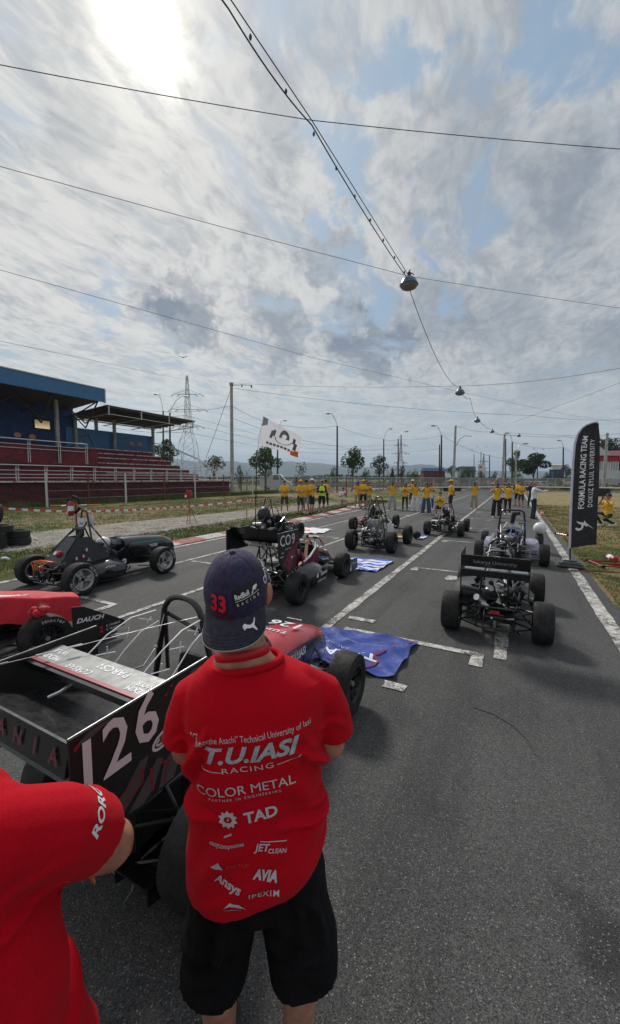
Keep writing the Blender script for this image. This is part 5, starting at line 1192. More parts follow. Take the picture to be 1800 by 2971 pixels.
mb = MB(); mb.tube([(.22, 1.42, .40), (.42, 1.56, .28)], .011, 'alu', 6); mb.sphere((.25, 1.42, .40), .02, 'black_metal', 8, 6); P1(mb, 'pull_rod', c)
for k in range(4): mb = MB(); mb.cyl((.262 - .002 * k, 1.28 + .014 * k, .33 + .008 * k), (.285, 1.28 + .014 * k, .33 + .008 * k), .011, 'dirty_alu', 8); P1(mb, 'bolt', c)
mb = MB(); mb.box((.0, .55, .08), (.84, 1.1, .02), 'carbon'); P1(mb, 'floor_panel', c); mb = MB(); mb.loft([[(-.4, y, z), (.4, y, z), (.4, y, z + .012), (-.4, y, z + .012)] for y, z in ((0, .08), (-.12, .11), (-.26, .20))], 'carbon')  # diffuser tray and its fins, added to darken the ground under the wing
for x in (-.4, -.2, 0, .2, .4): mb.plate([(x, .0, .05), (x, -.26, .14), (x, -.26, .22), (x, 0, .1)], .006, 'carbon')
P1(mb, 'diffuser', c); mb = MB(); mb.box((0, .05, .34), (.42, .5, .36), 'seat_black', bev=.04); P1(mb, 'engine_cover', c)
for sx in (-1, 1): mb = MB(); mb.box((sx * .38, .65, .22), (.24, .5, .22), 'carbon', bev=.05); P1(mb, 'sidepod', c)
mb = MB(); mb.sphere((.08, .72, .60), (.11, .12, .12), 'white_paint', 14, 10); o = mb.build('helmet', None, 40); o.matrix_world = c.matrix_basis.copy(); tag(o, 'pale grey helmet lying in the cockpit behind the black hoop', 'helmet')

# ------- car with the red flag over its nose
c = base_car('formula_car', 'dark formula car at the left edge with a red flag over its nose', .62, -4.85, dict(wb=1.6, track=1.2, trackf=1.08, D=.47, W=.2, rr=.15, style='black6', letters=None, rz=R(-4)))
bodyloft([(.9, .3, .15, .70), (1.2, .28, .14, .70), (1.6, .22, .13, .60), (2.0, .15, .13, .47), (2.15, .08, .16, .38)], 'gloss_black', name='nose', car=c)
mb = hoop(.6, .36, 1.1, .55, .017, rad=.12); P1(mb, 'main_hoop', c); clutter(c, 8, -.05, .5, .24, .12, .5, 24); tub([(.5, .28, .32, .1, .5), (.95, .29, .32, .1, .56)], 'gloss_black', c)
fw_ = bpy.data.objects.new('front_wing', None); col.objects.link(fw_); fw_.parent = c
foil(fw_, -.6, .6, 2.35, .06, .28, .12, 'carbon'); foil(fw_, .16, .6, 2.12, .10, .2, .5, 'carbon'); foil(fw_, -.6, -.16, 2.12, .10, .2, .5, 'carbon')
dp = [(1.84, .14), (1.83, .50), (1.95, .475), (2.42, .18), (2.42, .12), (2.14, .06), (1.95, .08)]
endplate(c, .62, dp, 'matt_carbon', parent=fw_); endplate(c, -.62, dp, 'matt_carbon', parent=fw_)
mb = MB(); side_text(mb, 'DAUCH', .6275, 2.02, .315, .070, 'sticker_white', .035, sx=1.2, tilt=-.1, shear=.2); side_text(mb, 'E. CANBAZ', .6275, 2.28, .175, .034, 'sticker_white', .01); side_text(mb, 'E. YILDIRIM', .6275, 2.28, .13, .034, 'sticker_white', .01)
for z in (.175, .13): mb.add([(.6275, 2.12, z - .012), (.6275, 2.155, z - .012), (.6275, 2.155, z + .012), (.6275, 2.12, z + .012)], [(0, 1, 2, 3)], 'flag_red')
mb.build('endplate_print', fw_, 0)
# tyre lettering on the front right wheel
mb = MB(); arc_text(mb, 'Hoosier', .192, .097, .055, 1.55 + .25, .17, 'tyre_white', .005); arc_text(mb, '|', .17, .097, .05, 3.3, .1, 'tyre_white'); arc_text(mb, '|', .17, .097, .05, -.2, .1, 'tyre_white'); o = mb.build('tyre_lettering', c, 0); o.location = (1.08 / 2, 1.6, .235)
RF = c.matrix_basis.copy()
def flagfn(u_, v_):
    y = .75 + 1.40 * u_; xx = (v_ - .5) * 2; hw = .33 - .16 * u_; zt = .74 - .26 * max(0, u_ - .3) / .7
    a = abs(xx); drop = max(0, a - .62) / .38; x = math.copysign(min(a / .62, 1) * hw + drop * .07, xx); z = zt - .03 * min(a / .62, 1) ** 2 - drop * .26 + .012 * math.sin(u_ * 23 + xx * 4) * drop + .006 * math.sin(u_ * 15 + v_ * 9)
    return (x, y, z)
def flagm(u_, v_):
    y = u_ - .42; x = (v_ - .5) * 1.0
    if .12 > u_ and v_ > .55: return 'flag_white' if (int(u_ * 80) + int(v_ * 60)) % 3 else 'livery_grey'
    r1 = math.hypot(x, y); r2 = math.hypot(x, y - .075); return 'flag_white' if (r1 < .27 and r2 > .215) else 'flag_red'
mb = MB(); mb.grid(flagfn, 60, 60, 'flag_red', flagm); o = mb.build('draped_flag', None, 60); o.matrix_world = RF; tag(o, 'red flag with a white crescent draped over the nose of the left car', 'flag')
mb = MB(); rr = random.Random(4)
for k in range(16): mb.sphere((rr.uniform(-.06, .06), rr.uniform(-.06, .06), rr.uniform(0, .07)), (.04, .035, .035), 'flag_red', 8, 6)
for k in range(26): a = rr.uniform(0, 6.28); mb.add([(.05 * math.cos(a), .05 * math.sin(a), .05), (.1 * math.cos(a), .1 * math.sin(a), rr.uniform(.03, .12)), (.06 * math.cos(a + .3), .06 * math.sin(a + .3), .08)], [(0, 1, 2)], 'kerb_red')
o = mb.build('cloth_bundle', None, 60); o.matrix_world = RF @ Matrix.Translation((.50, 1.58, .47)); tag(o, 'knotted red cloth bundle lying on the front tyre of the left car', 'cloth')

# ------- black electric car with teal stripe
c = base_car('formula_car', 'black electric formula car with silver wheels, orange cables and a teal stripe', 3.70, -6.72, dict(wb=1.66, track=1.34, trackf=1.32, D=.52, W=.21, rr=.168, style='silver3', letters='HOOSIER', sus='tube_black'))
mb = hoop(.5, .16, 1.30, .54, .016, rad=.08, shoulder=.75, lean=0); P1(mb, 'main_hoop', c)
for sx in (-1, 1):
    mb = MB(); mb.tube([(sx * .09, .52, 1.08), (sx * .2, .08, .62), (sx * .26, -.08, .34)], .014, 'tube_black'); P1(mb, 'hoop_brace', c)
    mb = MB(); mb.tube([(sx * .10, .56, 1.05), (sx * .29, .92, .45)], .014, 'tube_black'); P1(mb, 'front_brace', c)
    mb = MB(); mb.plate([(sx * .255, -.08, .40), (sx * .29, .86, .38), (sx * .25, .66, .66), (sx * .17, .46, .84), (sx * .16, .30, .84)], .01, 'panel_dark'); P1(mb, 'side_guard', c)
mb = MB(); mb.plate([(-.25, -.09, .42), (.25, -.09, .42), (.16, .29, .84), (-.16, .29, .84)], .01, 'panel_dark'); P1(mb, 'rear_guard', c)
mb = MB()
for k in range(7):
    f = k / 6; 
    for sx in (-1, 1): mb.sphere((sx * (.235 - .08 * f), .2 - .26 + .34 * f, .455 + .38 * f), .012, 'black_metal', 6, 4); mb.sphere((sx * .275, .04 + .12 * k, .42), .010, 'black_metal', 6, 4)
P1(mb, 'guard_bolts', c)
mb = MB()
def tri(cx, cy, cz, s, n_, up, m, off):
    n_ = Vector(n_).normalized(); up = Vector(up); rt = up.cross(n_).normalized(); o_ = Vector((cx, cy, cz)) + n_ * off; mb.add([o_ - rt * s - up.normalized() * s * .7, o_ + rt * s - up.normalized() * s * .7, o_ + up.normalized() * s], [(0, 1, 2)], m)
tri(-.06, .01, .52, .03, (0, -.68, .74), (0, .74, .68), 'sticker_grey', .008)
for (y, z, s) in ((.40, .46, .03), (.52, .96, .028)): tri(.283, y, z, s, (1, -.12, .1), (0, 0, 1), 'sticker_white', .01); tri(.283, y, z - .002, s * .6, (1, -.12, .1), (0, 0, 1), 'panel_dark', .012)
for (y, z) in ((.18, .50), (.30, .52), (.36, .62)): mb.cyl((.275, y, z), (.30, y, z), .022, 'red_paint', 10); mb.box((.305, y, z + .02), (.012, .02, .05), 'sticker_white'); mb.box((.30, y + .05, z), (.012, .05, .012), 'red_paint')
P1(mb, 'warning_labels', c)
mb = MB(); mb.box((.04, .04, .60), (.13, .07, .09), 'red_paint', (-.7, 0, 0), bev=.015); mb.box((.02, .005, .61), (.06, .02, .06), 'sticker_white', (-.7, 0, 0)); P1(mb, 'disconnect_box', c)
for k in range(5):
    mb = MB(); x = -.16 + .06 * k; mb.tube([(x - .1, -.2, .34), (x - .16 + .03 * k, -.2, .46), (x - .02, -.14, .50), (x + .08, -.03, .47)], .008, 'hv_orange', 8); P1(mb, 'orange_cable', c)
clutter(c, 21, -.16, .22, .22, .14, .40, 26, 'motor'); mb = MB(); mb.box((0, .6, .26), (.42, .75, .3), 'matt_carbon', bev=.03); P1(mb, 'battery_case', c)
mb = MB(); mb.box((0, .46, .92), (.17, .03, .15), 'seat_black', bev=.01); mb.box((.01, .43, .84), (.19, .02, .24), 'matt_carbon'); P1(mb, 'headrest', c)
mb = MB(); mb.plate([(-.10, .475, .98), (.09, .475, .98), (.09, .475, 1.15), (-.10, .475, 1.16)], .004, 'white_cloth'); mb.text('SEEM', .05, frame((0, .471, 1.06), (1, 0, 0), (0, 0, 1)), 'denim', .01); mb.plate([(0, .58, 1.0), (.16, .59, 1.0), (.16, .59, 1.2), (0, .58, 1.2)], .003, 'white_cloth'); P1(mb, 'paper_sign', c)
mb = MB(); 
for sx in (-1, 1): mb.tube([(sx * .16, .31, .85), (sx * .12, .44, .95), (0, .45, .96)], .011, 'tube_black')
mb.tube([(-.17, .41, .98), (.17, .41, .98)], .012, 'tube_black'); P1(mb, 'cross_tube', c)
tub([(.5, .28, .30, .1, .42), (.8, .28, .30, .1, .44), (1.05, .27, .27, .1, .52), (1.22, .25, .26, .1, .62)], 'gloss_black', c)
sp = MB(); rings = []
for (y, x1, z1) in ((.30, .48, .26), (.38, .54, .33), (.7, .56, .36), (.92, .55, .34), (1.0, .40, .30)):
    rings.append([(.27, y, .09), (x1 - .06, y, .09), (x1, y, .14), (x1, y, z1 - .05), (x1 - .05, y, z1), (.27, y, z1 + .06)])
sp.loft(rings, 'gloss_black'); P1(sp, 'sidepod', c, 50); sp = MB(); sp.loft([[(-a, b, z) for a, b, z in r_][::-1] for r_ in rings], 'gloss_black'); P1(sp, 'sidepod', c, 50)
nose = bodyloft([(1.14, .26, .38, .73), (1.22, .265, .2, .735), (1.6, .26, .14, .71), (2.1, .24, .13, .66), (2.32, .22, .14, .58), (2.42, .16, .17, .48)], 'gloss_black', name='nose', car=c, sq=3.2)
mb = MB(); mb.plate([(.266, 1.25, .60), (.266, 1.25, .615), (.246, 2.1, .585), (.246, 2.1, .573)], .006, 'teal'); mb.build('teal_stripe', nose, 0)
mb = MB(); mb.box((.248, 1.78, .50), (.01, .22, .05), 'sticker_white'); side_text(mb, 'GAMMA X', .256, 1.78, .5, .04, 'panel_dark', .02); mb.build('sticker', nose, 0); mb = MB(); side_text(mb, 'AYMING', .567, .6, .33, .05, 'sticker_white', .03, shear=.2); mb.build('sticker', nose, 0); mb = MB()
for a in (0,): mb.add([(.272, 1.10 + .05 * math.cos(t * .524), .30 + .05 * math.sin(t * .524)) for t in range(12)], [tuple(range(12))], 'sticker_white')
side_text(mb, '1J44', .274, 1.10, .30, .045, 'denim', .02); mb.build('sticker', nose, 0); mb = MB(); side_text(mb, '7', .58, .94, .25, .12, 'sticker_white', .02); mb.build('sticker', nose, 0)
mb = MB(); mb.box((-.03, 1.15, .62), (.36, .02, .15), 'dash_grey', (.25, 0, 0), bev=.01); mb.box((-.03, 1.135, .63), (.16, .01, .09), 'screen_glass', (.25, 0, 0)); mb.cyl((-.17, 1.14, .64), (-.17, 1.12, .64), .03, 'alu', 12); mb.cyl((.11, 1.14, .62), (.11, 1.12, .62), .02, 'alu', 10); P1(mb, 'dashboard', c)
swheel(c, 1.02, .54); mb = MB(); mb.tube([(-.2, .72, .40), (0, .8, .52), (.12, .88, .48), (.22, 1.05, .42)], [.06, .10, .09, .05], 'black_cloth', 10); mb.sphere((.05, .78, .47), (.2, .14, .09), 'black_cloth', 12, 8); o = mb.build('race_suit', None, 60); o.matrix_world = c.matrix_basis.copy(); tag(o, 'crumpled black racing suit lying in the cockpit of the electric car', 'clothing')
mb = MB(); mb.sphere((-.08, .92, .64), (.12, .14, .12), 'white_paint', 16, 12); mb.sphere((-.05, .84, .64), (.095, .08, .05), 'glass_dark', 12, 8); o = mb.build('helmet', None, 60); o.matrix_world = c.matrix_basis.copy(); tag(o, 'white helmet in the cockpit of the black electric car', 'helmet')

# ------- maroon CO9 car
c = base_car('formula_car', 'maroon and black formula car with CO9 on its black rear wing', 4.96, -3.37, dict(wb=1.78, track=1.14, trackf=1.1, D=.48, W=.2, rr=.13, style='black10', letters=None, jack=True))
mb = hoop(.56, .30, 1.12, .72, .016, rad=.13, shoulder=.7); P1(mb, 'main_hoop', c); braces(c, 1.12, .70, .14, back=.1, zb=.5)
clutter(c, 33, -.1, .6, .24, .12, .62, 44); mb = MB(); mb.cyl((-.2, .12, .40), (.22, .16, .44), .055, 'alu', 14); mb.cyl((-.1, -.02, .32), (.1, -.02, .34), .04, 'dirty_alu', 12); P1(mb, 'exhaust', c)
wing = bpy.data.objects.new('rear_wing', None); col.objects.link(wing); wing.parent = c
ep = [(-.36, 1.09), (-.34, .72), (-.14, .42), (.12, .50), (.20, .78), (.22, 1.09)]; EX = .46
endplate(c, EX, ep, 'matt_carbon', parent=wing); endplate(c, -EX, [(-.36, 1.09), (-.36, .76), (.18, .76), (.22, 1.09)], 'matt_carbon', parent=wing)
mb = MB()
for s in (-1, 1): mb.tube([(s * EX, -.36, 1.093), (s * EX, .22, 1.093)], .005, 'steel', 4)
P1(mb, 'endplate_edge', wing)
foil(wing, -EX, EX, .16, .80, .34, .35, 'gloss_black'); foil(wing, -EX, EX, -.12, .90, .16, .9, 'gloss_black'); foil(wing, -EX, EX, -.22, 1.0, .14, 1.15, 'gloss_black', 'gurney_flap')
mb = MB(); xo = EX + .0075
for ch, yy, k_ in (('C', -.245, 0), ('O', -.09, 1), ('9', .06, 2)): side_text(mb, ch, xo + .001 * k_, yy, .965, .23, 'sticker_white', .0, sx=.9)
side_text(mb, 'ROTEX ATPEC', xo, -.07, .84, .03, 'sticker_white', .0); side_text(mb, 'nisos', xo, -.24, .80, .03, 'sticker_white', .02); side_text(mb, 'Aegean', xo, -.26, .745, .03, 'sticker_white', .02); side_text(mb, 'castoro', xo, .09, .70, .022, 'sticker_white', .02)
def flat2(P, m, dx=0): mb.add([(xo + dx, p[0], p[1]) for p in P], [tuple(range(len(P)))], m)
flat2([(-.16, .56), (-.05, .72), (.14, .88), (.20, 1.02), (.21, .86), (.08, .70), (-.06, .52)], 'maroon', .0005); flat2([(-.24, .62), (-.14, .74), (.1, .93), (.17, 1.05), (.175, .99), (.0, .76), (-.18, .58)], 'maroon', .0006); flat2([(-.13, .47), (-.02, .60), (.06, .66), (.04, .58), (-.06, .47)], 'maroon', .0007); flat2([(-.13, .425), (.06, .455), (.06, .475), (-.13, .445)], 'sticker_white', .001)
mb.add([(xo + .001, .02 + .02 * math.cos(t * .6283), .70 + .02 * math.sin(t * .6283)) for t in range(10)], [tuple(range(10))], 'sticker_white')
mb.build('endplate_print', wing, 0)
mb = MB()
for x in (-.12, .12): mb.tube([(x, .05, .40), (x * .8, -.02, .82)], .012, 'tube_black', 6); mb.tube([(x, .45, .5), (x * .8, .05, .8)], .010, 'tube_black', 6)
P1(mb, 'wing_mount', wing)
mb = MB(); mb.tube([(-.08, -.05, .78), (-.1, -.1, .6), (-.2, .0, .5), (-.12, .1, .42)], .012, 'rubber', 6); mb.tube([(.05, -.02, .8), (.08, -.08, .66), (.02, -.05, .5)], .01, 'rubber', 6); P1(mb, 'hose', c)
def msm(k, i): f = (i + .5) / 32 * 2 * math.pi; return 'gloss_black' if (f < .35 or f > 2.8 or 1.3 < f < 1.84) else 'maroon'
nose = bodyloft([(1.3, .27, .24, .68), (1.5, .25, .2, .63), (1.75, .21, .16, .54), (2.05, .15, .14, .42), (2.3, .08, .14, .28)], 'maroon', msm, name='nose', car=c)
tub([(.68, .27, .30, .1, .46), (.9, .28, .30, .1, .50), (1.12, .27, .28, .1, .58), (1.32, .26, .27, .1, .66)], 'maroon', c)
mb = MB(); mb.tube([(.29, .72, .47), (.285, .95, .52), (.27, 1.2, .64), (.2, 1.32, .71), (0, 1.34, .73), (-.2, 1.32, .71), (-.27, 1.2, .64), (-.29, .8, .5)], .017, 'white_paint', 8); P1(mb, 'cockpit_rim', c)
mb = hoop(.44, .3, .76, 1.28, .012, rad=.08, shoulder=.6); P1(mb, 'front_hoop', c)
for sx in (-1, 1):
    mb = MB(); mb.box((sx * .2, 1.32, .80), (.1, .03, .03), 'black_metal', bev=.008); mb.cyl((sx * .2, 1.3, .72), (sx * .2, 1.32, .80), .008, 'black_metal', 6); P1(mb, 'mirror', c)
    mb = MB(); mb.tube([(sx * .14, 1.62, .74), (sx * .2, 1.72, .60)], .008, 'red_paint', 6); mb.tube([(sx * .14, 1.62, .74), (sx * .12, 1.80, .56)], .008, 'red_paint', 6); mb.tube([(sx * .2, 1.72, .60), (sx * .12, 1.8, .56)], .008, 'red_paint', 6); mb.cyl((0, 1.62, .74), (sx * .14, 1.62, .74), .012, 'black_metal', 8); P1(mb, 'rocker', c)
    sp = MB(); rings = []
    for (y, x1, z1, zl) in ((.42, .42, .26, .1), (.55, .50, .34, .09), (.85, .54, .36, .08), (1.1, .52, .34, .1), (1.24, .42, .3, .14)):
        rings.append([(sx * .25, y, zl), (sx * (x1 - .08), y, zl), (sx * x1, y, zl + .08), (sx * x1, y, z1 - .08), (sx * (x1 - .06), y, z1), (sx * .25, y, z1 + .08)])
    sp.loft(rings, 'gloss_black'); spo = P1(sp, 'sidepod', c, 50)
    if sx > 0:
        mb = MB(); side_text(mb, 'Castrol', .548, .98, .27, .095, 'sticker_white', .03, sx=.85, tilt=.05); side_text(mb, 'ATHENA RACING', .546, .9, .16, .04, 'sticker_white', .02, shear=.2)
        mb.add([(.546, .74 + .035 * math.cos(t * .524), .26 + .035 * math.sin(t * .524)) for t in range(12)], [tuple(range(12))], 'sticker_white'); mb.build('sidepod_print', spo, 0)
mb = MB(); mb.text('UOP', .06, frame((.2, 1.38, .65), (.0, 1, -.1), (-.8, 0, .6)), 'sticker_white', .02); mb.build('nose_print', nose, 0)
seat(c, .82); swheel(c, 1.2, .6); mb = MB(); mb.box((0, 1.28, .6), (.36, .02, .14), 'black_metal', bev=.01); mb.box((0, 1.265, .61), (.1, .01, .05), 'screen_glass'); P1(mb, 'dashboard', c)
fw_ = bpy.data.objects.new('front_wing', None); col.objects.link(fw_); fw_.parent = c
foil(fw_, -.58, .58, 2.42, .07, .3, .12, 'carbon'); foil(fw_, .14, .58, 2.16, .12, .18, .5, 'carbon'); foil(fw_, -.58, -.14, 2.16, .12, .18, .5, 'carbon')
dp = [(1.98, .04), (1.96, .24), (2.1, .28), (2.45, .26), (2.5, .05)]; mat('wing_navy', (.02, .022, .035), .5)
endplate(c, .59, dp, 'wing_navy', parent=fw_); endplate(c, -.59, dp, 'wing_navy', parent=fw_); mb = MB(); side_text(mb, 'Θαντασία'[:0] + 'Diazoma', .598, 2.3, .19, .06, 'sticker_white', .01); mb.add([(.598, 2.06, .06), (.598, 2.14, .06), (.598, 2.11, .24)], [(0, 1, 2)], 'sticker_white'); mb.build('endplate_print', fw_, 0)
CO9 = c

# ------- black car with flag pole and number 28
c = base_car('formula_car', 'black formula car with silver exhaust, number 28 and a tall flag pole', 9.1, -6.5, dict(wb=1.5, track=1.16, trackf=1.14, D=.5, W=.2, rr=.15, style='black8'))
mb = hoop(.52, .2, 1.30, .62, .016, rad=.1, shoulder=.78); P1(mb, 'main_hoop', c); braces(c, 1.30, .6, .1, back=-.1, zb=.42, top=.85); clutter(c, 41, -.1, .5, .22, .14, .6, 34)
mb = MB(); mb.sphere((-.02, .45, .78), (.2, .2, .24), 'matt_carbon', 14, 10); mb.tube([(-.1, .45, 1.0), (0, .5, 1.02), (.1, .5, .98)], .02, 'blue_hose', 8); P1(mb, 'air_box', c)
mb = MB(); mb.tube([(-.22, -.05, .34), (0, -.1, .36), (.16, -.02, .44), (.2, .1, .46)], .045, 'steel', 10); mb.cyl((-.05, -.05, .54), (.2, .0, .56), .06, 'steel', 12); P1(mb, 'exhaust', c)
mb = hoop(.4, .3, .98, .95, .014, rad=.13, shoulder=.7); P1(mb, 'front_hoop', c); seat(c, .7); swheel(c, 1.05, .62)
tub([(.55, .26, .28, .1, .5), (.9, .26, .28, .1, .56), (1.15, .25, .27, .1, .68)], 'gloss_black', c); nose = bodyloft([(1.12, .26, .2, .72), (1.35, .24, .16, .66), (1.7, .18, .14, .5), (2.0, .1, .14, .32)], 'gloss_black', name='nose', car=c)
mb = MB(); side_text(mb, '28', .265, 1.0, .45, .2, 'sticker_white', .0); mb.build('number', nose, 0)
for p_, q_ in (((.235, 1.4, .56), (.01, .3, .04)), ((-.1, 1.11, .66), (.12, .02, .08)), ((.1, .55, .62), (.06, .06, .06))): mb = MB(); mb.box(p_, q_, 'sticker_grey'); mb.build('sticker', nose, 0)
# ------- white noseless car in the middle
c = base_car('formula_car', 'formula car with high pointed hoops and thick tyres, nearest in the middle row', 9.6, -3.22, dict(wb=1.65, track=1.08, trackf=1.1, D=.53, W=.21, rr=.165, style='black8'))
mb = hoop(.5, .2, 1.18, .35, .016, rad=.1, shoulder=.8); P1(mb, 'rear_hoop', c); mb = hoop(.5, .2, 1.38, .62, .016, rad=.1, shoulder=.9); P1(mb, 'main_hoop', c); braces(c, 1.18, .33, .12, back=-.1, zb=.4)
for sx in (-1, 1): mb = MB(); mb.tube([(sx * .14, .34, 1.05), (sx * .24, .95, .6), (sx * .26, 1.3, .3)], .013, 'tube_black'); P1(mb, 'side_tube', c)
clutter(c, 52, -.12, .5, .23, .14, .6, 50, dark=.5); mb = MB(); mb.box((.0, .3, .66), (.36, .25, .26), 'dirty_alu', bev=.03); P1(mb, 'fuel_tank', c)
tub([(.5, .25, .28, .1, .55), (.9, .26, .28, .1, .6), (1.2, .25, .26, .1, .6)], 'white_paint', c); bodyloft([(1.2, .24, .2, .62), (1.6, .18, .15, .5), (1.95, .1, .15, .3)], 'white_paint', name='nose', car=c)
mb = MB(); mb.plate([(.3, .42, .66), (.32, .62, .70), (.31, .8, .60), (.3, .55, .2), (.3, .48, .4)], .012, 'white_paint'); P1(mb, 'side_panel', c); mb = MB(); mb.box((-.42, .9, .42), (.2, .5, .12), 'white_paint', bev=.03); mb.box((-.3, .85, .42), (.05, .1, .14), 'red_paint', bev=.01); P1(mb, 'sidepod', c)
mb = MB(); mb.cyl((-.15, .7, .8), (-.05, .72, .8), .06, 'seat_black', 10); mb.box((0, .6, .95), (.2, .05, .1), 'seat_black', bev=.02); mb.box((.04, .62, .85), (.12, .03, .04), 'yellow_paint'); P1(mb, 'headrest', c)
mb = MB(); mb.box((0, 1.75, .15), (1.0, .3, .03), 'yellow_paint', bev=.01); P1(mb, 'front_wing', c)
C6 = c
# ------- small car beyond it
c = base_car('formula_car', 'white and red formula car half hidden beyond the pointed hoops', 13.1, -4.5, dict(wb=1.6, track=1.15, trackf=1.1, D=.5, W=.2, rr=.15, style='black8'))
mb = hoop(.5, .28, 1.15, .62, .016, rad=.12, shoulder=.75); P1(mb, 'main_hoop', c); braces(c, 1.15, .6, .12); clutter(c, 61, -.1, .5, .2, .14, .5, 26, dark=.6); tub([(.5, .26, .28, .1, .5), (1.1, .26, .28, .1, .56)], 'white_paint', c); bodyloft([(1.1, .25, .2, .6), (1.5, .2, .15, .5), (1.95, .1, .15, .3)], 'white_paint', name='nose', car=c)
mb = MB(); mb.box((-.4, .7, .25), (.24, .6, .24), 'red_paint', bev=.05); mb.box((.4, .7, .25), (.24, .6, .24), 'white_paint', bev=.05); P1(mb, 'sidepod', c); seat(c, .7)
# ------- low black car on the centre line
c = base_car('formula_car', 'low black formula car parked over the centre line, farthest of the row', 13.45, -2.0, dict(wb=1.55, track=1.07, trackf=1.1, D=.46, W=.2, rr=.13, style='black8'))
mb = hoop(.5, .3, 1.04, .62, .017, rad=.1, shoulder=.75); P1(mb, 'main_hoop', c); braces(c, 1.04, .6, .13, back=-.05, zb=.42); clutter(c, 71, -.15, .5, .22, .14, .58, 40, dark=.8)
mb = MB(); mb.box((-.02, -.18, .28), (.07, .03, .2), 'steel', bev=.01); mb.box((.1, -.17, .26), (.12, .03, .18), 'dirty_alu', bev=.01); mb.box((-.02, -.1, .50), (.24, .05, .06), 'dirty_alu', bev=.02); P1(mb, 'gearbox_cover', c)
tub([(.5, .26, .28, .1, .5), (1.1, .26, .28, .1, .56)], 'gloss_black', c); bodyloft([(1.1, .25, .2, .58), (1.5, .2, .15, .48), (1.95, .1, .15, .3)], 'gloss_black', name='nose', car=c); seat(c, .7); mb = MB(); mb.box((-.38, .55, .42), (.22, .3, .03), 'white_paint'); P1(mb, 'side_panel', c)
mb = MB(); mb.tube([(-.05 + .07 * math.cos(a), .62, .8 + .09 * math.sin(a)) for a in [k * .45 for k in range(14)]], .012, 'seat_black', 6); mb.sphere((.08, .6, .78), (.08, .08, .09), 'dirty_alu', 10, 8); P1(mb, 'headrest', c)
# ------- lilac podded car with square hoop
c = base_car('formula_car', 'formula car with a square black hoop and lilac side pods, behind the nearest right car', 9.72, .0, dict(wb=1.85, track=1.30, trackf=1.28, D=.48, W=.19, rr=.13, style='black8', sus='steel'))
mb = hoop(.58, .50, 1.14, .72, .022, rad=.1, shoulder=.8); P1(mb, 'main_hoop', c); braces(c, 1.14, .71, .24, back=.0, zb=.42, top=.7); clutter(c, 81, .0, .68, .27, .18, .62, 56, dark=.7)
mb = MB(); mb.tube([(-.25, .6, .84), (.25, .6, .84)], .012, 'tube_black'); P1(mb, 'cross_tube', c)
mb = MB(); mb.loft([[(-.16, .45, .76), (.16, .45, .76), (.2, .55, .70), (-.2, .55, .70)], [(-.1, .42, .88), (.1, .42, .88), (.12, .56, .86), (-.12, .56, .86)]], 'white_paint'); P1(mb, 'air_box', c); mb = MB(); mb.cyl((0, .42, .86), (.04, .4, 1.08), .045, 'seat_black', 12); mb.cyl((.0, .4, 1.08), (.16, .38, 1.1), .04, 'black_metal', 10); mb.cyl((-.03, .4, .9), (-.03, .4, 1.04), .018, 'steel', 8); P1(mb, 'air_intake', c)
for k, (a, b) in enumerate((((-.08, .1, .6), (.0, .25, .85)), ((.05, .1, .55), (.06, .2, .8)), ((.24, .6, .9), (.26, .5, .7)))): mb = MB(); a, b = Vector(a), Vector(b); mb.tube([a, a.lerp(b, .4) + Vector((.04, -.03, 0)), b], .012, 'blue_hose', 7); P1(mb, 'blue_hose', c)
mb = MB(); mb.cyl((-.42, .12, .38), (-.34, .14, .62), .05, 'alu', 12); P1(mb, 'exhaust', c)
for sx in (-1, 1):
    mb = MB(); mb.loft([[(sx * .3, y, .12), (sx * x1, y, .12), (sx * (x1 + .02), y, z1 * .6), (sx * (x1 - .05), y, z1), (sx * .3, y, z1 + .03)] for (y, x1, z1) in ((.3, .5, .40), (.45, .6, .46), (1.0, .6, .44), (1.2, .45, .4))], 'lilac'); P1(mb, 'sidepod', c, 50)
    mb = MB(); mb.tube([(sx * .24, .35, .46), (sx * .56, .02, .28)], .011, 'steel', 6); P1(mb, 'wing_strut', c)
for x in (-.04,): 
    for k in range(2): mb = MB(); mb.box((x, -.16 + k * .1, .26 + k * .16), (.07, .02, .10), 'white_paint', (.3, 0, 0)); P1(mb, 'white_label', c)
mb = MB(); mb.cyl((.14, -.1, .28), (.14, -.02, .46), .018, 'steel', 8); P1(mb, 'damper_tube', c); mb = MB(); mb.cyl((.22, .1, .5), (.22, .15, .6), .014, 'white_paint', 8); P1(mb, 'reservoir', c); mb = MB(); mb.cyl((-.02, .2, .56), (-.02, .2, .66), .02, 'white_paint', 8); P1(mb, 'reservoir', c)
tub([(.7, .28, .3, .1, .5), (1.3, .27, .28, .1, .6)], 'gloss_black', c); bodyloft([(1.3, .26, .2, .6), (1.8, .18, .15, .5), (2.3, .1, .15, .3)], 'lilac', name='nose', car=c); seat(c, .9)
mb = MB(); mb.sphere((.64, 1.86, .62), (.15, .17, .155), 'white_paint', 20, 14); o = mb.build('helmet', None, 60); o.matrix_world = c.matrix_basis.copy(); tag(o, 'round white helmet standing on the front tyre of the lilac car', 'helmet')
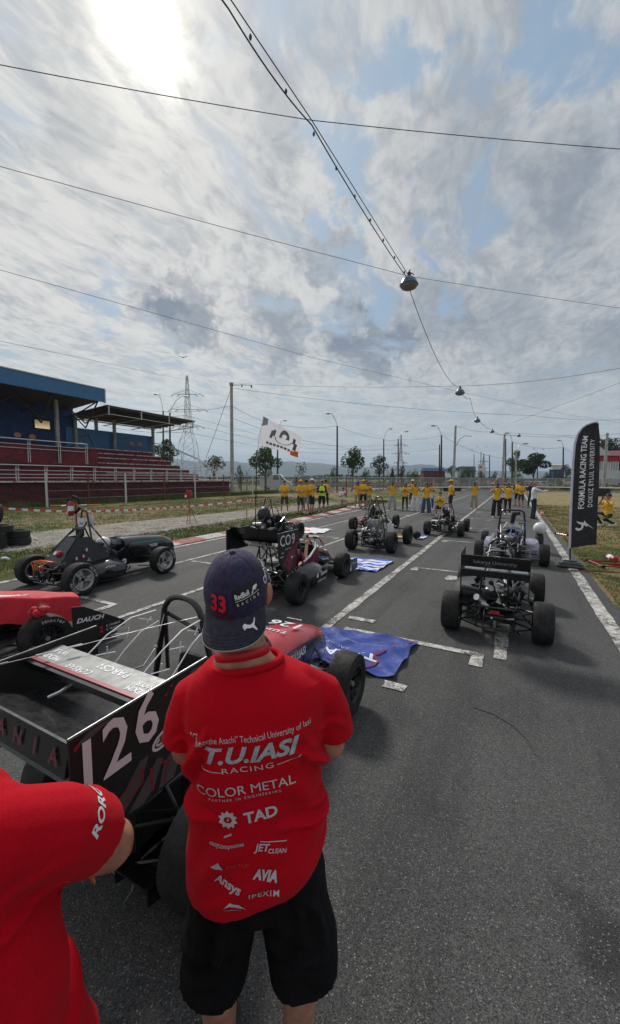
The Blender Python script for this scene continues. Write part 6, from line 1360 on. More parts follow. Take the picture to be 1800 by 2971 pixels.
# ------- nearest right car with Sakarya University wing
c = base_car('formula_car', 'black formula car with Sakarya University on its rear wing, nearest on the right', 5.08, -.13, dict(wb=1.55, track=.99, trackf=1.0, D=.475, W=.21, rr=.13, style='black8', pz=.36))
mb = hoop(.54, .24, 1.06, .78, .017, rad=.1, shoulder=.7); P1(mb, 'main_hoop', c); braces(c, 1.06, .76, .11, back=.1, zb=.45); clutter(c, 91, -.12, .62, .25, .14, .58, 64, dark=.82)
wing = bpy.data.objects.new('rear_wing', None); col.objects.link(wing); wing.parent = c
ep = [(-.32, .90), (-.32, .60), (-.2, .50), (.02, .50), (.06, .98), (-.28, .98)][:-1]; ep = [(-.36, .985), (-.36, .74), (-.34, .50), (-.28, .50), (-.28, .72), (.02, .72), (.06, 1.0)]
EX = .345; endplate(c, EX, ep, 'matt_carbon', .008, parent=wing); endplate(c, -EX, ep, 'matt_carbon', .008, parent=wing); wing.location = (-.02, -.02, .055)
mb = MB(); mb.loft([[(-EX, -.355, .84), (-EX, -.36, .835), (-EX, -.42, .975), (-EX, -.41, .98)], [(EX, -.355, .84), (EX, -.36, .835), (EX, -.42, .975), (EX, -.41, .98)]], 'gloss_black'); 
mb.build('top_flap', wing, 0); foil(wing, -EX, EX, -.02, .77, .34, .10, 'gloss_black'); mb = MB(); mb.box((0, -.37, .77), (EX * 2 - .01, .02, .075), 'matt_carbon', (.25, 0, 0)); P1(mb, 'wing_element', wing)
mb = MB(); mb.text('Sakarya University', .062, frame((0, -.402, .905), (1, 0, 0), (0, -.40, .91)), 'sticker_grey', .0, sx=.95); mb.build('wing_print', wing, 0)
for s in (-1, 1): mb = MB(); mb.tube([(s * .13, .02, .2), (s * .15, -.1, .5), (s * .13, -.2, .74)], .010, 'tube_black', 6); P1(mb, 'wing_strut', wing)
mb = MB(); mb.tube([(-.12, -.2, .82), (-.11, -.22, 1.03), (-.06, -.22, 1.07), (.08, -.22, 1.07), (.13, -.22, 1.03), (.13, -.2, .82)], .010, 'steel', 8); P1(mb, 'jacking_bar', c)
mb = MB(); mb.cyl((-.38, -.02, .50), (-.02, .05, .46), .075, 'matt_carbon', 18); mb.cyl((-.40, -.02, .505), (-.37, -.02, .5), .06, 'black_metal', 14); mb.lathe([(-.004, .077), (.004, .077)], 'steel', 18, Matrix.Translation((-.12, .04, .465))); P1(mb, 'silencer', c)
mb = MB(); mb.loft([[(-.12, .0, .76), (-.02, .0, .74), (-.0, .06, .74), (-.12, .06, .76)], [(-.13, -.05, .62), (-.03, -.05, .58), (-.02, .02, .58), (-.12, .02, .62)], [(-.03, -.06, .52), (.02, -.06, .50), (.03, 0, .50), (-.02, 0, .52)], [(-.0, -.05, .42), (.05, -.05, .40), (.06, 0, .40), (.01, 0, .42)]], 'white_paint'); mb.sphere((-.06, -.035, .64), (.03, .012, .03), 'gloss_black', 8, 6); mb.tube([(-.06, -.04, .65), (-.02, -.06, .60), (.0, -.07, .5)], .01, 'black_metal', 6); P1(mb, 'catch_bottle', c)
mb = MB(); mb.box((.0, -.19, .335), (.1, .02, .04), 'red_paint', bev=.006); P1(mb, 'rain_light', c); mb = MB(); mb.cyl((-.14, -.12, .42), (-.08, -.1, .36), .028, 'white_paint', 12); P1(mb, 'reservoir', c)
mb = MB(); mb.cyl((-.1, -.17, .27), (.2, -.17, .27), .035, 'black_metal', 12); mb.cyl((.04, -.19, .27), (.2, -.19, .29), .012, 'steel', 8); mb.box((0, -.17, .20), (.03, .03, .14), 'dirty_alu'); mb.sphere((-.03, -.2, .27), .014, 'white_paint', 8, 6); P1(mb, 'actuator', c)
mb = MB(); mb.plate([(.25, .5, .48), (.40, .4, .36), (.42, .7, .36), (.28, .8, .48)], .04, 'matt_carbon'); mb.box((.36, .45, .40), (.1, .12, .02), 'steel', (0, .5, 0)); P1(mb, 'radiator', c)
mb = MB(); mb.tube([(.2, .1, .6), (.3, .2, .5), (.28, .35, .4), (.4, .3, .38)], .018, 'rubber', 8); mb.tube([(.18, .0, .5), (.25, .1, .4), (.2, .2, .3)], .015, 'rubber', 8); P1(mb, 'hose', c)
tub([(.7, .27, .3, .1, .5), (1.2, .27, .28, .1, .58)], 'gloss_black', c); bodyloft([(1.2, .26, .2, .58), (1.6, .2, .15, .48), (2.0, .1, .15, .3)], 'gloss_black', name='nose', car=c); seat(c, .85)
mb = MB(); mb.loft([[(-.28, y, .12), (-.52, y, .14), (-.54, y, z1), (-.28, y, z1 + .05)] for (y, z1) in ((.55, .3), (.7, .42), (1.1, .4), (1.25, .3))], 'matt_carbon'); P1(mb, 'sidepod', c, 50)

# ---------------------------------------------------------------- flags and things on the ground
def quad_flag(name, label, P, fm, nu, nv, wave=.012, seed=1, cat='flag'):
    P = [Vector(p) for p in P]; rr = random.Random(seed); ph = [rr.uniform(0, 6) for _ in range(4)]
    def fn(a, b):
        p = P[0].lerp(P[1], a).lerp(P[3].lerp(P[2], a), b); z = .010 + wave * (abs(math.sin(a * 7 + b * 3 + ph[0] + .8 * math.sin(b * 6 + ph[2]))) ** 3 + .7 * abs(math.sin(b * 9 - a * 6 + ph[1] + math.sin(a * 8 + ph[3]))) ** 4 + .35 * math.sin(a * 23 + b * 17) * .5 + .2); ed = .012 * math.sin(b * 13 + ph[0]) * (a * 2 - 1) * abs(a * 2 - 1); return (p.x + ed, p.y + .012 * math.sin(a * 15 + ph[1]) * (b * 2 - 1) ** 3, max(z, .008))
    mb = MB(); mb.grid(fn, nu, nv, 'flag_blue', fm); o = mb.build(name, None, 85); cc = sum(P, Vector()) / 4; recentre(o, cc); tag(o, label, cat, 'flags spread on the asphalt'); return o, fn
# blue team flag; corner 0 far left, then far right, near right, near left
FP = [W(4.27, -2.05), W(4.40, -.90), W(3.46, -.92), W(3.36, -1.95)]
def fbm(a, b):
    return 'flag_blue'
o, fn = quad_flag('team_flag', 'blue team flag with upside down white lettering beside the nose of car 126', FP, fbm, 90, 60, .026)
mat('flag_rose', (.20, .015, .04), .8)
mb = MB()
def on_flag(x, y, t, size, m, **k):
    g_ = MB(); g_.text(t, size, Matrix.Identity(4), m, **k); 
    dv, df = dense(g_, .012)
    mb.add([Vector(fn(min(1, max(0, x - p[0] )), min(1, max(0, y + p[1])))) + Vector((0, 0, .005)) for p in dv], df, m)
on_flag(.45, .36, '"Gheorghe Asachi" Technical University of Iasi', .036, 'print_grey', bold=.0); on_flag(.30, .50, 'RACING', .075, 'print_grey'); on_flag(.42, .68, 'T.U.IASI', .20, 'flag_white', bold=.03, shear=-.2)
for (x0, y0, x1, y1) in ((.72, .98, .8, .75), (.8, .75, .72, .62), (.72, .62, .85, .3), (.9, .2, .95, .05), (.15, .85, .6, .88)):
    d_ = Vector((x1 - x0, y1 - y0)).normalized(); n_ = Vector((-d_.y, d_.x)) * .012; q4 = [(x0 + n_.x, y0 + n_.y), (x1 + n_.x, y1 + n_.y), (x1 - n_.x, y1 - n_.y), (x0 - n_.x, y0 - n_.y)]
    mb.add([Vector(fn(min(.99, max(.01, a)), min(.99, max(.01, b)))) + Vector((0, 0, .007)) for a, b in q4], [(0, 1, 2, 3)], 'flag_rose')
pr = mb.build('flag_print', o, 0); pr.matrix_parent_inverse = Matrix.Translation(-o.location)
def greek(a, b):
    # a runs hoist to fly along the car direction, b across
    if a > .6 and b > .45: return 'flag_white' if (abs(a - .8) < .035 or abs(b - .72) < .055) else 'greek_blue'
    return 'greek_blue' if int(b * 9) % 2 == 0 else 'flag_white'
def greek2(a, b):
    if a < .42 and b > .44: return 'flag_white' if (abs(a - .21) < .045 or abs(b - .72) < .06) else 'greek_blue'
    if a > .985: return 'flag_white'
    return 'greek_blue' if int(b * 9) % 2 == 0 else 'flag_white'
quad_flag('striped_flag', 'blue and white striped flag with a cross, lying by the nose of the CO9 car', [W(8.45, -3.5), W(8.61, -2.33), W(7.42, -2.36), W(7.36, -2.85)], greek2, 72, 54, .018, 2)
quad_flag('white_flag', 'white flag with an orange patch beside the flag pole car', [G(882, 1532), G(962, 1537), G(940, 1548), G(878, 1549)], lambda a, b: 'orange' if (a < .3 and .4 < b < .7) else 'flag_white', 20, 10, .02, 3)
quad_flag('small_flag', 'small blue and white flag beside the low black car', [G(1215, 1557), G(1243, 1555), G(1237, 1562), G(1212, 1566)], lambda a, b: 'greek_blue' if b < .5 else 'flag_white', 8, 8, .02, 4)
mb = MB(); mb.sphere((0, 0, .125), (.13, .14, .125), 'rubber', 20, 14); mb.sphere((0, .07, .13), (.1, .08, .05), 'glass_dark', 12, 8); o = mb.build('helmet', None, 60); o.location = G(1209, 1563); tag(o, 'black ball standing on the asphalt behind the thick front tyre', 'helmet')  # round black ball, built with a helmet's visor and name
# flag pole and waving flag on car 28
pb = PY(741, 1485, 10.9); pb.z = .5; pt = PY(745, 1340, 10.9); pm_ = PY(751, 1280, 10.9); pe = PY(765, 1208, 10.9)
mb = MB(); mb.tube([pb, pt], .014, 'black_metal', 8); mb.sphere(pb.lerp(pt, .3), .022, 'white_paint', 8, 6); mb.tube([pt, pm_, pe], [.008, .006, .004], 'steel', 6); fpole = mb.build('pole'); recentre(fpole, pb)
fe = thing('waving_flag', 'white flag with a grey race car emblem and orange corner waving on a thin pole', 'flag', pb); fpole.parent = fe; fpole.location = (0, 0, 0)
fc = [PY(765, 1208, 10.9), PY(874, 1268, 11.3), PY(866, 1326, 11.25), PY(746, 1286, 10.9)]
def wf(a, b):
    p = fc[0].lerp(fc[1], a).lerp(fc[3].lerp(fc[2], a), b); s = math.sin(a * 7 + b * 1.5) * .07 * (a * .8 + .2); return p + Vector((.02 * math.sin(b * 6), s, .02 * math.sin(a * 9 + b * 3) * a))
def wm(a, b):
    x, y = a, b
    if x > .80 and y > .72 and (x - .8) + (y - .72) * 1.2 > .15: return 'orange'
    if x < .12 and y < .35 - x: return 'sticker_grey'
    def box(x0, x1, y0, y1): return x0 < x < x1 and y0 < y < y1
    if box(.24, .31, .34, .62) or box(.29, .36, .26, .5) or box(.80, .87, .28, .52) or box(.84, .92, .45, .75): return 'dash_grey'
    r = math.hypot((x - .58) / .13, (y - .45) / .36)
    if r < 1 and y < .47: 
        return 'flag_white' if math.hypot((x - .58) / .06, (y - .38) / .1) < 1 else 'dash_grey'
    r2 = math.hypot((x - .58) / .22, (y - .46) / .26)
    if .9 < r2 < 1.0 and y > .5: return 'dash_grey'
    if .78 < y < .88 and .2 < x < .85 and int(x * 34) % 3: return 'dash_grey'
    return 'flag_white'
mb = MB(); mb.grid(wf, 90, 60, 'flag_thin', lambda a, b: 'flag_thin' if wm(a, b) == 'flag_white' else wm(a, b)); o = mb.build('cloth', fe, 60); o.data.transform(Matrix.Translation(-pb))

# feather banner
bp = G(1655, 1645); dirv = Vector((bp.x, bp.y, 0)).normalized(); bx = Vector((dirv.y, -dirv.x, 0))
ban = thing('feather_banner', 'tall black feather banner with white lettering on a dark base by the edge line', 'banner', bp)
def BP(px, py): return PL(px, py, bp, dirv) - bp
edge = [(1655, 1590), (1657, 1520), (1661, 1420), (1665, 1340), (1669, 1290), (1677, 1262), (1688, 1244), (1703, 1233), (1722, 1226), (1737, 1224)]
redge = [(1738, 1240), (1741, 1262), (1741, 1330), (1738, 1420), (1734, 1500), (1731, 1579)]
edge_s = edge; mb = MB(); L = [BP(*p) for p in edge]; 
ys = [1590, 1560, 1520, 1480, 1420, 1380, 1340, 1315, 1290, 1275, 1262, 1252, 1244, 1238, 1233, 1229, 1226]
def ip(tab, y):
    for (x0, y0), (x1, y1) in zip(tab, tab[1:]):
        if (y0 - y) * (y1 - y) <= 0 and y0 != y1: return x0 + (x1 - x0) * (y - y0) / (y1 - y0)
    return tab[-1][0] if abs(tab[-1][1] - y) < abs(tab[0][1] - y) else tab[0][0]
def bf(a, b):
    y = 1590 + (1226 - 1590) * b; xl = ip(edge, y) + 2.2; xr = ip(redge[::-1], min(max(y, 1240), 1579)); yy = y - 11 * a * (1 - b) + 2 * a * b; p = BP(xl + (xr - xl) * a, yy); return p + dirv * (.035 * math.sin(a * 4 + b * 6) * a)
mb.grid(bf, 16, 60, 'banner_black'); mb.build('banner_cloth', ban, 70)
mb = MB(); mb.tube([BP(x - 1.5, y) for x, y in edge], [.022] * 6 + [.018] * 4, 'banner_edge', 8); mb.build('pole_sleeve', ban)
mb = MB(); mb.tube([BP(1654, 1641), BP(1655, 1588)], .014, 'black_metal', 8); mb.tube([BP(1654, 1645), BP(1654, 1625)], [.04, .025], 'black_metal', 10); mb.build('pole', ban)
mb = MB(); mb.tube([BP(1652, 1588), BP(1642, 1606), BP(1634, 1620), BP(1626, 1632)], .006, 'banner_edge', 5); mb.build('cord', ban)
mb = MB(); Mb = Matrix.Translation((0, 0, 0)) @ Matrix.Rotation(math.atan2(bx.y, bx.x), 4, 'Z'); mb.M = Mb; mb.box((.0, 0, .035), (.50, .36, .09), 'plastic_dark', bev=.04); mb.box((.0, 0, .1), (.46, .32, .05), 'plastic_dark', bev=.035, taper=.8); mb.tube([(-.12, 0, .13), (.12, 0, .13)], .02, 'plastic_dark', 8); mb.box((0, 0, .12), (.1, .1, .06), 'plastic_dark', bev=.01); mb.build('weight_base', ban, 35)
mb = MB()
def bt(t, x, y, size, **k):
    g_ = MB(); g_.text(t, 1, Matrix.Identity(4), 'x', res=2, **k)
    # text runs up the banner; letters' tops point left
    mb.add([Vector(bf(min(.99, max(0, x - p[1] * size[0])), min(.99, max(0.001, y + p[0] * size[1])))) - dirv * .006 for p in g_.v], g_.f, 'sticker_white')
bt('FORMULA RACING TEAM', .36, .60, (.33, .052), bold=.02); mb.build('banner_print', ban, 0); mb = MB(); bt('DOKUZ EYLUL UNIVERSITY', .70, .59, (.26, .040), bold=.01, spacing=1.15)
mb.build('banner_print', ban, 0); mb = MB()
def bpoly(P, m): mb.add([Vector(bf(a, b)) - dirv * .007 for a, b in P], [tuple(range(len(P)))], m)
arcp = [(.30 + .17 * math.cos(t), .165 + .035 * math.sin(t)) for t in [R(200) + R(200) * k / 12 for k in range(13)]]; arcq = [(.30 + .09 * math.cos(t), .165 + .017 * math.sin(t)) for t in [R(200) + R(200) * k / 12 for k in range(13)]]
for k in range(12): bpoly([arcp[k], arcp[k + 1], arcq[k + 1], arcq[k]], 'sticker_white')
bpoly([(.18, .21), (.3, .20), (.5, .19), (.48, .175), (.28, .185)], 'sticker_white'); bpoly([(.5, .21), (.56, .19), (.88, .13), (.6, .17), (.62, .155), (.45, .175)], 'sticker_white')
mat('banner_violet', (.05, .04, .1), .8)
for k in range(7): a = R(200) + R(28) * k; bpoly([(.30 + .19 * math.cos(a), .155 + .036 * math.sin(a)), (.30 + .30 * math.cos(a + .1), .155 + .055 * math.sin(a + .1)), (.30 + .19 * math.cos(a + .25), .155 + .036 * math.sin(a + .25))], 'banner_violet')
mb.build('banner_emblem', ban, 0)

# red steel frames with extinguishers in the right grass, rod, cones, tyres, stand, tape
def redframe(loc, rz, label, ext=True, sc=1.):
    e = thing('push_frame', label, 'frame', loc, rz, 'red push frames lying in the grass'); mb = MB()
    for y in (-.3, .0, .3): mb.tube([(-.35 * sc, y * sc, .03), (.5 * sc, y * sc, .03)], .016, 'red_paint', 6)
    for x in (-.35, .5): mb.tube([(x * sc, -.3 * sc, .03), (x * sc, .3 * sc, .03)], .018, 'red_paint', 6)
    mb.build('steel_frame', e); mb = MB()
    for s in (-1, 1): mb.cyl((-.35 * sc, s * .33 * sc, .03), (-.35 * sc, s * .37 * sc, .03), .035, 'rubber', 10); 
    mb.build('roller', e); return e
redframe(G(1779, 1640), R(-12), 'red steel push frame in the grass at the right edge'); redframe(G(1648, 1552), R(10), 'red push frame on small wheels behind the banner', sc=.7)
def extinguisher(p, rz, label, lying=True):
    e = thing('fire_extinguisher', label, 'extinguisher', p, rz); X = Matrix.Rotation(R(-90), 4, 'Y') if not lying else Matrix.Identity(4)
    mb = MB(); mb.lathe([(0, .001), (0, .055), (.02, .07), (.36, .07), (.41, .045), (.43, .02), (.45, .02), (.45, .001)], 'red_paint', 18, X); mb.build('cylinder', e, 40); mb = MB(); mb.lathe([(.14, .0715), (.28, .0715)], 'sticker_white', 18, X); mb.build('label', e); mb = MB(); c_ = X @ Vector((.47, 0, 0)); mb.box(c_, (.05, .04, .04), 'black_metal', bev=.005); q_ = X @ Vector((.5, .05, 0)); mb.tube([c_, q_, X @ Vector((.3, .1, 0)), X @ Vector((.15, .09, 0))], .012, 'rubber', 6); mb.build('hose', e); return e
extinguisher(G(1786, 1640) + Vector((0, 0, .12)), R(75), 'red fire extinguisher lying on the red frame at the right edge')
mb = MB(); mb.tube([(-.6, 0, 0), (.7, 0, .02)], .014, 'rust', 6); o = mb.build('steel_rod'); o.location = G(1755, 1663) + Vector((0, 0, .02)); o.rotation_euler = (0, 0, R(-16)); tag(o, 'dark rusty rod lying in the grass before the red frame', 'rod')
def cone(p, label, s=1., tip=False):
    e = thing('traffic_cone', label, 'cone', p, 0, 'traffic cones beside the track'); X = Matrix.Rotation(R(-90), 4, 'Y'); mb = MB(); mb.lathe([(.02, .1), (.28, .025), (.28, .001)], 'orange', 16, X, ['orange', 'orange']); mb.build('cone_body', e, 40); mb = MB(); mb.lathe([(.11, .078), (.2, .052)], 'white_paint', 16, X); mb.build('white_band', e); mb = MB(); mb.box((0, 0, .015), (.26, .26, .03), 'orange', bev=.01); mb.build('base', e, 0); e.scale = (s, s, s); return e
cone(G(1573, 1495.5), 'small orange and white cone in the grass right of the man in white'); cone(G(1010, 1477), 'small orange and white cone beside the crouching man', .95); cone(G(1186, 1437), 'tiny cone far off on the left grass', 1.)
def tyre_mesh(Rr, w, ri, tread=True):
    mb = MB(); s = Rr - ri; mb.lathe([(-w * .32, ri), (-w / 2, ri + s * .3), (-w / 2, ri + s * .7), (-w * .38, Rr - .01), (w * .38, Rr - .01), (w / 2, ri + s * .7), (w / 2, ri + s * .3), (w * .32, ri), (w * .3, ri + s * .4), (w * .3, Rr - .05), (-w * .3, Rr - .05), (-w * .3, ri + s * .4), (-w * .32, ri)], 'tyre_barrier', 32); return mb
ty = None; tb = G(-6, 1590)
T_ = [(0, 0, .1, 'flat', 'old car tyre at the bottom front of the left tyre stack'), (0.0, 0, .3, 'flat', 'old car tyre in the middle front of the left tyre stack'), (.12, .12, .5, 'flat', 'old car tyre lying on top of the left tyre stack'), (.0, .1, .89, 'up', 'old tyre standing upright on the left tyre stack, barrier tape round it'), (.22, .62, .1, 'flat', 'old tyre at the bottom back of the left tyre stack'), (.2, .62, .3, 'flat', 'old tyre second up at the back of the left tyre stack')]
for i, (dx, dy, z, k, lb) in enumerate(T_):
    if ty is None: mb = tyre_mesh(.30, .2, .18); o = mb.build('old_tyre', None, 40); ty = o.data
    else: o = bpy.data.objects.new('old_tyre', ty); col.objects.link(o)
    o.location = tb + Vector((dx - .12, dy, z)); o.rotation_euler = (0, R(90), R(20 * i)) if k == 'flat' else (0, R(8), R(62)); tag(o, lb, 'tyre', 'old tyres stacked at the left edge')
    if k == 'up': up_t = o.location.copy()
for i, (px, py, Y, k, lb) in enumerate([(1300, 1411, 59, 3, 'low stack of black tyres left of the concrete pole foot'), (1326, 1411, 59, 3, 'low stack of black tyres right of the concrete pole foot'), (1100, 1408, 60, 2, 'dark tyres beyond the tape behind the long haired photographer'), (1452, 1409, 64, 3, 'dark tyres at the foot of the pole above the raised hand'), (1472, 1409, 65, 3, 'dark tyres right of the pole above the raised hand'), (1520, 1411, 66, 3, 'dark tyre row before the broad tree'), (1742, 1431, 44, 3, 'stack of black tyres right of the feather banner'), (1752, 1431, 44, 4, 'taller stack of black tyres right of the feather banner'), (1640, 1408, 66, 3, 'black tyres below the small white sign')]):
    mb = MB(); X = Matrix.Rotation(R(90), 4, 'Y')
    for j in range(k): mb.lathe([(-.1, .2), (-.11, .3), (-.06, .34), (.06, .34), (.11, .3), (.1, .2)], 'tyre_barrier', 14, Matrix.Translation((0, 0, .11 + .22 * j)) @ X); mb.lathe([(-.1, .2), (-.11, .3), (-.06, .34), (.06, .34), (.11, .3), (.1, .2)], 'tyre_barrier', 14, Matrix.Translation((.7, 0, .11 + .22 * j)) @ X)
    o = mb.build('tyre_stack'); p = PY(px, py, Y); o.location = (p.x - .35, Y, 0); tag(o, lb, 'tyres', 'tyre stacks along the far barrier')
# barrier tape
def tape(pts, label, stripes=True, wd=.06, seg=.16, sag=.0):
    mb = MB(); k = 0
    for a, b in zip(pts, pts[1:]):
        a, b = Vector(a), Vector(b); L = (b - a).length; n = max(1, int(L / seg))
        for i in range(n):
            f0, f1 = i / n, (i + 1) / n; z0 = -sag * 4 * f0 * (1 - f0); z1 = -sag * 4 * f1 * (1 - f1); p, q_ = a.lerp(b, f0), a.lerp(b, f1); up_ = Vector((0, .004, wd / 2))
            mb.add([p + Vector((0, 0, z0)) - up_, q_ + Vector((0, 0, z1)) - up_, q_ + Vector((0, 0, z1)) + up_, p + Vector((0, 0, z0)) + up_], [(0, 1, 2, 3)], ('tape_red' if k % 2 else 'tape_white') if stripes else 'tape_white'); k += 1
    o = mb.build('barrier_tape', None, 0); recentre(o, pts[0]); tag(o, label, 'tape', 'barrier tape strung along the track'); return o
ta = up_t + Vector((.12, -.1, .18)); s1 = PY(287 * .4019 + 600 - 0, 1460, 14.2); stake = PY(716, 1450, 15.8)
tape([ta, PY(250, 1484, 12.6), PY(550, 1468, 16.3)], 'red and white barrier tape from the tyre stack to the extinguisher stand', sag=.03); tape([PY(550, 1468, 16.3), stake, PY(861, 1438, 26)], 'red and white barrier tape behind the flag pole car', sag=.03, seg=.2)
tape([PY(861, 1438, 26), PY(960, 1428, 30), PY(1130, 1416, 38), PY(1175, 1413, 40)], 'pale barrier tape behind the group of spectators', seg=.35, wd=.09, sag=.05); tape([PY(1075, 1418, 40), PY(1262, 1413.5, 46), PY(1530, 1411.5, 48), PY(1660, 1414, 48)], 'long pale barrier tape across the far end of the straight', stripes=False, seg=1, wd=.11); tape([PY(1740, 1414, 48), PY(1900, 1418, 46)], 'pale barrier tape right of the feather banner', stripes=False, seg=1, wd=.11)
mb = MB(); p = Vector(stake); mb.tube([(p.x, p.y, -.03), (p.x, p.y, p.z + .1)], .025, 'wood_stake', 6); o = mb.build('wooden_stake'); recentre(o, (p.x, p.y, 0)); tag(o, 'thin wooden stake holding the tape behind the flag pole car', 'stake')
mb = MB(); a, b = PY(147, 1467, 21), PY(294, 1464, 22.5); mb.tube([a, b], .03, 'orange', 6); mb.tube([a + Vector((.6, 0, -.01)), a.lerp(b, .3)], .032, 'white_paint', 6); mb.tube([a.lerp(b, .55), a.lerp(b, .7)], .032, 'white_paint', 6); o = mb.build('barrier_bar'); recentre(o, a); tag(o, 'thin orange and white bar before the grandstand wall', 'bar'); o['label'] = 'thin orange and white bar before the grandstand wall'
# extinguisher stand
es = thing('extinguisher_stand', 'red tripod stand with an extinguisher sign board left of the grandstand end', 'stand', G(552, 1516)); mb = MB(); mb.tube([(0, 0, 0), (0, 0, 1.1)], .018, 'red_paint', 6); mb.build('post', es)
for k in range(3): a = k * 2.09 + .3; mb = MB(); mb.tube([(.02 * math.cos(a), .02 * math.sin(a), .62), (.27 * math.cos(a), .27 * math.sin(a), .0)], .014, 'red_paint', 6); mb.tube([(0, 0, .1), (.2 * math.cos(a), .2 * math.sin(a), .1)], .009, 'red_paint', 5); mb.build('leg', es)
mb = MB(); mb.box((-.02, 0, 1.22), (.24, .03, .26), 'red_paint', bev=.005); mb.build('board', es, 0); mb = MB(); mb.tube([(-.3, 0, 1.42), (.38, 0, 1.4)], .006, 'black_metal', 5); mb.build('cross_bar', es)
extinguisher(G(548, 1516) + Vector((-.05, -.14, .98)), 0, 'small red extinguisher hung on the tripod stand', False).scale = (.6, .6, .6)
ES2 = ON(222, 1500, -8.35); ES2.z = 0.
es2 = thing('extinguisher_stand', 'red stand with a black loop and extinguisher behind the electric car', 'stand', ES2); mb = MB(); mb.tube([(0, 0, 0), (0, 0, 1.3)], .016, 'red_paint', 6); mb.build('post', es2); mb = MB(); mb.tube([(-.04 + .13 * math.cos(a), .0, 1.28 + .17 * math.sin(a)) for a in [k * .4 for k in range(16)]], .03, 'rubber', 8); mb.build('hose_loop', es2)
extinguisher(ES2 + Vector((-.05, -.1, 1.05)), 0, 'red extinguisher in the black loop above the electric car', False).scale = (.8, .8, .75)
# small signs
for (px, py, Y, w, h, lb) in ((683, 1398.5, 44, .52, .28, 'small white sign plate on the post beside the tall pole'), (1635, 1393.5, 66, .62, .24, 'small white sign plate in the far hedge left of the banner'), (1030, 1391, 50, .3, .18, 'tiny white plate on the far fence')):
    p = PY(px, py, Y); e = thing('sign_plate', lb, 'sign', (p.x, Y, 0)); mb = MB(); mb.box((0, 0, p.z), (w, .03, h), 'build_white', bev=.004); mb.build('plate', e, 0); mb = MB(); mb.tube([(0, .03, -.03), (0, .03, p.z)], .03, 'galv', 5); mb.build('post', e)
    mb = MB(); 
    for k in range(3): mb.box((-w * .28 + k * w * .28, -.02, p.z), (w * .2, .005, h * .25), 'glass_dark')
    mb.build('lettering', e, 0)
# litter in the gravel
for i, (px, py) in enumerate(((102, 1566), (481, 1541), (14, 1623))):
    mb = MB(); rr = random.Random(i); mb.sphere((0, 0, .03), (.09, .05, .03), 'white_cloth', 8, 5); mb.box((.05, 0, .02), (.1, .06, .02), 'white_cloth', (0, .3, .4)); o = mb.build('litter', None, 0); o.location = G(px, py); tag(o, ['white scrap of litter in the gravel above the left rear tyre', 'white scrap of litter in the gravel below the red tripod', 'pale scrap of litter in the grass at the left edge'][i], 'litter')
# ---------------------------------------------------------------- people
def limb(mb, pts, rs, m='skin', n=8): mb.tube(pts, rs, m, n); [mb.sphere(p, r, m, 8, 6) for p, r in zip(pts, rs)]
POSE = {  # (elbow, wrist) of right then left arm in a body 1.75 m tall, facing +y
    'down': [((.27, -.02, 1.15), (.26, .08, .90)), ((-.27, -.02, 1.15), (-.26, .08, .90))],
    'crossed': [((.25, .04, 1.14), (-.06, .20, 1.16)), ((-.25, .04, 1.14), (.06, .21, 1.12))],
    'photo': [((.30, .16, 1.30), (.06, .22, 1.56)), ((-.30, .16, 1.30), (-.06, .22, 1.56))],
    'phone': [((.25, .02, 1.15), (.05, .26, 1.30)), ((-.25, .02, 1.15), (-.05, .26, 1.28))],
    'wave': [((.30, .04, 1.62), (.24, .08, 1.90)), ((-.30, .06, 1.22), (-.42, .2, 1.40))],
    'point': [((.22, .24, 1.30), (.10, .50, 1.34)), ((-.22, .22, 1.28), (-.06, .48, 1.30))],
    'behind': [((.27, -.10, 1.15), (.08, -.16, .98)), ((-.27, -.10, 1.15), (-.08, -.16, .98))],
}
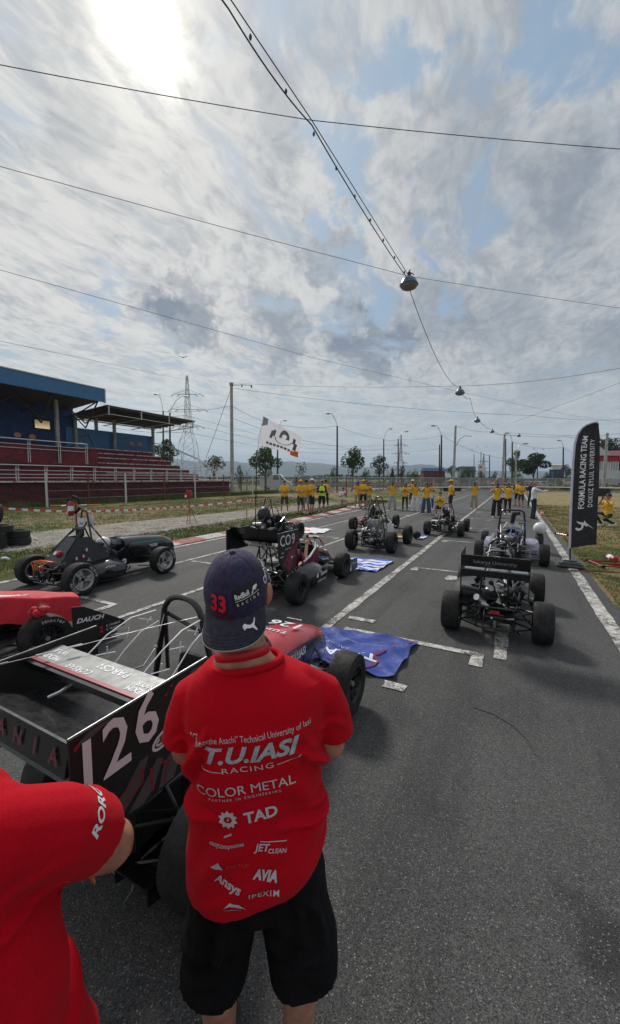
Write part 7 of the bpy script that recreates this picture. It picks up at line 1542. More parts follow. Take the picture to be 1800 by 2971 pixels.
def person(label, px, feet, face, tee='yellow_tee', pants='black_cloth', short=True, pose='down', hair='hair_dark', cap=None, long_hair=False, H=1.7, shoe='white_cloth', sleeve=True, wide=1., crouch=False, vest=None, extra=None, lean=0., Yo=0., skin='skin', loc=None, long_sleeve=False, female=False):
    p = loc or G(px, feet); e = thing('person', label, 'person', p, 0, 'spectators and staff beside the track'); e.rotation_euler = (0, 0, math.atan2(p.x, p.y) * -1 + R(face))   # face 0 looks away, 180 at the camera
    s = H / 1.75; dz = -.46 if crouch else 0.; S = Matrix.Scale(s, 4)
    nx = .9 if female else 1.
    body = MB(); body.M = S; V3 = lambda x, y, z: Vector((x, y + (lean * (z - .9) if z > .9 else 0), z + dz))
    limb(body, [V3(0, 0, 1.0), V3(0, 0, 1.2), V3(0, 0, 1.38)], [.11, .115, .10]); body.box(V3(0, 0, 1.3), (.30, .16, .26), 'skin', bev=.06)
    limb(body, [V3(0, -.01, 1.42), V3(0, .01, 1.56)], [.055, .052]); hd = V3(0, .02, 1.645)
    body.sphere(hd, (.078, .095, .112), 'skin', 12, 10); body.sphere(hd + Vector((0, .03, -.06)), (.055, .06, .05), 'skin', 10, 8); body.sphere(hd + Vector((0, .102, -.015)), (.014, .02, .025), 'skin', 8, 6)
    for sx in (-1, 1): body.sphere(hd + Vector((sx * .08, 0, -.01)), (.013, .025, .035), 'skin', 8, 6)
    A = POSE[pose]
    for sx, (el, wr) in zip((1, -1), A):
        sh = V3(sx * .175 * nx, 0, 1.41); el = V3(*el); wr = V3(*wr); limb(body, [sh, el, wr], [.055, .042, .029])
        d_ = (wr - el).normalized(); side = d_.cross(Vector((0, 0, 1))); side = side.normalized() if side.length > .1 else Vector((1, 0, 0)); pc = wr + d_ * .05; limb(body, [wr, pc], [.028, .034])
        for k in range(4): b_ = pc + side * (.026 * (k - 1.5)) + d_ * .02; limb(body, [b_, b_ + d_ * (.05 + .008 * (k in (1, 2))) + Vector((0, 0, -.012))], [.0105, .009], 'skin', 6)
        limb(body, [pc + side * .03 * sx, pc + side * .055 * sx + d_ * .03], [.011, .010], 'skin', 6)
    if crouch:
        legs = [[V3(.10, 0, .92), Vector((.2, .40, .52)), Vector((.16, .12, .08))], [V3(-.10, 0, .92), Vector((-.24, .30, .28)), Vector((-.16, -.12, .12))]]
    else:
        sp_ = .02 * (rnd.random() * 2); legs = [[V3(.095, 0, .92), Vector((.11 + sp_, .02, .50)), Vector((.11 + sp_ * 2, -.02, .09))], [V3(-.095, 0, .92), Vector((-.11 - sp_, .02, .50)), Vector((-.11 - sp_ * 2, -.02, .09))]]
    for L in legs:
        limb(body, L, [.09, .057, .04]); limb(body, [L[2], L[2] + Vector((0, .12, -.045))], [.036, .03])
    fuse('body', body, .017, e, skin, 3)
    t = MB(); t.M = S; q_ = (1.0 if not female else .9)
    rings = []
    for (z, hx, hy) in ((.86, .165, .125), (.95, .17, .13), (1.1, .155 * q_, .12), (1.25, .175 * q_, .13), (1.38, .185 * q_, .115), (1.44, .14, .09), (1.485, .07, .07)):
        rings.append([V3(hx * math.cos(a), hy * math.sin(a), z) for a in [2 * math.pi * k / 16 for k in range(16)]])
    t.loft(rings, 'x')
    for sx, (el, wr) in zip((1, -1), A):
        sh = V3(sx * .165 * nx, 0, 1.405); el_ = V3(*el); 
        if long_sleeve: limb(t, [sh, el_, V3(*wr)], [.078, .058, .045])
        elif sleeve: limb(t, [sh, sh.lerp(el_, .72)], [.078, .072])
    fuse('shirt', t, .02, e, tee, 4, lambda co: .006 * np.sin(co[:, 2] * 60 + co[:, 0] * 30))
    b = MB(); b.M = S; 
    b.loft([[V3(hx * math.cos(a), hy * math.sin(a), z) for a in [2 * math.pi * k / 14 for k in range(14)]] for (z, hx, hy) in ((.80, .15, .12), (.88, .165, .125), (.98, .155, .12))], 'x')
    for L in legs:
        k1 = .078 * wide; 
        if short: limb(b, [L[0], L[0].lerp(L[1], .55), L[0].lerp(L[1], .9)], [.095, k1 + .012, k1 + .005])
        else: limb(b, [L[0], L[1], L[2]], [.095, k1, (.052 if wide <= 1 else .07 * wide)])
    fuse('shorts' if short else 'trousers', b, .02, e, pants, 3)
    for L in legs:
        m = MB(); m.M = S; a_ = L[2]; m.loft([[a_ + Vector((x_ * w_, y_, z_)) for x_, z_ in ((-1, -.085), (1, -.085), (1, -.05 + h_), (.5, -.03 + h_), (-.5, -.03 + h_), (-1, -.05 + h_))] for (y_, w_, h_) in ((-.07, .03, .05), (0, .042, .05), (.1, .047, .0), (.19, .03, -.02))], shoe); m.build('shoe', e, 40)
    m = MB(); m.M = S; hh = hd + Vector((0, -.012, .022))
    if cap:
        m.sphere(hh, (.092, .108, .108), hair, 12, 8); m.build('hair', e); m = MB(); m.M = S; m.sphere(hh + Vector((0, .005, .02)), (.1, .118, .105), cap, 16, 8, half=True); m.loft([[hh + Vector((x_, y_, z_ + .03)) for x_, z_ in ((-w_, 0), (w_, 0), (w_, .012), (-w_, .012))] for (y_, w_, z_) in ((.08, .09, 0), (.14, .08, -.012), (.18, .04, -.025))] if extra != 'backcap' else [[hh + Vector((x_, -y_, z_ + .03)) for x_, z_ in ((-w_, 0), (w_, 0), (w_, .012), (-w_, .012))] for (y_, w_, z_) in ((.08, .09, 0), (.14, .08, -.012), (.18, .04, -.025))], cap); m.build('cap', e)
    else:
        m.sphere(hh, (.09, .105, .105), hair, 12, 8)
        if long_hair: m.loft([[hh + Vector((hx * math.cos(a), -.05 + hy * math.sin(a), z_)) for a in [2 * math.pi * k / 10 for k in range(10)]] for (z_, hx, hy) in ((.03, .085, .06), (-.08, .1, .06), (-.2, .1, .045), (-.3, .06, .03))], hair)
        m.build('hair', e, 60)
    for sx in (-1, 1): m = MB(); m.M = S; m.sphere(hd + Vector((sx * .03, .086, .012)), (.012, .008, .007), 'glass_dark', 6, 4); m.build('eye', e)
    m = MB(); m.M = S; m.box(hd + Vector((0, .092, -.055)), (.04, .008, .007), 'skin_ear'); m.build('mouth', e, 0)
    if pose in ('photo', 'phone'):
        w0 = V3(*A[0][1]); w1 = V3(*A[1][1]); c_ = (w0 + w1) / 2 + Vector((0, .05, .03)); m = MB(); m.M = S; m.box(c_, (.08, .012, .15), 'glass_dark', bev=.005); o = m.build('phone', None, 0); o.matrix_world = e.matrix_basis.copy(); tag(o, 'dark phone held by the ' + label, 'phone'); o['label'] = ' '.join(('dark phone held by the ' + label).split()[:15])
    if vest:
        m = MB(); m.M = S; m.loft([[V3(hx * math.cos(a), hy * math.sin(a), z) for a in [2 * math.pi * k / 16 for k in range(16)]] for (z, hx, hy) in ((.92, .19, .15), (1.1, .185, .145), (1.25, .195, .15), (1.38, .17, .135), (1.46, .11, .10))], vest, cap=False); m.build('vest', e, 50)
        m = MB(); m.M = S; m.loft([[V3(hx * math.cos(a), hy * math.sin(a), z) for a in [2 * math.pi * k / 16 for k in range(16)]] for (z, hx, hy) in ((1.10, .189, .149), (1.15, .191, .151))], 'light_grey_cloth', cap=False); m.build('reflective_band', e, 50)
    return e, S, V3, hd
PP = [
 dict(label='man in yellow tee and dark shorts alone with crossed arms behind the flag pole', px=826, feet=1488, face=175, pants='grey_cloth', pose='crossed', H=1.74),
 dict(label='man with a yellow cap, yellow tee and dark grey shorts, left of the close group', px=872, feet=1492, face=215, pants='grey_cloth', pose='crossed', cap='hat_yellow', H=1.76, shoe='black_cloth'),
 dict(label='man in a dark cap with light grey shorts and white shoes', px=889, feet=1489, face=150, pants='light_grey_cloth', pose='down', cap='black_cloth', H=1.76),
 dict(label='man in a white cap and yellow tee with black shorts', px=905, feet=1491, face=240, pants='black_cloth', pose='phone', cap='hat_white', H=1.82, shoe='black_cloth'),
 dict(label='person in a neon green vest over black sleeves, head bent', px=934, feet=1487, face=180, tee='black_cloth', pants='black_cloth', pose='crossed', vest='hivis', long_sleeve=True, H=1.74, shoe='black_cloth'),
 dict(label='person in a dark cap and dark trousers half hidden behind the neon vest', px=945, feet=1470, face=170, pants='black_cloth', short=False, pose='down', cap='black_cloth', H=1.74, shoe='black_cloth'),
 dict(label='crouching man in a white shirt and khaki trousers beside a small cone', px=996, feet=1472, face=200, tee='white_cloth', pants='beige_cloth', short=False, pose='phone', crouch=True, H=1.75, shoe='black_cloth'),
 dict(label='woman in yellow tee and beige trousers raising her hands, left of three', px=1037, feet=1474, face=185, pants='beige_cloth', short=False, pose='photo', long_hair=True, H=1.66, female=True),
 dict(label='man in a yellow cap and black shorts in the middle of three', px=1054, feet=1475, face=165, pants='black_cloth', pose='crossed', cap='hat_yellow', H=1.76, shoe='black_cloth'),
 dict(label='dark haired woman in beige trousers with a phone, right of three', px=1069, feet=1475, face=200, pants='beige_cloth', short=False, pose='phone', long_hair=True, H=1.64, female=True, wide=1.1),
 dict(label='woman in grey wide trousers photographing with both hands raised', px=1138, feet=1478, face=180, pants='light_grey_cloth', short=False, pose='photo', long_hair=True, H=1.66, wide=1.35, female=True, shoe='black_cloth'),
 dict(label='woman in black leggings and yellow tee holding a phone', px=1175, feet=1481, face=175, pants='black_cloth', short=False, pose='phone', long_hair=True, H=1.6, wide=.8, female=True, shoe='black_cloth'),
 dict(label='man in a pale cap and yellow tee standing behind the woman in white trousers', px=1196, feet=1470, face=180, pants='grey_cloth', pose='photo', cap='hat_white', H=1.78),
 dict(label='woman in wide white trousers and yellow tee photographing', px=1204, feet=1482, face=180, pants='white_cloth', short=False, pose='photo', hair='hair_brown', H=1.62, wide=1.4, female=True),
 dict(label='woman in wide blue jeans and yellow tee with a white tote bag', px=1236, feet=1492, face=190, pants='denim', short=False, pose='photo', long_hair=True, H=1.66, wide=1.5, female=True),
 dict(label='dark haired woman half hidden behind the blue jeans', px=1249, feet=1479, face=200, pants='denim', short=False, pose='phone', long_hair=True, H=1.64, female=True),
 dict(label='crouching woman in yellow with dark shorts behind the low black car', px=1276, feet=1496, face=180, pants='black_cloth', pose='phone', crouch=True, hair='hair_brown', H=1.66, female=True),
 dict(label='man in a bright yellow cap and yellow tee, hands behind his back', px=1307, feet=1486, face=100, pants='black_cloth', pose='behind', cap='hat_yellow', H=1.80),
 dict(label='woman in straight beige trousers standing alone left of the centre line', px=1375, feet=1477, face=180, pants='beige_cloth', short=False, pose='photo', long_hair=True, H=1.66, wide=1.2, female=True),
 dict(label='woman in wide black trousers photographing with raised hands', px=1440, feet=1501, face=182, pants='black_cloth', short=False, pose='photo', long_hair=True, H=1.68, wide=1.4, female=True),
 dict(label='dark haired person in a pale sleeveless vest and dark shorts behind the waving woman', px=1459, feet=1486, face=170, tee='white_cloth', pants='black_cloth', pose='phone', H=1.6),
 dict(label='woman in yellow tee and black leggings waving one arm high', px=1472, feet=1493, face=180, pants='black_cloth', short=False, pose='wave', long_hair=True, H=1.66, wide=.85, female=True),
 dict(label='man in yellow tee and dark shorts behind the woman with crossed arms', px=1501, feet=1468, face=150, pants='black_cloth', pose='down', H=1.76, shoe='black_cloth'),
 dict(label='woman in yellow with yellow brown shorts and crossed arms right of the group', px=1511, feet=1471, face=180, pants='grey_cloth', pose='crossed', long_hair=True, H=1.66, female=True, shoe='black_cloth'),
 dict(label='man in a white long sleeved shirt and navy jeans pointing both arms right', px=1547, feet=1505, face=-75, tee='white_cloth', pants='navy_cloth', short=False, pose='point', hair='hair_grey', H=1.76, long_sleeve=True, wide=1.05, shoe='black_cloth'),
 dict(label='man in dark clothes half hidden behind the man in the white shirt', px=1541, feet=1474, face=180, tee='navy_cloth', pants='navy_cloth', short=False, pose='down', H=1.7, shoe='black_cloth'),
 dict(label='crouching man in yellow tee and dark trousers photographing in the right grass', px=1762, feet=1526, face=130, pants='black_cloth', short=False, pose='photo', crouch=True, H=1.78, shoe='white_cloth'),
]
for d_ in PP: person(**d_)
# tote, sunglasses, cup and the arm in the cockpit
p = G(1247, 1490); mb = MB(); mb.box((0, 0, 0), (.2, .05, .24), 'white_cloth', bev=.02); mb.tube([(-.07, 0, .1), (0, 0, .4), (.07, 0, .1)], .01, 'white_cloth', 6); o = mb.build('tote_bag', None, 0); o.location = p + Vector((0, -.15, .95)); tag(o, 'small white tote bag at the hip of the woman in blue jeans', 'bag')
p = G(1487, 1492); mb = MB(); mb.tube([(0, 0, 0), (.02, 0, .2)], [.025, .03], 'black_metal', 8); mb.sphere((.02, 0, .24), .045, 'black_metal', 10, 8); o = mb.build('microphone'); o.location = p + Vector((-.02, -.05, 1.3)); tag(o, 'black microphone held by the waving woman', 'microphone')
p = G(1007, 1472); mb = MB(); mb.tube([(0, 0, 0), (.03, -.02, .16), (-.02, -.04, .3)], [.05, .045, .02], 'red_paint', 10); o = mb.build('megaphone'); o.location = p + Vector((-.08, -.1, .75)); tag(o, 'red megaphone at the shoulder of the crouching man in white', 'megaphone')
# driver seated in the CO9 car holding a phone up
M9 = CO9.matrix_basis
e = thing('person', 'driver sitting low in the maroon CO9 car, holding up a phone', 'person', CO9.location, CO9.rotation_euler.z); mb = MB()
limb(mb, [(0, .78, .30), (0, .70, .55), (0, .70, .70)], [.13, .13, .07]); mb.sphere((0, .72, .82), (.08, .095, .11), 'skin', 12, 10); limb(mb, [(.08, .85, .25), (.1, 1.25, .42), (.09, 1.6, .25)], [.08, .06, .045]); limb(mb, [(-.08, .85, .25), (-.1, 1.25, .42), (-.09, 1.6, .25)], [.08, .06, .045])
limb(mb, [(-.17, .72, .62), (-.2, .85, .42), (-.08, 1.05, .5)], [.05, .04, .03]); limb(mb, [(.17, .74, .62), (.24, .86, .46), (.20, 1.0, .72)], [.05, .04, .027])
pc = Vector((.20, 1.01, .76)); limb(mb, [pc - Vector((0, 0, .03)), pc], [.028, .034])
for k in range(4): b_ = pc + Vector((-.03 + .02 * k, .01, .02)); limb(mb, [b_, b_ + Vector((0, .03, .03)), b_ + Vector((0, .0, .05))], [.0105, .010, .009], 'skin', 6)
limb(mb, [pc + Vector((-.03, -.01, 0)), pc + Vector((-.045, -.02, .04))], [.012, .010], 'skin', 6); fuse('body', mb, .012, e, 'skin_light', 3)
mb = MB(); mb.loft([[(hx * math.cos(a), .70 + hy * math.sin(a), z) for a in [2 * math.pi * k / 14 for k in range(14)]] for (z, hx, hy) in ((.2, .18, .15), (.45, .19, .15), (.62, .19, .12), (.68, .08, .08))], 'x'); limb(mb, [(.17, .73, .60), (.215, .80, .52)], [.08, .065]); limb(mb, [(-.17, .73, .60), (-.19, .80, .50)], [.08, .065]); fuse('racing_shirt', mb, .018, e, 'maroon', 4)
mb = MB(); mb.sphere((0, .715, .85), (.09, .105, .1), 'hair_dark', 12, 8); mb.build('hair', e)
mb = MB(); mb.box((.195, 1.035, .83), (.05, .014, .11), 'glass_dark', (.2, 0, .1), bev=.006); mb.box((.20, 1.027, .86), (.02, .006, .02), 'white_paint', (.2, 0, .1)); o = mb.build('phone', None, 0); o.matrix_world = M9.copy(); tag(o, 'dark phone held up by the driver in the CO9 car', 'phone')
# ---------------------------------------------------------------- the man with the cap, close to the camera
def ring(cx, cy, z, hx, hy, n=28, sq=2.4, tw=0., fl=0.):
    P = []
    for k in range(n):
        a = 2 * math.pi * k / n; c_, s_ = math.cos(a), math.sin(a); x = hx * math.copysign(abs(c_) ** (2 / sq), c_); y = hy * math.copysign(abs(s_) ** (2 / sq), s_)
        P.append((cx + x * math.cos(tw) - y * math.sin(tw), cy + x * math.sin(tw) + y * math.cos(tw), z))
    return P
BX, BY = -.150, 1.10; TW = R(4)
man = thing('person', 'man seen from behind in a red team shirt, black shorts and a backwards navy cap', 'person', (BX, BY, 0), TW)
# local frame: faces +y, x right
def skinblob(mb):
    limb(mb, [(.0, .02, .9), (0, .02, 1.1), (0, .02, 1.25)], [.09, .09, .09]); mb.box((0, .01, 1.24), (.34, .12, .16), 'skin', bev=.05); mb.loft([ring(x_, y_, z_, hx, hy, 20, 2.1) for x_, y_, z_, hx, hy in ((-.03, -.005, 1.25, .12, .07), (-.036, -.010, 1.34, .098, .070), (-.042, -.008, 1.37, .080, .068), (-.048, 0, 1.41, .068, .066), (-.052, .006, 1.5, .064, .066))], 'x')
    hd = Vector((-.056, .02, 1.55)); mb.sphere(hd, (.074, .098, .11), 'skin', 20, 16); mb.sphere(hd + Vector((.01, .05, -.07)), (.055, .055, .05), 'skin', 12, 10); mb.sphere(hd + Vector((.02, .108, -.02)), (.013, .02, .024), 'skin', 8, 6)
    return hd
bm1 = MB(); hd = skinblob(bm1)
for sx in (-1, 1):
    limb(bm1, [(sx * .165, -.0, 1.22), (sx * .225, .05, 1.045), (sx * .03, .25, 1.09)], [.056, .047, .034], n=12)
    pc = Vector((-sx * .04, .255, 1.13)); limb(bm1, [(sx * .03, .25, 1.11), pc], [.034, .04])
    for k in range(4): b_ = pc + Vector((-sx * .03, .0, -.03 + .022 * k)); limb(bm1, [b_, b_ + Vector((-sx * .04, -.01, 0)), b_ + Vector((-sx * .06, -.035, 0))], [.010, .0095, .0085], 'skin', 8)
    limb(bm1, [pc + Vector((0, 0, .03)), pc + Vector((-sx * .03, -.02, .06))], [.012, .010], 'skin', 8)
    limb(bm1, [(sx * .085, .01, .78), (sx * .125, .01, .48), (sx * .125, -.03, .30), (sx * .12, -.02, .08)], [.078, .062, .058, .040], n=14); limb(bm1, [(sx * .12, -.02, .07), (sx * .13, .14, .035)], [.04, .03])
body = fuse('body', bm1, .0085, man, 'skin', 4)
# T-shirt
sh = MB()
prof = [(.70, .205, .145, -.00), (.74, .214, .150, -.005), (.82, .210, .143, -.01), (.92, .198, .132, -.01), (1.02, .192, .125, -.012), (1.12, .197, .128, -.012), (1.20, .202, .130, -.014), (1.265, .200, .120, -.014), (1.300, .188, .108, -.012), (1.322, .160, .095, -.012), (1.340, .130, .084, -.012), (1.352, .110, .078, -.012)]
sh.loft([ring(-.005 if z < 1.3 else -.005 - .6 * (z - 1.3), cy, z, hx, hy, 36, 2.35) for z, hx, hy, cy in prof], 'x')
for sx in (-1, 1):
    pts = [(sx * .135, -.005, 1.278), (sx * .190, .0, 1.243), (sx * .214, .02, 1.17), (sx * .225, .035, 1.095)]
    sh.tube(pts, [.055, .060, .063, .069], 'x', 16); sh.sphere(pts[0], .055, 'x', 14, 10)
def crease(co, curves):
    x, y, z = co[:, 0], co[:, 1], co[:, 2]; f = np.zeros(len(co))
    for (side, A, w_, P) in curves:
        d_ = np.full(len(co), 9.); tt = np.zeros(len(co)); n_ = len(P) - 1
        for i in range(n_):
            (x0, z0), (x1, z1) = P[i], P[i + 1]; L2 = (x1 - x0) ** 2 + (z1 - z0) ** 2; t = np.clip(((x - x0) * (x1 - x0) + (z - z0) * (z1 - z0)) / L2, 0, 1); dd = np.hypot(x - x0 - t * (x1 - x0), z - z0 - t * (z1 - z0)); m_ = dd < d_; d_ = np.where(m_, dd, d_); tt = np.where(m_, (i + t) / n_, tt)
        m_ = 1 / (1 + np.exp(-side * y * 60)) if side else 1.; e_ = np.sin(np.pi * np.clip(tt, .04, .96)) ** .7
        f += A * m_ * e_ * (np.exp(-(d_ / w_) ** 2) - .45 * np.exp(-((d_ - 1.9 * w_) / w_) ** 2))
    return f
def curve_set(seed, n, boxes):
    rr = random.Random(seed); out = []
    for (cx, cz, ang, sp_, ln, k, A, w_) in boxes:
        for _ in range(k):
            x0 = cx + rr.uniform(-sp_, sp_); z0 = cz + rr.uniform(-sp_, sp_); a = R(ang + rr.uniform(-14, 14)); L = ln * rr.uniform(.6, 1.2); bend = rr.uniform(-.25, .25)
            P = [(x0 + L * (t - .5) * math.cos(a + bend * (t - .5)), z0 + L * (t - .5) * math.sin(a + bend * (t - .5)) + .02 * math.sin(t * 3)) for t in (0, .25, .5, .75, 1)]; out.append((-1, A * rr.uniform(.6, 1.2), w_ * rr.uniform(.7, 1.3), P))
    return out
CR = curve_set(5, 0, [(-.165, 1.10, 62, .025, .18, 5, .014, .011), (.155, 1.10, 118, .03, .20, 5, .014, .011), (-.165, .95, 20, .03, .12, 6, .015, .011), (.165, .93, -22, .03, .14, 7, .016, .011), (0, 1.20, 90, .07, .16, 3, .005, .02), (0, .74, 10, .09, .2, 4, .008, .016), (-.20, 1.15, 20, .03, .08, 4, .009, .009), (.20, 1.15, -20, .03, .08, 4, .009, .009), (.11, 1.0, -55, .03, .2, 3, .008, .018), (-.10, .86, 45, .03, .2, 3, .008, .018)])
def folds(co):
    x, y, z = co[:, 0], co[:, 1], co[:, 2]; f = .0025 * np.sin(x * 26 + z * 9 + 1.5 * np.sin(z * 7)); f += .72 * crease(co, CR)
    waist = np.exp(-((z - .93) / .12) ** 2); f += .007 * waist * np.sin(z * 40 + x * 13 + 2.2 * np.sin(x * 9)) * np.clip(np.abs(x) * 6 - .4, 0, 1)
    arm = np.exp(-(((np.abs(x) - .165) / .02) ** 2)) * (z > 1.12); f -= .0035 * arm          # armhole seam
    f += .005 * np.exp(-((z - .80) / .06) ** 2) * np.sin(x * 34 + y * 20); return f
shirt = fuse('tee_shirt', sh, .0065, man, 'tee_red', 4, folds)
# open hems: drop the closed caps
def cut_faces(o, test):
    bm = bmesh.new(); bm.from_mesh(o.data); bmesh.ops.delete(bm, geom=[f for f in bm.faces if test(f.calc_center_median(), f.normal)], context='FACES'); bm.to_mesh(o.data); bm.free()
# shirt hem sways lower on the left as in a relaxed stance
n_ = len(shirt.data.vertices); co = np.empty(n_ * 3); shirt.data.vertices.foreach_get('co', co); co = co.reshape(-1, 3)
k_ = np.clip((.95 - co[:, 2]) / .25, 0, 1); co[:, 2] += k_ * (.045 * np.clip(co[:, 0] / .2, -1, 1) + .06 * np.abs(co[:, 0] / .2) ** 3 * (co[:, 0] > 0)); shirt.data.vertices.foreach_set('co', co.ravel()); shirt.data.update()
cut_faces(shirt, lambda c_, n: (n.z < -.8 and c_.z < .80) or (n.z < -.75 and 1.0 < c_.z < 1.12 and abs(c_.x) > .21 and abs(c_.x) > .0 and c_.y > -.03 and abs(c_.x - math.copysign(.224, c_.x)) < .06))
cm = MB(); cm.tube([(-.036 + .104 * math.cos(a), -.012 + .077 * math.sin(a), 1.353 - .004 * math.sin(a) + .010 * math.cos(a) + (.0)) for a in [2 * math.pi * k / 32 for k in range(32)]], .0095, 'tee_red', 8, True); cm.build('collar', man, 60)
# lanyard over the nape
ly = MB(); vs = []; NN = 26
for k in range(NN + 1):
    a = math.pi * (1.0 + k / NN); cx, cy = -.045, -.006; rx, ry = .079, .073
    for dz_, rr_ in ((0, 1.0), (.026, .965)): vs.append((cx + rx * rr_ * math.cos(a), cy + ry * rr_ * math.sin(a), 1.381 + dz_ + .010 * math.cos(a) + .012 * abs(math.cos(a)) ** 3 * -1 - .0))
ly.add(vs, [(2 * i, 2 * i + 2, 2 * i + 3, 2 * i + 1) for i in range(NN)], 'lanyard_red'); o = ly.build('lanyard', None, 60); o.matrix_world = man.matrix_basis.copy(); tag(o, 'flat red lanyard round the neck of the man in the cap', 'lanyard'); sd_ = o.modifiers.new('s', 'SOLIDIFY'); sd_.thickness = .0015
# ears
em = MB()
for sx in (-1, 1):
    M_ = Matrix.Rotation(R(-18 * sx), 3, 'Z'); c_ = Vector((sx * .081 - .056 + .004, .0, 1.545)); em.sphere(c_, (.010, .022, .034), 'skin_ear', 12, 10, M_); em.sphere(c_ + Vector((sx * .006, -.004, .004)), (.007, .018, .028), 'skin', 10, 8, M_)
fuse('ear', em, .004, man, 'skin_ear', 3)
gl = MB(); gl.tube([(.034, -.01, 1.565), (.036, .05, 1.573), (.024, .11, 1.57)], .0022, 'glass_rim', 6); gl.tube([(.004 + .026 * math.cos(a), .118, 1.565 + .02 * math.sin(a)) for a in [k * .5 for k in range(13)]], .002, 'steel', 6, True); gl.tube([(-.056 - .026 + .026 * math.cos(a), .122, 1.565 + .02 * math.sin(a)) for a in [k * .5 for k in range(13)]], .002, 'steel', 6, True); o = gl.build('glasses'); o.matrix_world = man.matrix_basis.copy(); tag(o, 'thin metal glasses worn by the man in the navy cap', 'glasses')
# cap, turned a little on the head
capE = bpy.data.objects.new('cap', None); col.objects.link(capE); capE.location = man.matrix_basis @ Vector((-.060, .012, 1.553)); capE.rotation_euler = (R(15), R(-3), TW + R(-5)); tag(capE, 'navy baseball cap worn backwards, red 33 and white lettering on its panels', 'cap')
A_, B_, C_ = .0925, .112, .122          # dome radii, x y z; the brim points to local -y
def dome_pt(az, el, k=1.): return Vector((A_ * k * math.cos(el) * math.sin(az), -B_ * k * math.cos(el) * math.cos(az), C_ * k * math.sin(el) ** .92 if el > 0 else C_ * k * math.sin(el)))
cd = MB(); nu, nv = 96, 28; vs = []
for j in range(nv + 1):
    el = R(-14) + (math.pi / 2 - R(-14)) * j / nv
    for i in range(nu):
        az = 2 * math.pi * i / nu; seam = min(abs(((az / (math.pi / 3)) % 1)), abs(1 - ((az / (math.pi / 3)) % 1))); k = 1 - .012 * math.exp(-(seam * 22) ** 2) * (1 if el < 1.5 else 0) + .004 * math.sin(az * 3 + 1) * math.cos(el) + .010 * math.exp(-((el - .9) / .25) ** 2) * math.sin(az * 2.0 + .7)
        vs.append(dome_pt(az, el, k))
cd.add(vs, [(j * nu + i, j * nu + (i + 1) % nu, (j + 1) * nu + (i + 1) % nu, (j + 1) * nu + i) for j in range(nv) for i in range(nu)], 'cap_navy'); dome = cd.build('cap_crown', capE, 80)
sd_ = dome.modifiers.new('s', 'SOLIDIFY'); sd_.thickness = .0025
cb = MB(); cb.sphere(dome_pt(0, math.pi / 2) + Vector((0, 0, .001)), (.009, .009, .005), 'cap_navy', 14, 8); cb.build('cap_button', capE, 60)
def brim_pt(a, b):
    az = (a - .5) * R(132); base = dome_pt(az, R(-9), 1.005); L = .074 * max(0, math.cos((a - .5) * math.pi * .98)) ** .42; x = base.x * (1 + .0 * b) + .0; out = Vector((math.sin(az) * .25, -1, 0)).normalized()
    return base + out * (L * b) + Vector((0, 0, -.50 * L * b - 3.6 * (base.x ** 2) * b * 1.1 - .004 * b))
bb = MB(); bb.grid(brim_pt, 48, 18, 'cap_brim'); br = bb.build('cap_brim', capE, 80); sd_ = br.modifiers.new('s', 'SOLIDIFY'); sd_.thickness = .0032; sd_.offset = 1
be = MB(); be.tube([brim_pt(.03 + .94 * k / 40, .995) - Vector((0, 0, .003)) for k in range(41)], .0018, 'sticker_grey', 6); be.build('brim_edge', capE)
for b_ in (.55, .68, .8, .9): st_ = MB(); st_.tube([brim_pt(.12 + .76 * k / 40, b_) + Vector((0, 0, .0004)) for k in range(41)], .0007, 'cap_brim', 4); st_.build('stitching', capE)
def cap_print(mb, polys_mb, m, az0, el0, tilt=0., k=1.03):
    v, f = dense(polys_mb, .006); c_, s_ = math.cos(tilt), math.sin(tilt); mb.add([dome_pt(az0 + (p[0] * c_ - p[1] * s_) / .098, el0 + (p[0] * s_ + p[1] * c_) / .112, k) for p in v], f, m)
cpm = MB()
def T(t, size, x=0, y=0, **k): g_ = MB(); g_.text(t, size, Matrix.Translation((x, y, 0)), 'x', res=3, **k); return g_
pt = MB(); pt.add([(-.040, -.016, 0), (.046, -.018, 0), (.048, .026, 0), (-.038, .024, 0)], [(0, 1, 2, 3)], 'x'); cap_print(cpm, pt, 'cap_patch', R(31), R(17), R(6), 1.027)
cap_print(cpm, T('RedBull', .0175, -.012, .004, bold=.025, sx=.8), 'sticker_white', R(31), R(17), R(6), 1.032); cap_print(cpm, T('RACING', .0095, .003, -.0145, spacing=2.4, bold=.01), 'sticker_white', R(31), R(17), R(6), 1.032)
ln = MB(); ln.add([(-.034, -.0062, 0), (.042, -.0062, 0), (.042, -.0050, 0), (-.034, -.0050, 0)], [(0, 1, 2, 3)], 'x'); cap_print(cpm, ln, 'sticker_white', R(31), R(17), R(6), 1.033)
bull = MB(); bull.add([(x * .0085 + .028, y * .0085 + .005, 0) for x, y in ((-1.6, -1), (-.9, -.3), (-.5, .5), (.2, .9), (.9, .7), (1.5, .9), (1.3, .5), (1.6, .2), (1.1, .1), (.8, -.3), (.4, -.1), (.6, -.8), (.1, -.3), (-.5, -.3), (-1.0, -1.0))], [tuple(range(15))], 'x'); cap_print(cpm, bull, 'sticker_white', R(31), R(17), R(6), 1.034)
cap_print(cpm, T('33', .055, 0, 0, bold=.05, sx=1.0), 'cap_patch', R(-17.5), R(10), R(-3), 1.029); cap_print(cpm, T('33', .052, 0, 0, bold=.035, sx=1.0), 'cap_red', R(-17.5), R(10), R(-3), 1.036)
vb = MB()
for i in range(13): vb.add([(-.024 + i * .0042, -.013, 0), (-.0215 + i * .0042, -.013, 0), (-.0215 + i * .0042, .010, 0), (-.024 + i * .0042, .010, 0)], [(0, 1, 2, 3)], 'x')
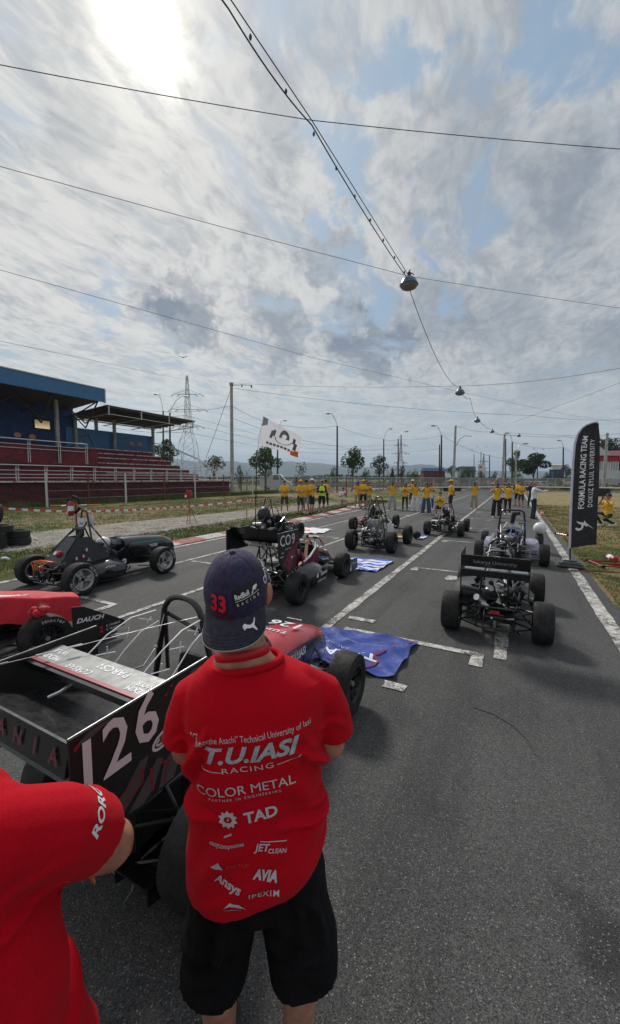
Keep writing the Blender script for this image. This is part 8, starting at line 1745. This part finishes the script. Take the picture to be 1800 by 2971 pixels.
cap_print(cpm, vb, 'cap_maroon', R(-14), R(-6.5), 0, 1.028)
cap_print(cpm, T('CarNext', .026, 0, 0, bold=.02, shear=.1, sx=.85), 'sticker_white', R(92), R(28), R(38), 1.03); cap_print(cpm, T('.com', .018, .012, -.016, bold=.02, shear=.1, sx=.85), 'sticker_white', R(92), R(28), R(38), 1.03)
for i, (a0, e0, a1, e1) in enumerate(((-26, 62, -38, 34), (-18, 70, -34, 48), (-10, 66, -20, 38), (-6, 52, -12, 30), (-12, 40, -16, 22), (8, 6, 8, -6))):
    P = [dome_pt(R(a0 + (a1 - a0) * k / 8), R(e0 + (e1 - e0) * k / 8), 1.022) for k in range(9)]; q_ = [p + Vector((.0012, 0, 0)) for p in P]; cpm.add(P + q_, [(k, k + 1, 10 + k, 9 + k) for k in range(8)], 'cap_maroon')
cpm.build('cap_print', capE, 0)
pm2 = MB(); puma = [(-1.5, .55), (-1.1, .85), (-.4, .45), (.4, .25), (1.0, .5), (1.25, 1.15), (1.5, 1.1), (1.35, .3), (1.2, -.1), (1.6, -.7), (1.95, -1.25), (1.75, -1.3), (1.2, -.75), (.7, -.35), (0, -.25), (-.6, -.05), (-.85, -.2), (-1.1, -.3), (-1.15, -.1), (-1.0, .05), (-1.35, .0), (-1.5, .1), (-1.25, .25), (-1.55, .35)]
g_ = MB(); g_.add([(x, y, 0) for x, y in puma], [tuple(range(len(puma)))], 'x'); bmv, bmf = dense(g_, .5)
pm2.add([brim_pt(.735 + p[0] * .052, .46 - p[1] * .20) + Vector((0, 0, .0042)) for p in bmv], bmf, 'sticker_white'); pm2.build('brim_print', capE, 0)
# shirt print, laid on the cloth
bpy.context.view_layer.update()
bm = bmesh.new(); bm.from_mesh(shirt.data); bvh = BVHTree.FromBMesh(bm); 
sp_ = MB()
def on_shirt(g_, m, x0, z0, tilt=0., off=.0030):
    v, f = dense(g_, .006); c_, s_ = math.cos(tilt), math.sin(tilt); out = []
    for p in v:
        x = x0 + p[0] * c_ - p[1] * s_; z = z0 + p[0] * s_ + p[1] * c_; h = bvh.ray_cast(Vector((x, -.6, z)), Vector((0, 1, 0)))
        out.append((h[0] + h[1] * off * (1 if h[1].y < 0 else -1)) if h[0] is not None else Vector((x, -.1, z)))
    sp_ = MB(); sp_.add(out, f, m); sp_.build('shirt_print', shirt, 0)
CX = -.028
on_shirt(T('"Gheorghe Asachi" Technical University of Iasi', .0245, bold=.0, sx=.70), 'print_white', CX + .014, 1.205, R(7)); on_shirt(T('T.U.IASI', .062, bold=.035, shear=.35, sx=1.2), 'print_grey', CX + .006, 1.158, R(7))
on_shirt(T('RACING', .022, sx=1.5, spacing=1.2), 'print_white', CX + .008, 1.118, R(7))
def strip(x0, x1, z0, z1, h): g2 = MB(); g2.add([(x0, z0, 0), (x1, z1, 0), (x1, z1 + h, 0), (x0, z0 + h, 0)], [(0, 1, 2, 3)], 'x'); return g2
on_shirt(strip(-.13, -.068, 0, -.004, .002), 'print_white', CX + .01, 1.118, R(7)); on_shirt(strip(.075, .14, -.002, .006, .002), 'print_white', CX + .01, 1.118, R(7))
on_shirt(T('COLOR METAL', .036, bold=0, sx=1.1), 'print_white', CX + .0, 1.058, R(8)); on_shirt(T('PARTNER IN ENGINEERING', .0105, spacing=1.6, sx=1.), 'print_white', CX + .0, 1.036, R(8))
on_shirt(T('TAD', .040, bold=.03, sx=1.1), 'print_white', CX + .042, .985, R(9))
gr_ = MB(); P = []; 
for k in range(40):
    a = 2 * math.pi * k / 40; r = .025 if (k // 2) % 2 else .020; P.append((r * math.cos(a), r * math.sin(a), 0))
Q = [(.011 * math.cos(2 * math.pi * k / 40), .009 * math.sin(2 * math.pi * k / 40), 0) for k in range(40)]; gr_.add(P + Q, [(k, (k + 1) % 40, 40 + (k + 1) % 40, 40 + k) for k in range(40)], 'x'); on_shirt(gr_, 'print_white', CX - .045, .975); on_shirt(strip(-.03, .03, -.03, .03, .002), 'tee_red', CX - .045, .975, 0, .0024); on_shirt(T('8', .012), 'print_white', CX - .045, .975, 0, .003)
on_shirt(T('easycomposites', .015, bold=.015), 'print_grey', CX - .05, .905, R(10)); on_shirt(strip(-.01, .01, 0, .012, .005), 'print_grey', CX - .045, .922); on_shirt(T('JET', .026, bold=.02, shear=.1), 'print_white', CX + .045, .898, R(-8)); on_shirt(T('CLEAN', .016, bold=.02), 'print_white', CX + .085, .884, R(-10)); on_shirt(strip(.03, .10, .022, .010, .002), 'print_white', CX + .01, .892)
on_shirt(T('AXI-TOP', .016), 'tape_red', CX - .020, .852, R(4)); tr_ = MB(); tr_.add([(-.016, 0, 0), (.016, -.004, 0), (.004, .016, 0), (-.002, .012, 0)], [(0, 1, 2, 3)], 'x'); on_shirt(tr_, 'print_grey', CX - .075, .846)
on_shirt(T('Ansys', .034, bold=.03, sx=.9), 'print_white', CX - .045, .800, R(-22)); on_shirt(T('AVIA', .038, bold=.05, sx=.75), 'print_white', CX + .055, .822, R(-14)); on_shirt(T('IPEXIM', .024, bold=.01, sx=1.0, spacing=1.2), 'print_white', CX + .05, .770, R(-2))
sw = MB(); sw.add([(-.03, -.005, 0), (-.01, .012, 0), (.012, .008, 0), (.032, -.016, 0), (.02, -.008, 0), (.004, .002, 0), (-.012, .004, 0)], [tuple(range(7))], 'x'); on_shirt(sw, 'print_white', CX - .03, .742); sw = MB(); sw.add([(-.03, -.012, 0), (-.005, -.004, 0), (.02, -.016, 0), (.0, -.010, 0)], [(0, 1, 2, 3)], 'x'); on_shirt(sw, 'print_white', CX - .03, .740)
bm.free()
# shorts
so_ = MB(); so_.loft([ring(0, 0, z, hx, hy, 30, 2.4) for z, hx, hy in ((.62, .19, .125), (.70, .19, .125), (.80, .19, .118), (.90, .17, .11))], 'x')
for sx in (-1, 1):
    so_.loft([ring(sx * cx, cy, z, hx, hy, 24, 2.3) for z, cx, cy, hx, hy in ((.385, .134, -.01, .112, .122), (.52, .122, 0, .106, .12), (.62, .108, 0, .105, .125), (.72, .10, 0, .098, .118))], 'x')
CR3 = [(0, a_, w_, p_) for (_, a_, w_, p_) in curve_set(3, 0, [(-.12, .62, 80, .05, .2, 5, .012, .014), (.12, .62, 100, .05, .2, 5, .012, .014), (-.12, .5, 20, .05, .15, 4, .010, .014), (.12, .5, -20, .05, .15, 4, .010, .014)])]
shorts = fuse('shorts', so_, .009, man, 'shorts_black', 4, lambda co: crease(co, CR3) * (co[:, 2] < .68) + .004 * np.sin(co[:, 0] * 35 + co[:, 2] * 14) + .004 * np.sin(co[:, 2] * 30 + co[:, 1] * 25))
for sx in (-1, 1):
    m = MB(); a_ = Vector((sx * .12, -.02, .08)); m.loft([[a_ + Vector((x_ * w_, y_, z_)) for x_, z_ in ((-1, -.082), (1, -.082), (1, -.045 + h_), (.5, -.025 + h_), (-.5, -.025 + h_), (-1, -.045 + h_))] for (y_, w_, h_) in ((-.07, .03, .05), (0, .042, .05), (.1, .048, .0), (.17, .03, -.02))], 'black_cloth'); m.build('shoe', man, 40)

# ---------------------------------------------------------------- the person in red at the lower left
p2 = Vector((-.67, .60, 0)); lad = thing('person', 'person in a plain red shirt at the lower left, one bent arm showing', 'person', p2, R(0))
s2 = MB(); D_ = -.02
s2.loft([ring(max(0, 1.22 - z) * .16, cy, z, hx, hy, 36, 2.3) for z, hx, hy, cy in ((.62, .20, .15, 0), (.70, .215, .155, 0), (.80, .210, .15, 0), (.92, .20, .14, 0), (1.05, .19, .135, 0), (1.16, .187, .13, 0), (1.26, .19, .125, 0), (1.33, .17, .105, 0), (1.36, .13, .085, 0), (1.385, .08, .07, 0))], 'x')
for sx in (-1, 1): pts = [(sx * .135, 0, 1.27), (sx * .185, .08, 1.21), (sx * .205, .17, 1.12)]; s2.tube(pts, [.082, .084, .080], 'x', 16); s2.sphere(pts[0], .08, 'x', 14, 10)
CR2 = [(0, a_, w_, p_) for (_, a_, w_, p_) in curve_set(9, 0, [(.15, 1.12, 110, .03, .2, 4, .009, .012), (.17, 1.16, 20, .04, .12, 4, .008, .010), (.12, .95, -25, .06, .2, 6, .010, .014), (.05, .8, 15, .1, .25, 5, .008, .018), (0, 1.05, 70, .08, .25, 4, .006, .018)])]
def folds2(co):
    x, y, z = co[:, 0], co[:, 1], co[:, 2]; return crease(co, CR2) - .0045 * np.exp(-(((np.abs(x) - .125) / .012) ** 2)) * (z > 1.2) + .003 * np.sin(x * 24 + z * 11 + np.sin(z * 9)) + .006 * np.exp(-((z - .95) / .16) ** 2) * np.sin(z * 30 + x * 12) + .008 * np.exp(-(((np.abs(x) - .15) / .04) ** 2) - ((z - 1.1) / .1) ** 2) * np.sin(z * 60)
ls = fuse('tee_shirt', s2, .008, lad, 'tee_red', 5, folds2)
cut_faces(ls, lambda c_, n: (n.z < -.8 and c_.z < .72))
b2 = MB(); limb(b2, [(0, 0, 1.0), (0, 0, 1.22), (0, .0, 1.42)], [.09, .09, .055]); b2.box((0, .0, 1.2), (.32, .12, .14), 'skin', bev=.05); b2.sphere((0, .03, 1.53), (.078, .095, .112), 'skin', 16, 12); b2.sphere((0, .06, 1.47), (.055, .055, .05), 'skin', 10, 8); b2.sphere((0, .13, 1.52), (.013, .018, .022), 'skin', 8, 6)
for sx in (-1, 1):
    limb(b2, [(sx * .17, .04, 1.22), (sx * .215, .225, 1.04), (sx * .02, .30, .92)], [.060, .054, .034], n=12); pc = Vector((-sx * .05, .31, .91)); limb(b2, [(sx * .02, .30, .92), pc], [.034, .04])
    for k in range(4): b_ = pc + Vector((-sx * .03, 0, -.03 + .022 * k)); limb(b2, [b_, b_ + Vector((-sx * .04, -.01, 0)), b_ + Vector((-sx * .06, -.03, 0))], [.010, .0095, .0085], 'skin', 8)
    limb(b2, [pc + Vector((0, 0, .03)), pc + Vector((-sx * .03, -.02, .06))], [.012, .010], 'skin', 8)
    limb(b2, [(sx * .1, 0, .8), (sx * .12, .01, .46), (sx * .12, -.02, .08)], [.1, .062, .04]); limb(b2, [(sx * .12, -.02, .07), (sx * .13, .14, .035)], [.04, .03])
fuse('body', b2, .009, lad, 'skin', 4)
m = MB(); m.sphere((0, .015, 1.56), (.088, .105, .105), 'hair_dark', 16, 12); m.build('hair', lad, 60)
s3 = MB(); s3.loft([ring(0, 0, z, hx, hy, 24) for z, hx, hy in ((.6, .19, .14), (.75, .2, .145), (.88, .18, .13))], 'x')
for sx in (-1, 1): s3.loft([ring(sx * .12, 0, z, .1, .12, 20) for z in (.42, .55, .7)], 'x')
fuse('shorts', s3, .012, lad, 'shorts_black', 4)
for sx in (-1, 1):
    m = MB(); a_ = Vector((sx * .12, -.02, .08)); m.loft([[a_ + Vector((x_ * w_, y_, z_)) for x_, z_ in ((-1, -.082), (1, -.082), (1, -.045 + h_), (.5, -.025 + h_), (-.5, -.025 + h_), (-1, -.045 + h_))] for (y_, w_, h_) in ((-.07, .03, .05), (0, .042, .05), (.1, .048, .0), (.17, .03, -.02))], 'black_cloth'); m.build('shoe', lad, 40)
# sleeve print
bm = bmesh.new(); bm.from_mesh(ls.data); bvh = BVHTree.FromBMesh(bm); sp2 = MB()
e0 = EYE - p2
def hit(px, py):
    h = bvh.ray_cast(e0, ray(px, py)); return h[0] + h[1] * .0016 if h[0] is not None else None
A0, A1, A2 = hit(272, 2430), hit(296, 2345), hit(240, 2420)
if A0 and A1 and A2:
    ax = (A1 - A0).normalized(); sd2 = (A2 - A0); sd2 = (sd2 - ax * sd2.dot(ax)).normalized(); nn_ = ax.cross(sd2)
    if nn_.dot(e0 - A0) < 0: nn_ = -nn_
    v, f = dense(T('ROROM', .036, bold=.03, align='LEFT'), .01); out = []
    for p in v:
        q_ = A0 + ax * p[0] + sd2 * p[1]; h = bvh.ray_cast(q_ + nn_ * .1, -nn_); out.append(h[0] + h[1] * .0016 if h[0] is not None else q_)
    sp2.add(out, f, 'sticker_white')
sp2.build('sleeve_print', ls, 0); bm.free()
# ---------------------------------------------------------------- air
mb = MB(); me = bpy.data.meshes.new('haze'); X0, X1, Y0, Y1, Z0, Z1 = -5300, 5300, -500, 4900, -3.1, 190
me.from_pydata([(X0, Y0, Z0), (X1, Y0, Z0), (X1, Y1, Z0), (X0, Y1, Z0), (X0, Y0, Z1), (X1, Y0, Z1), (X1, Y1, Z1), (X0, Y1, Z1)], [], [(3, 2, 1, 0), (4, 5, 6, 7), (0, 1, 5, 4), (1, 2, 6, 5), (2, 3, 7, 6), (3, 0, 4, 7)])
hz = bpy.data.objects.new('haze', me); col.objects.link(hz); hz['kind'] = 'stuff'
m = bpy.data.materials.new('haze'); m.use_nodes = True; nt = m.node_tree; nt.nodes.clear(); v = nt.nodes.new('ShaderNodeVolumePrincipled'); v.inputs['Color'].default_value = (.50, .64, .86, 1); v.inputs['Density'].default_value = .00024; v.inputs['Anisotropy'].default_value = .2
out = nt.nodes.new('ShaderNodeOutputMaterial'); nt.links.new(v.outputs[0], out.inputs['Volume']); me.materials.append(m)
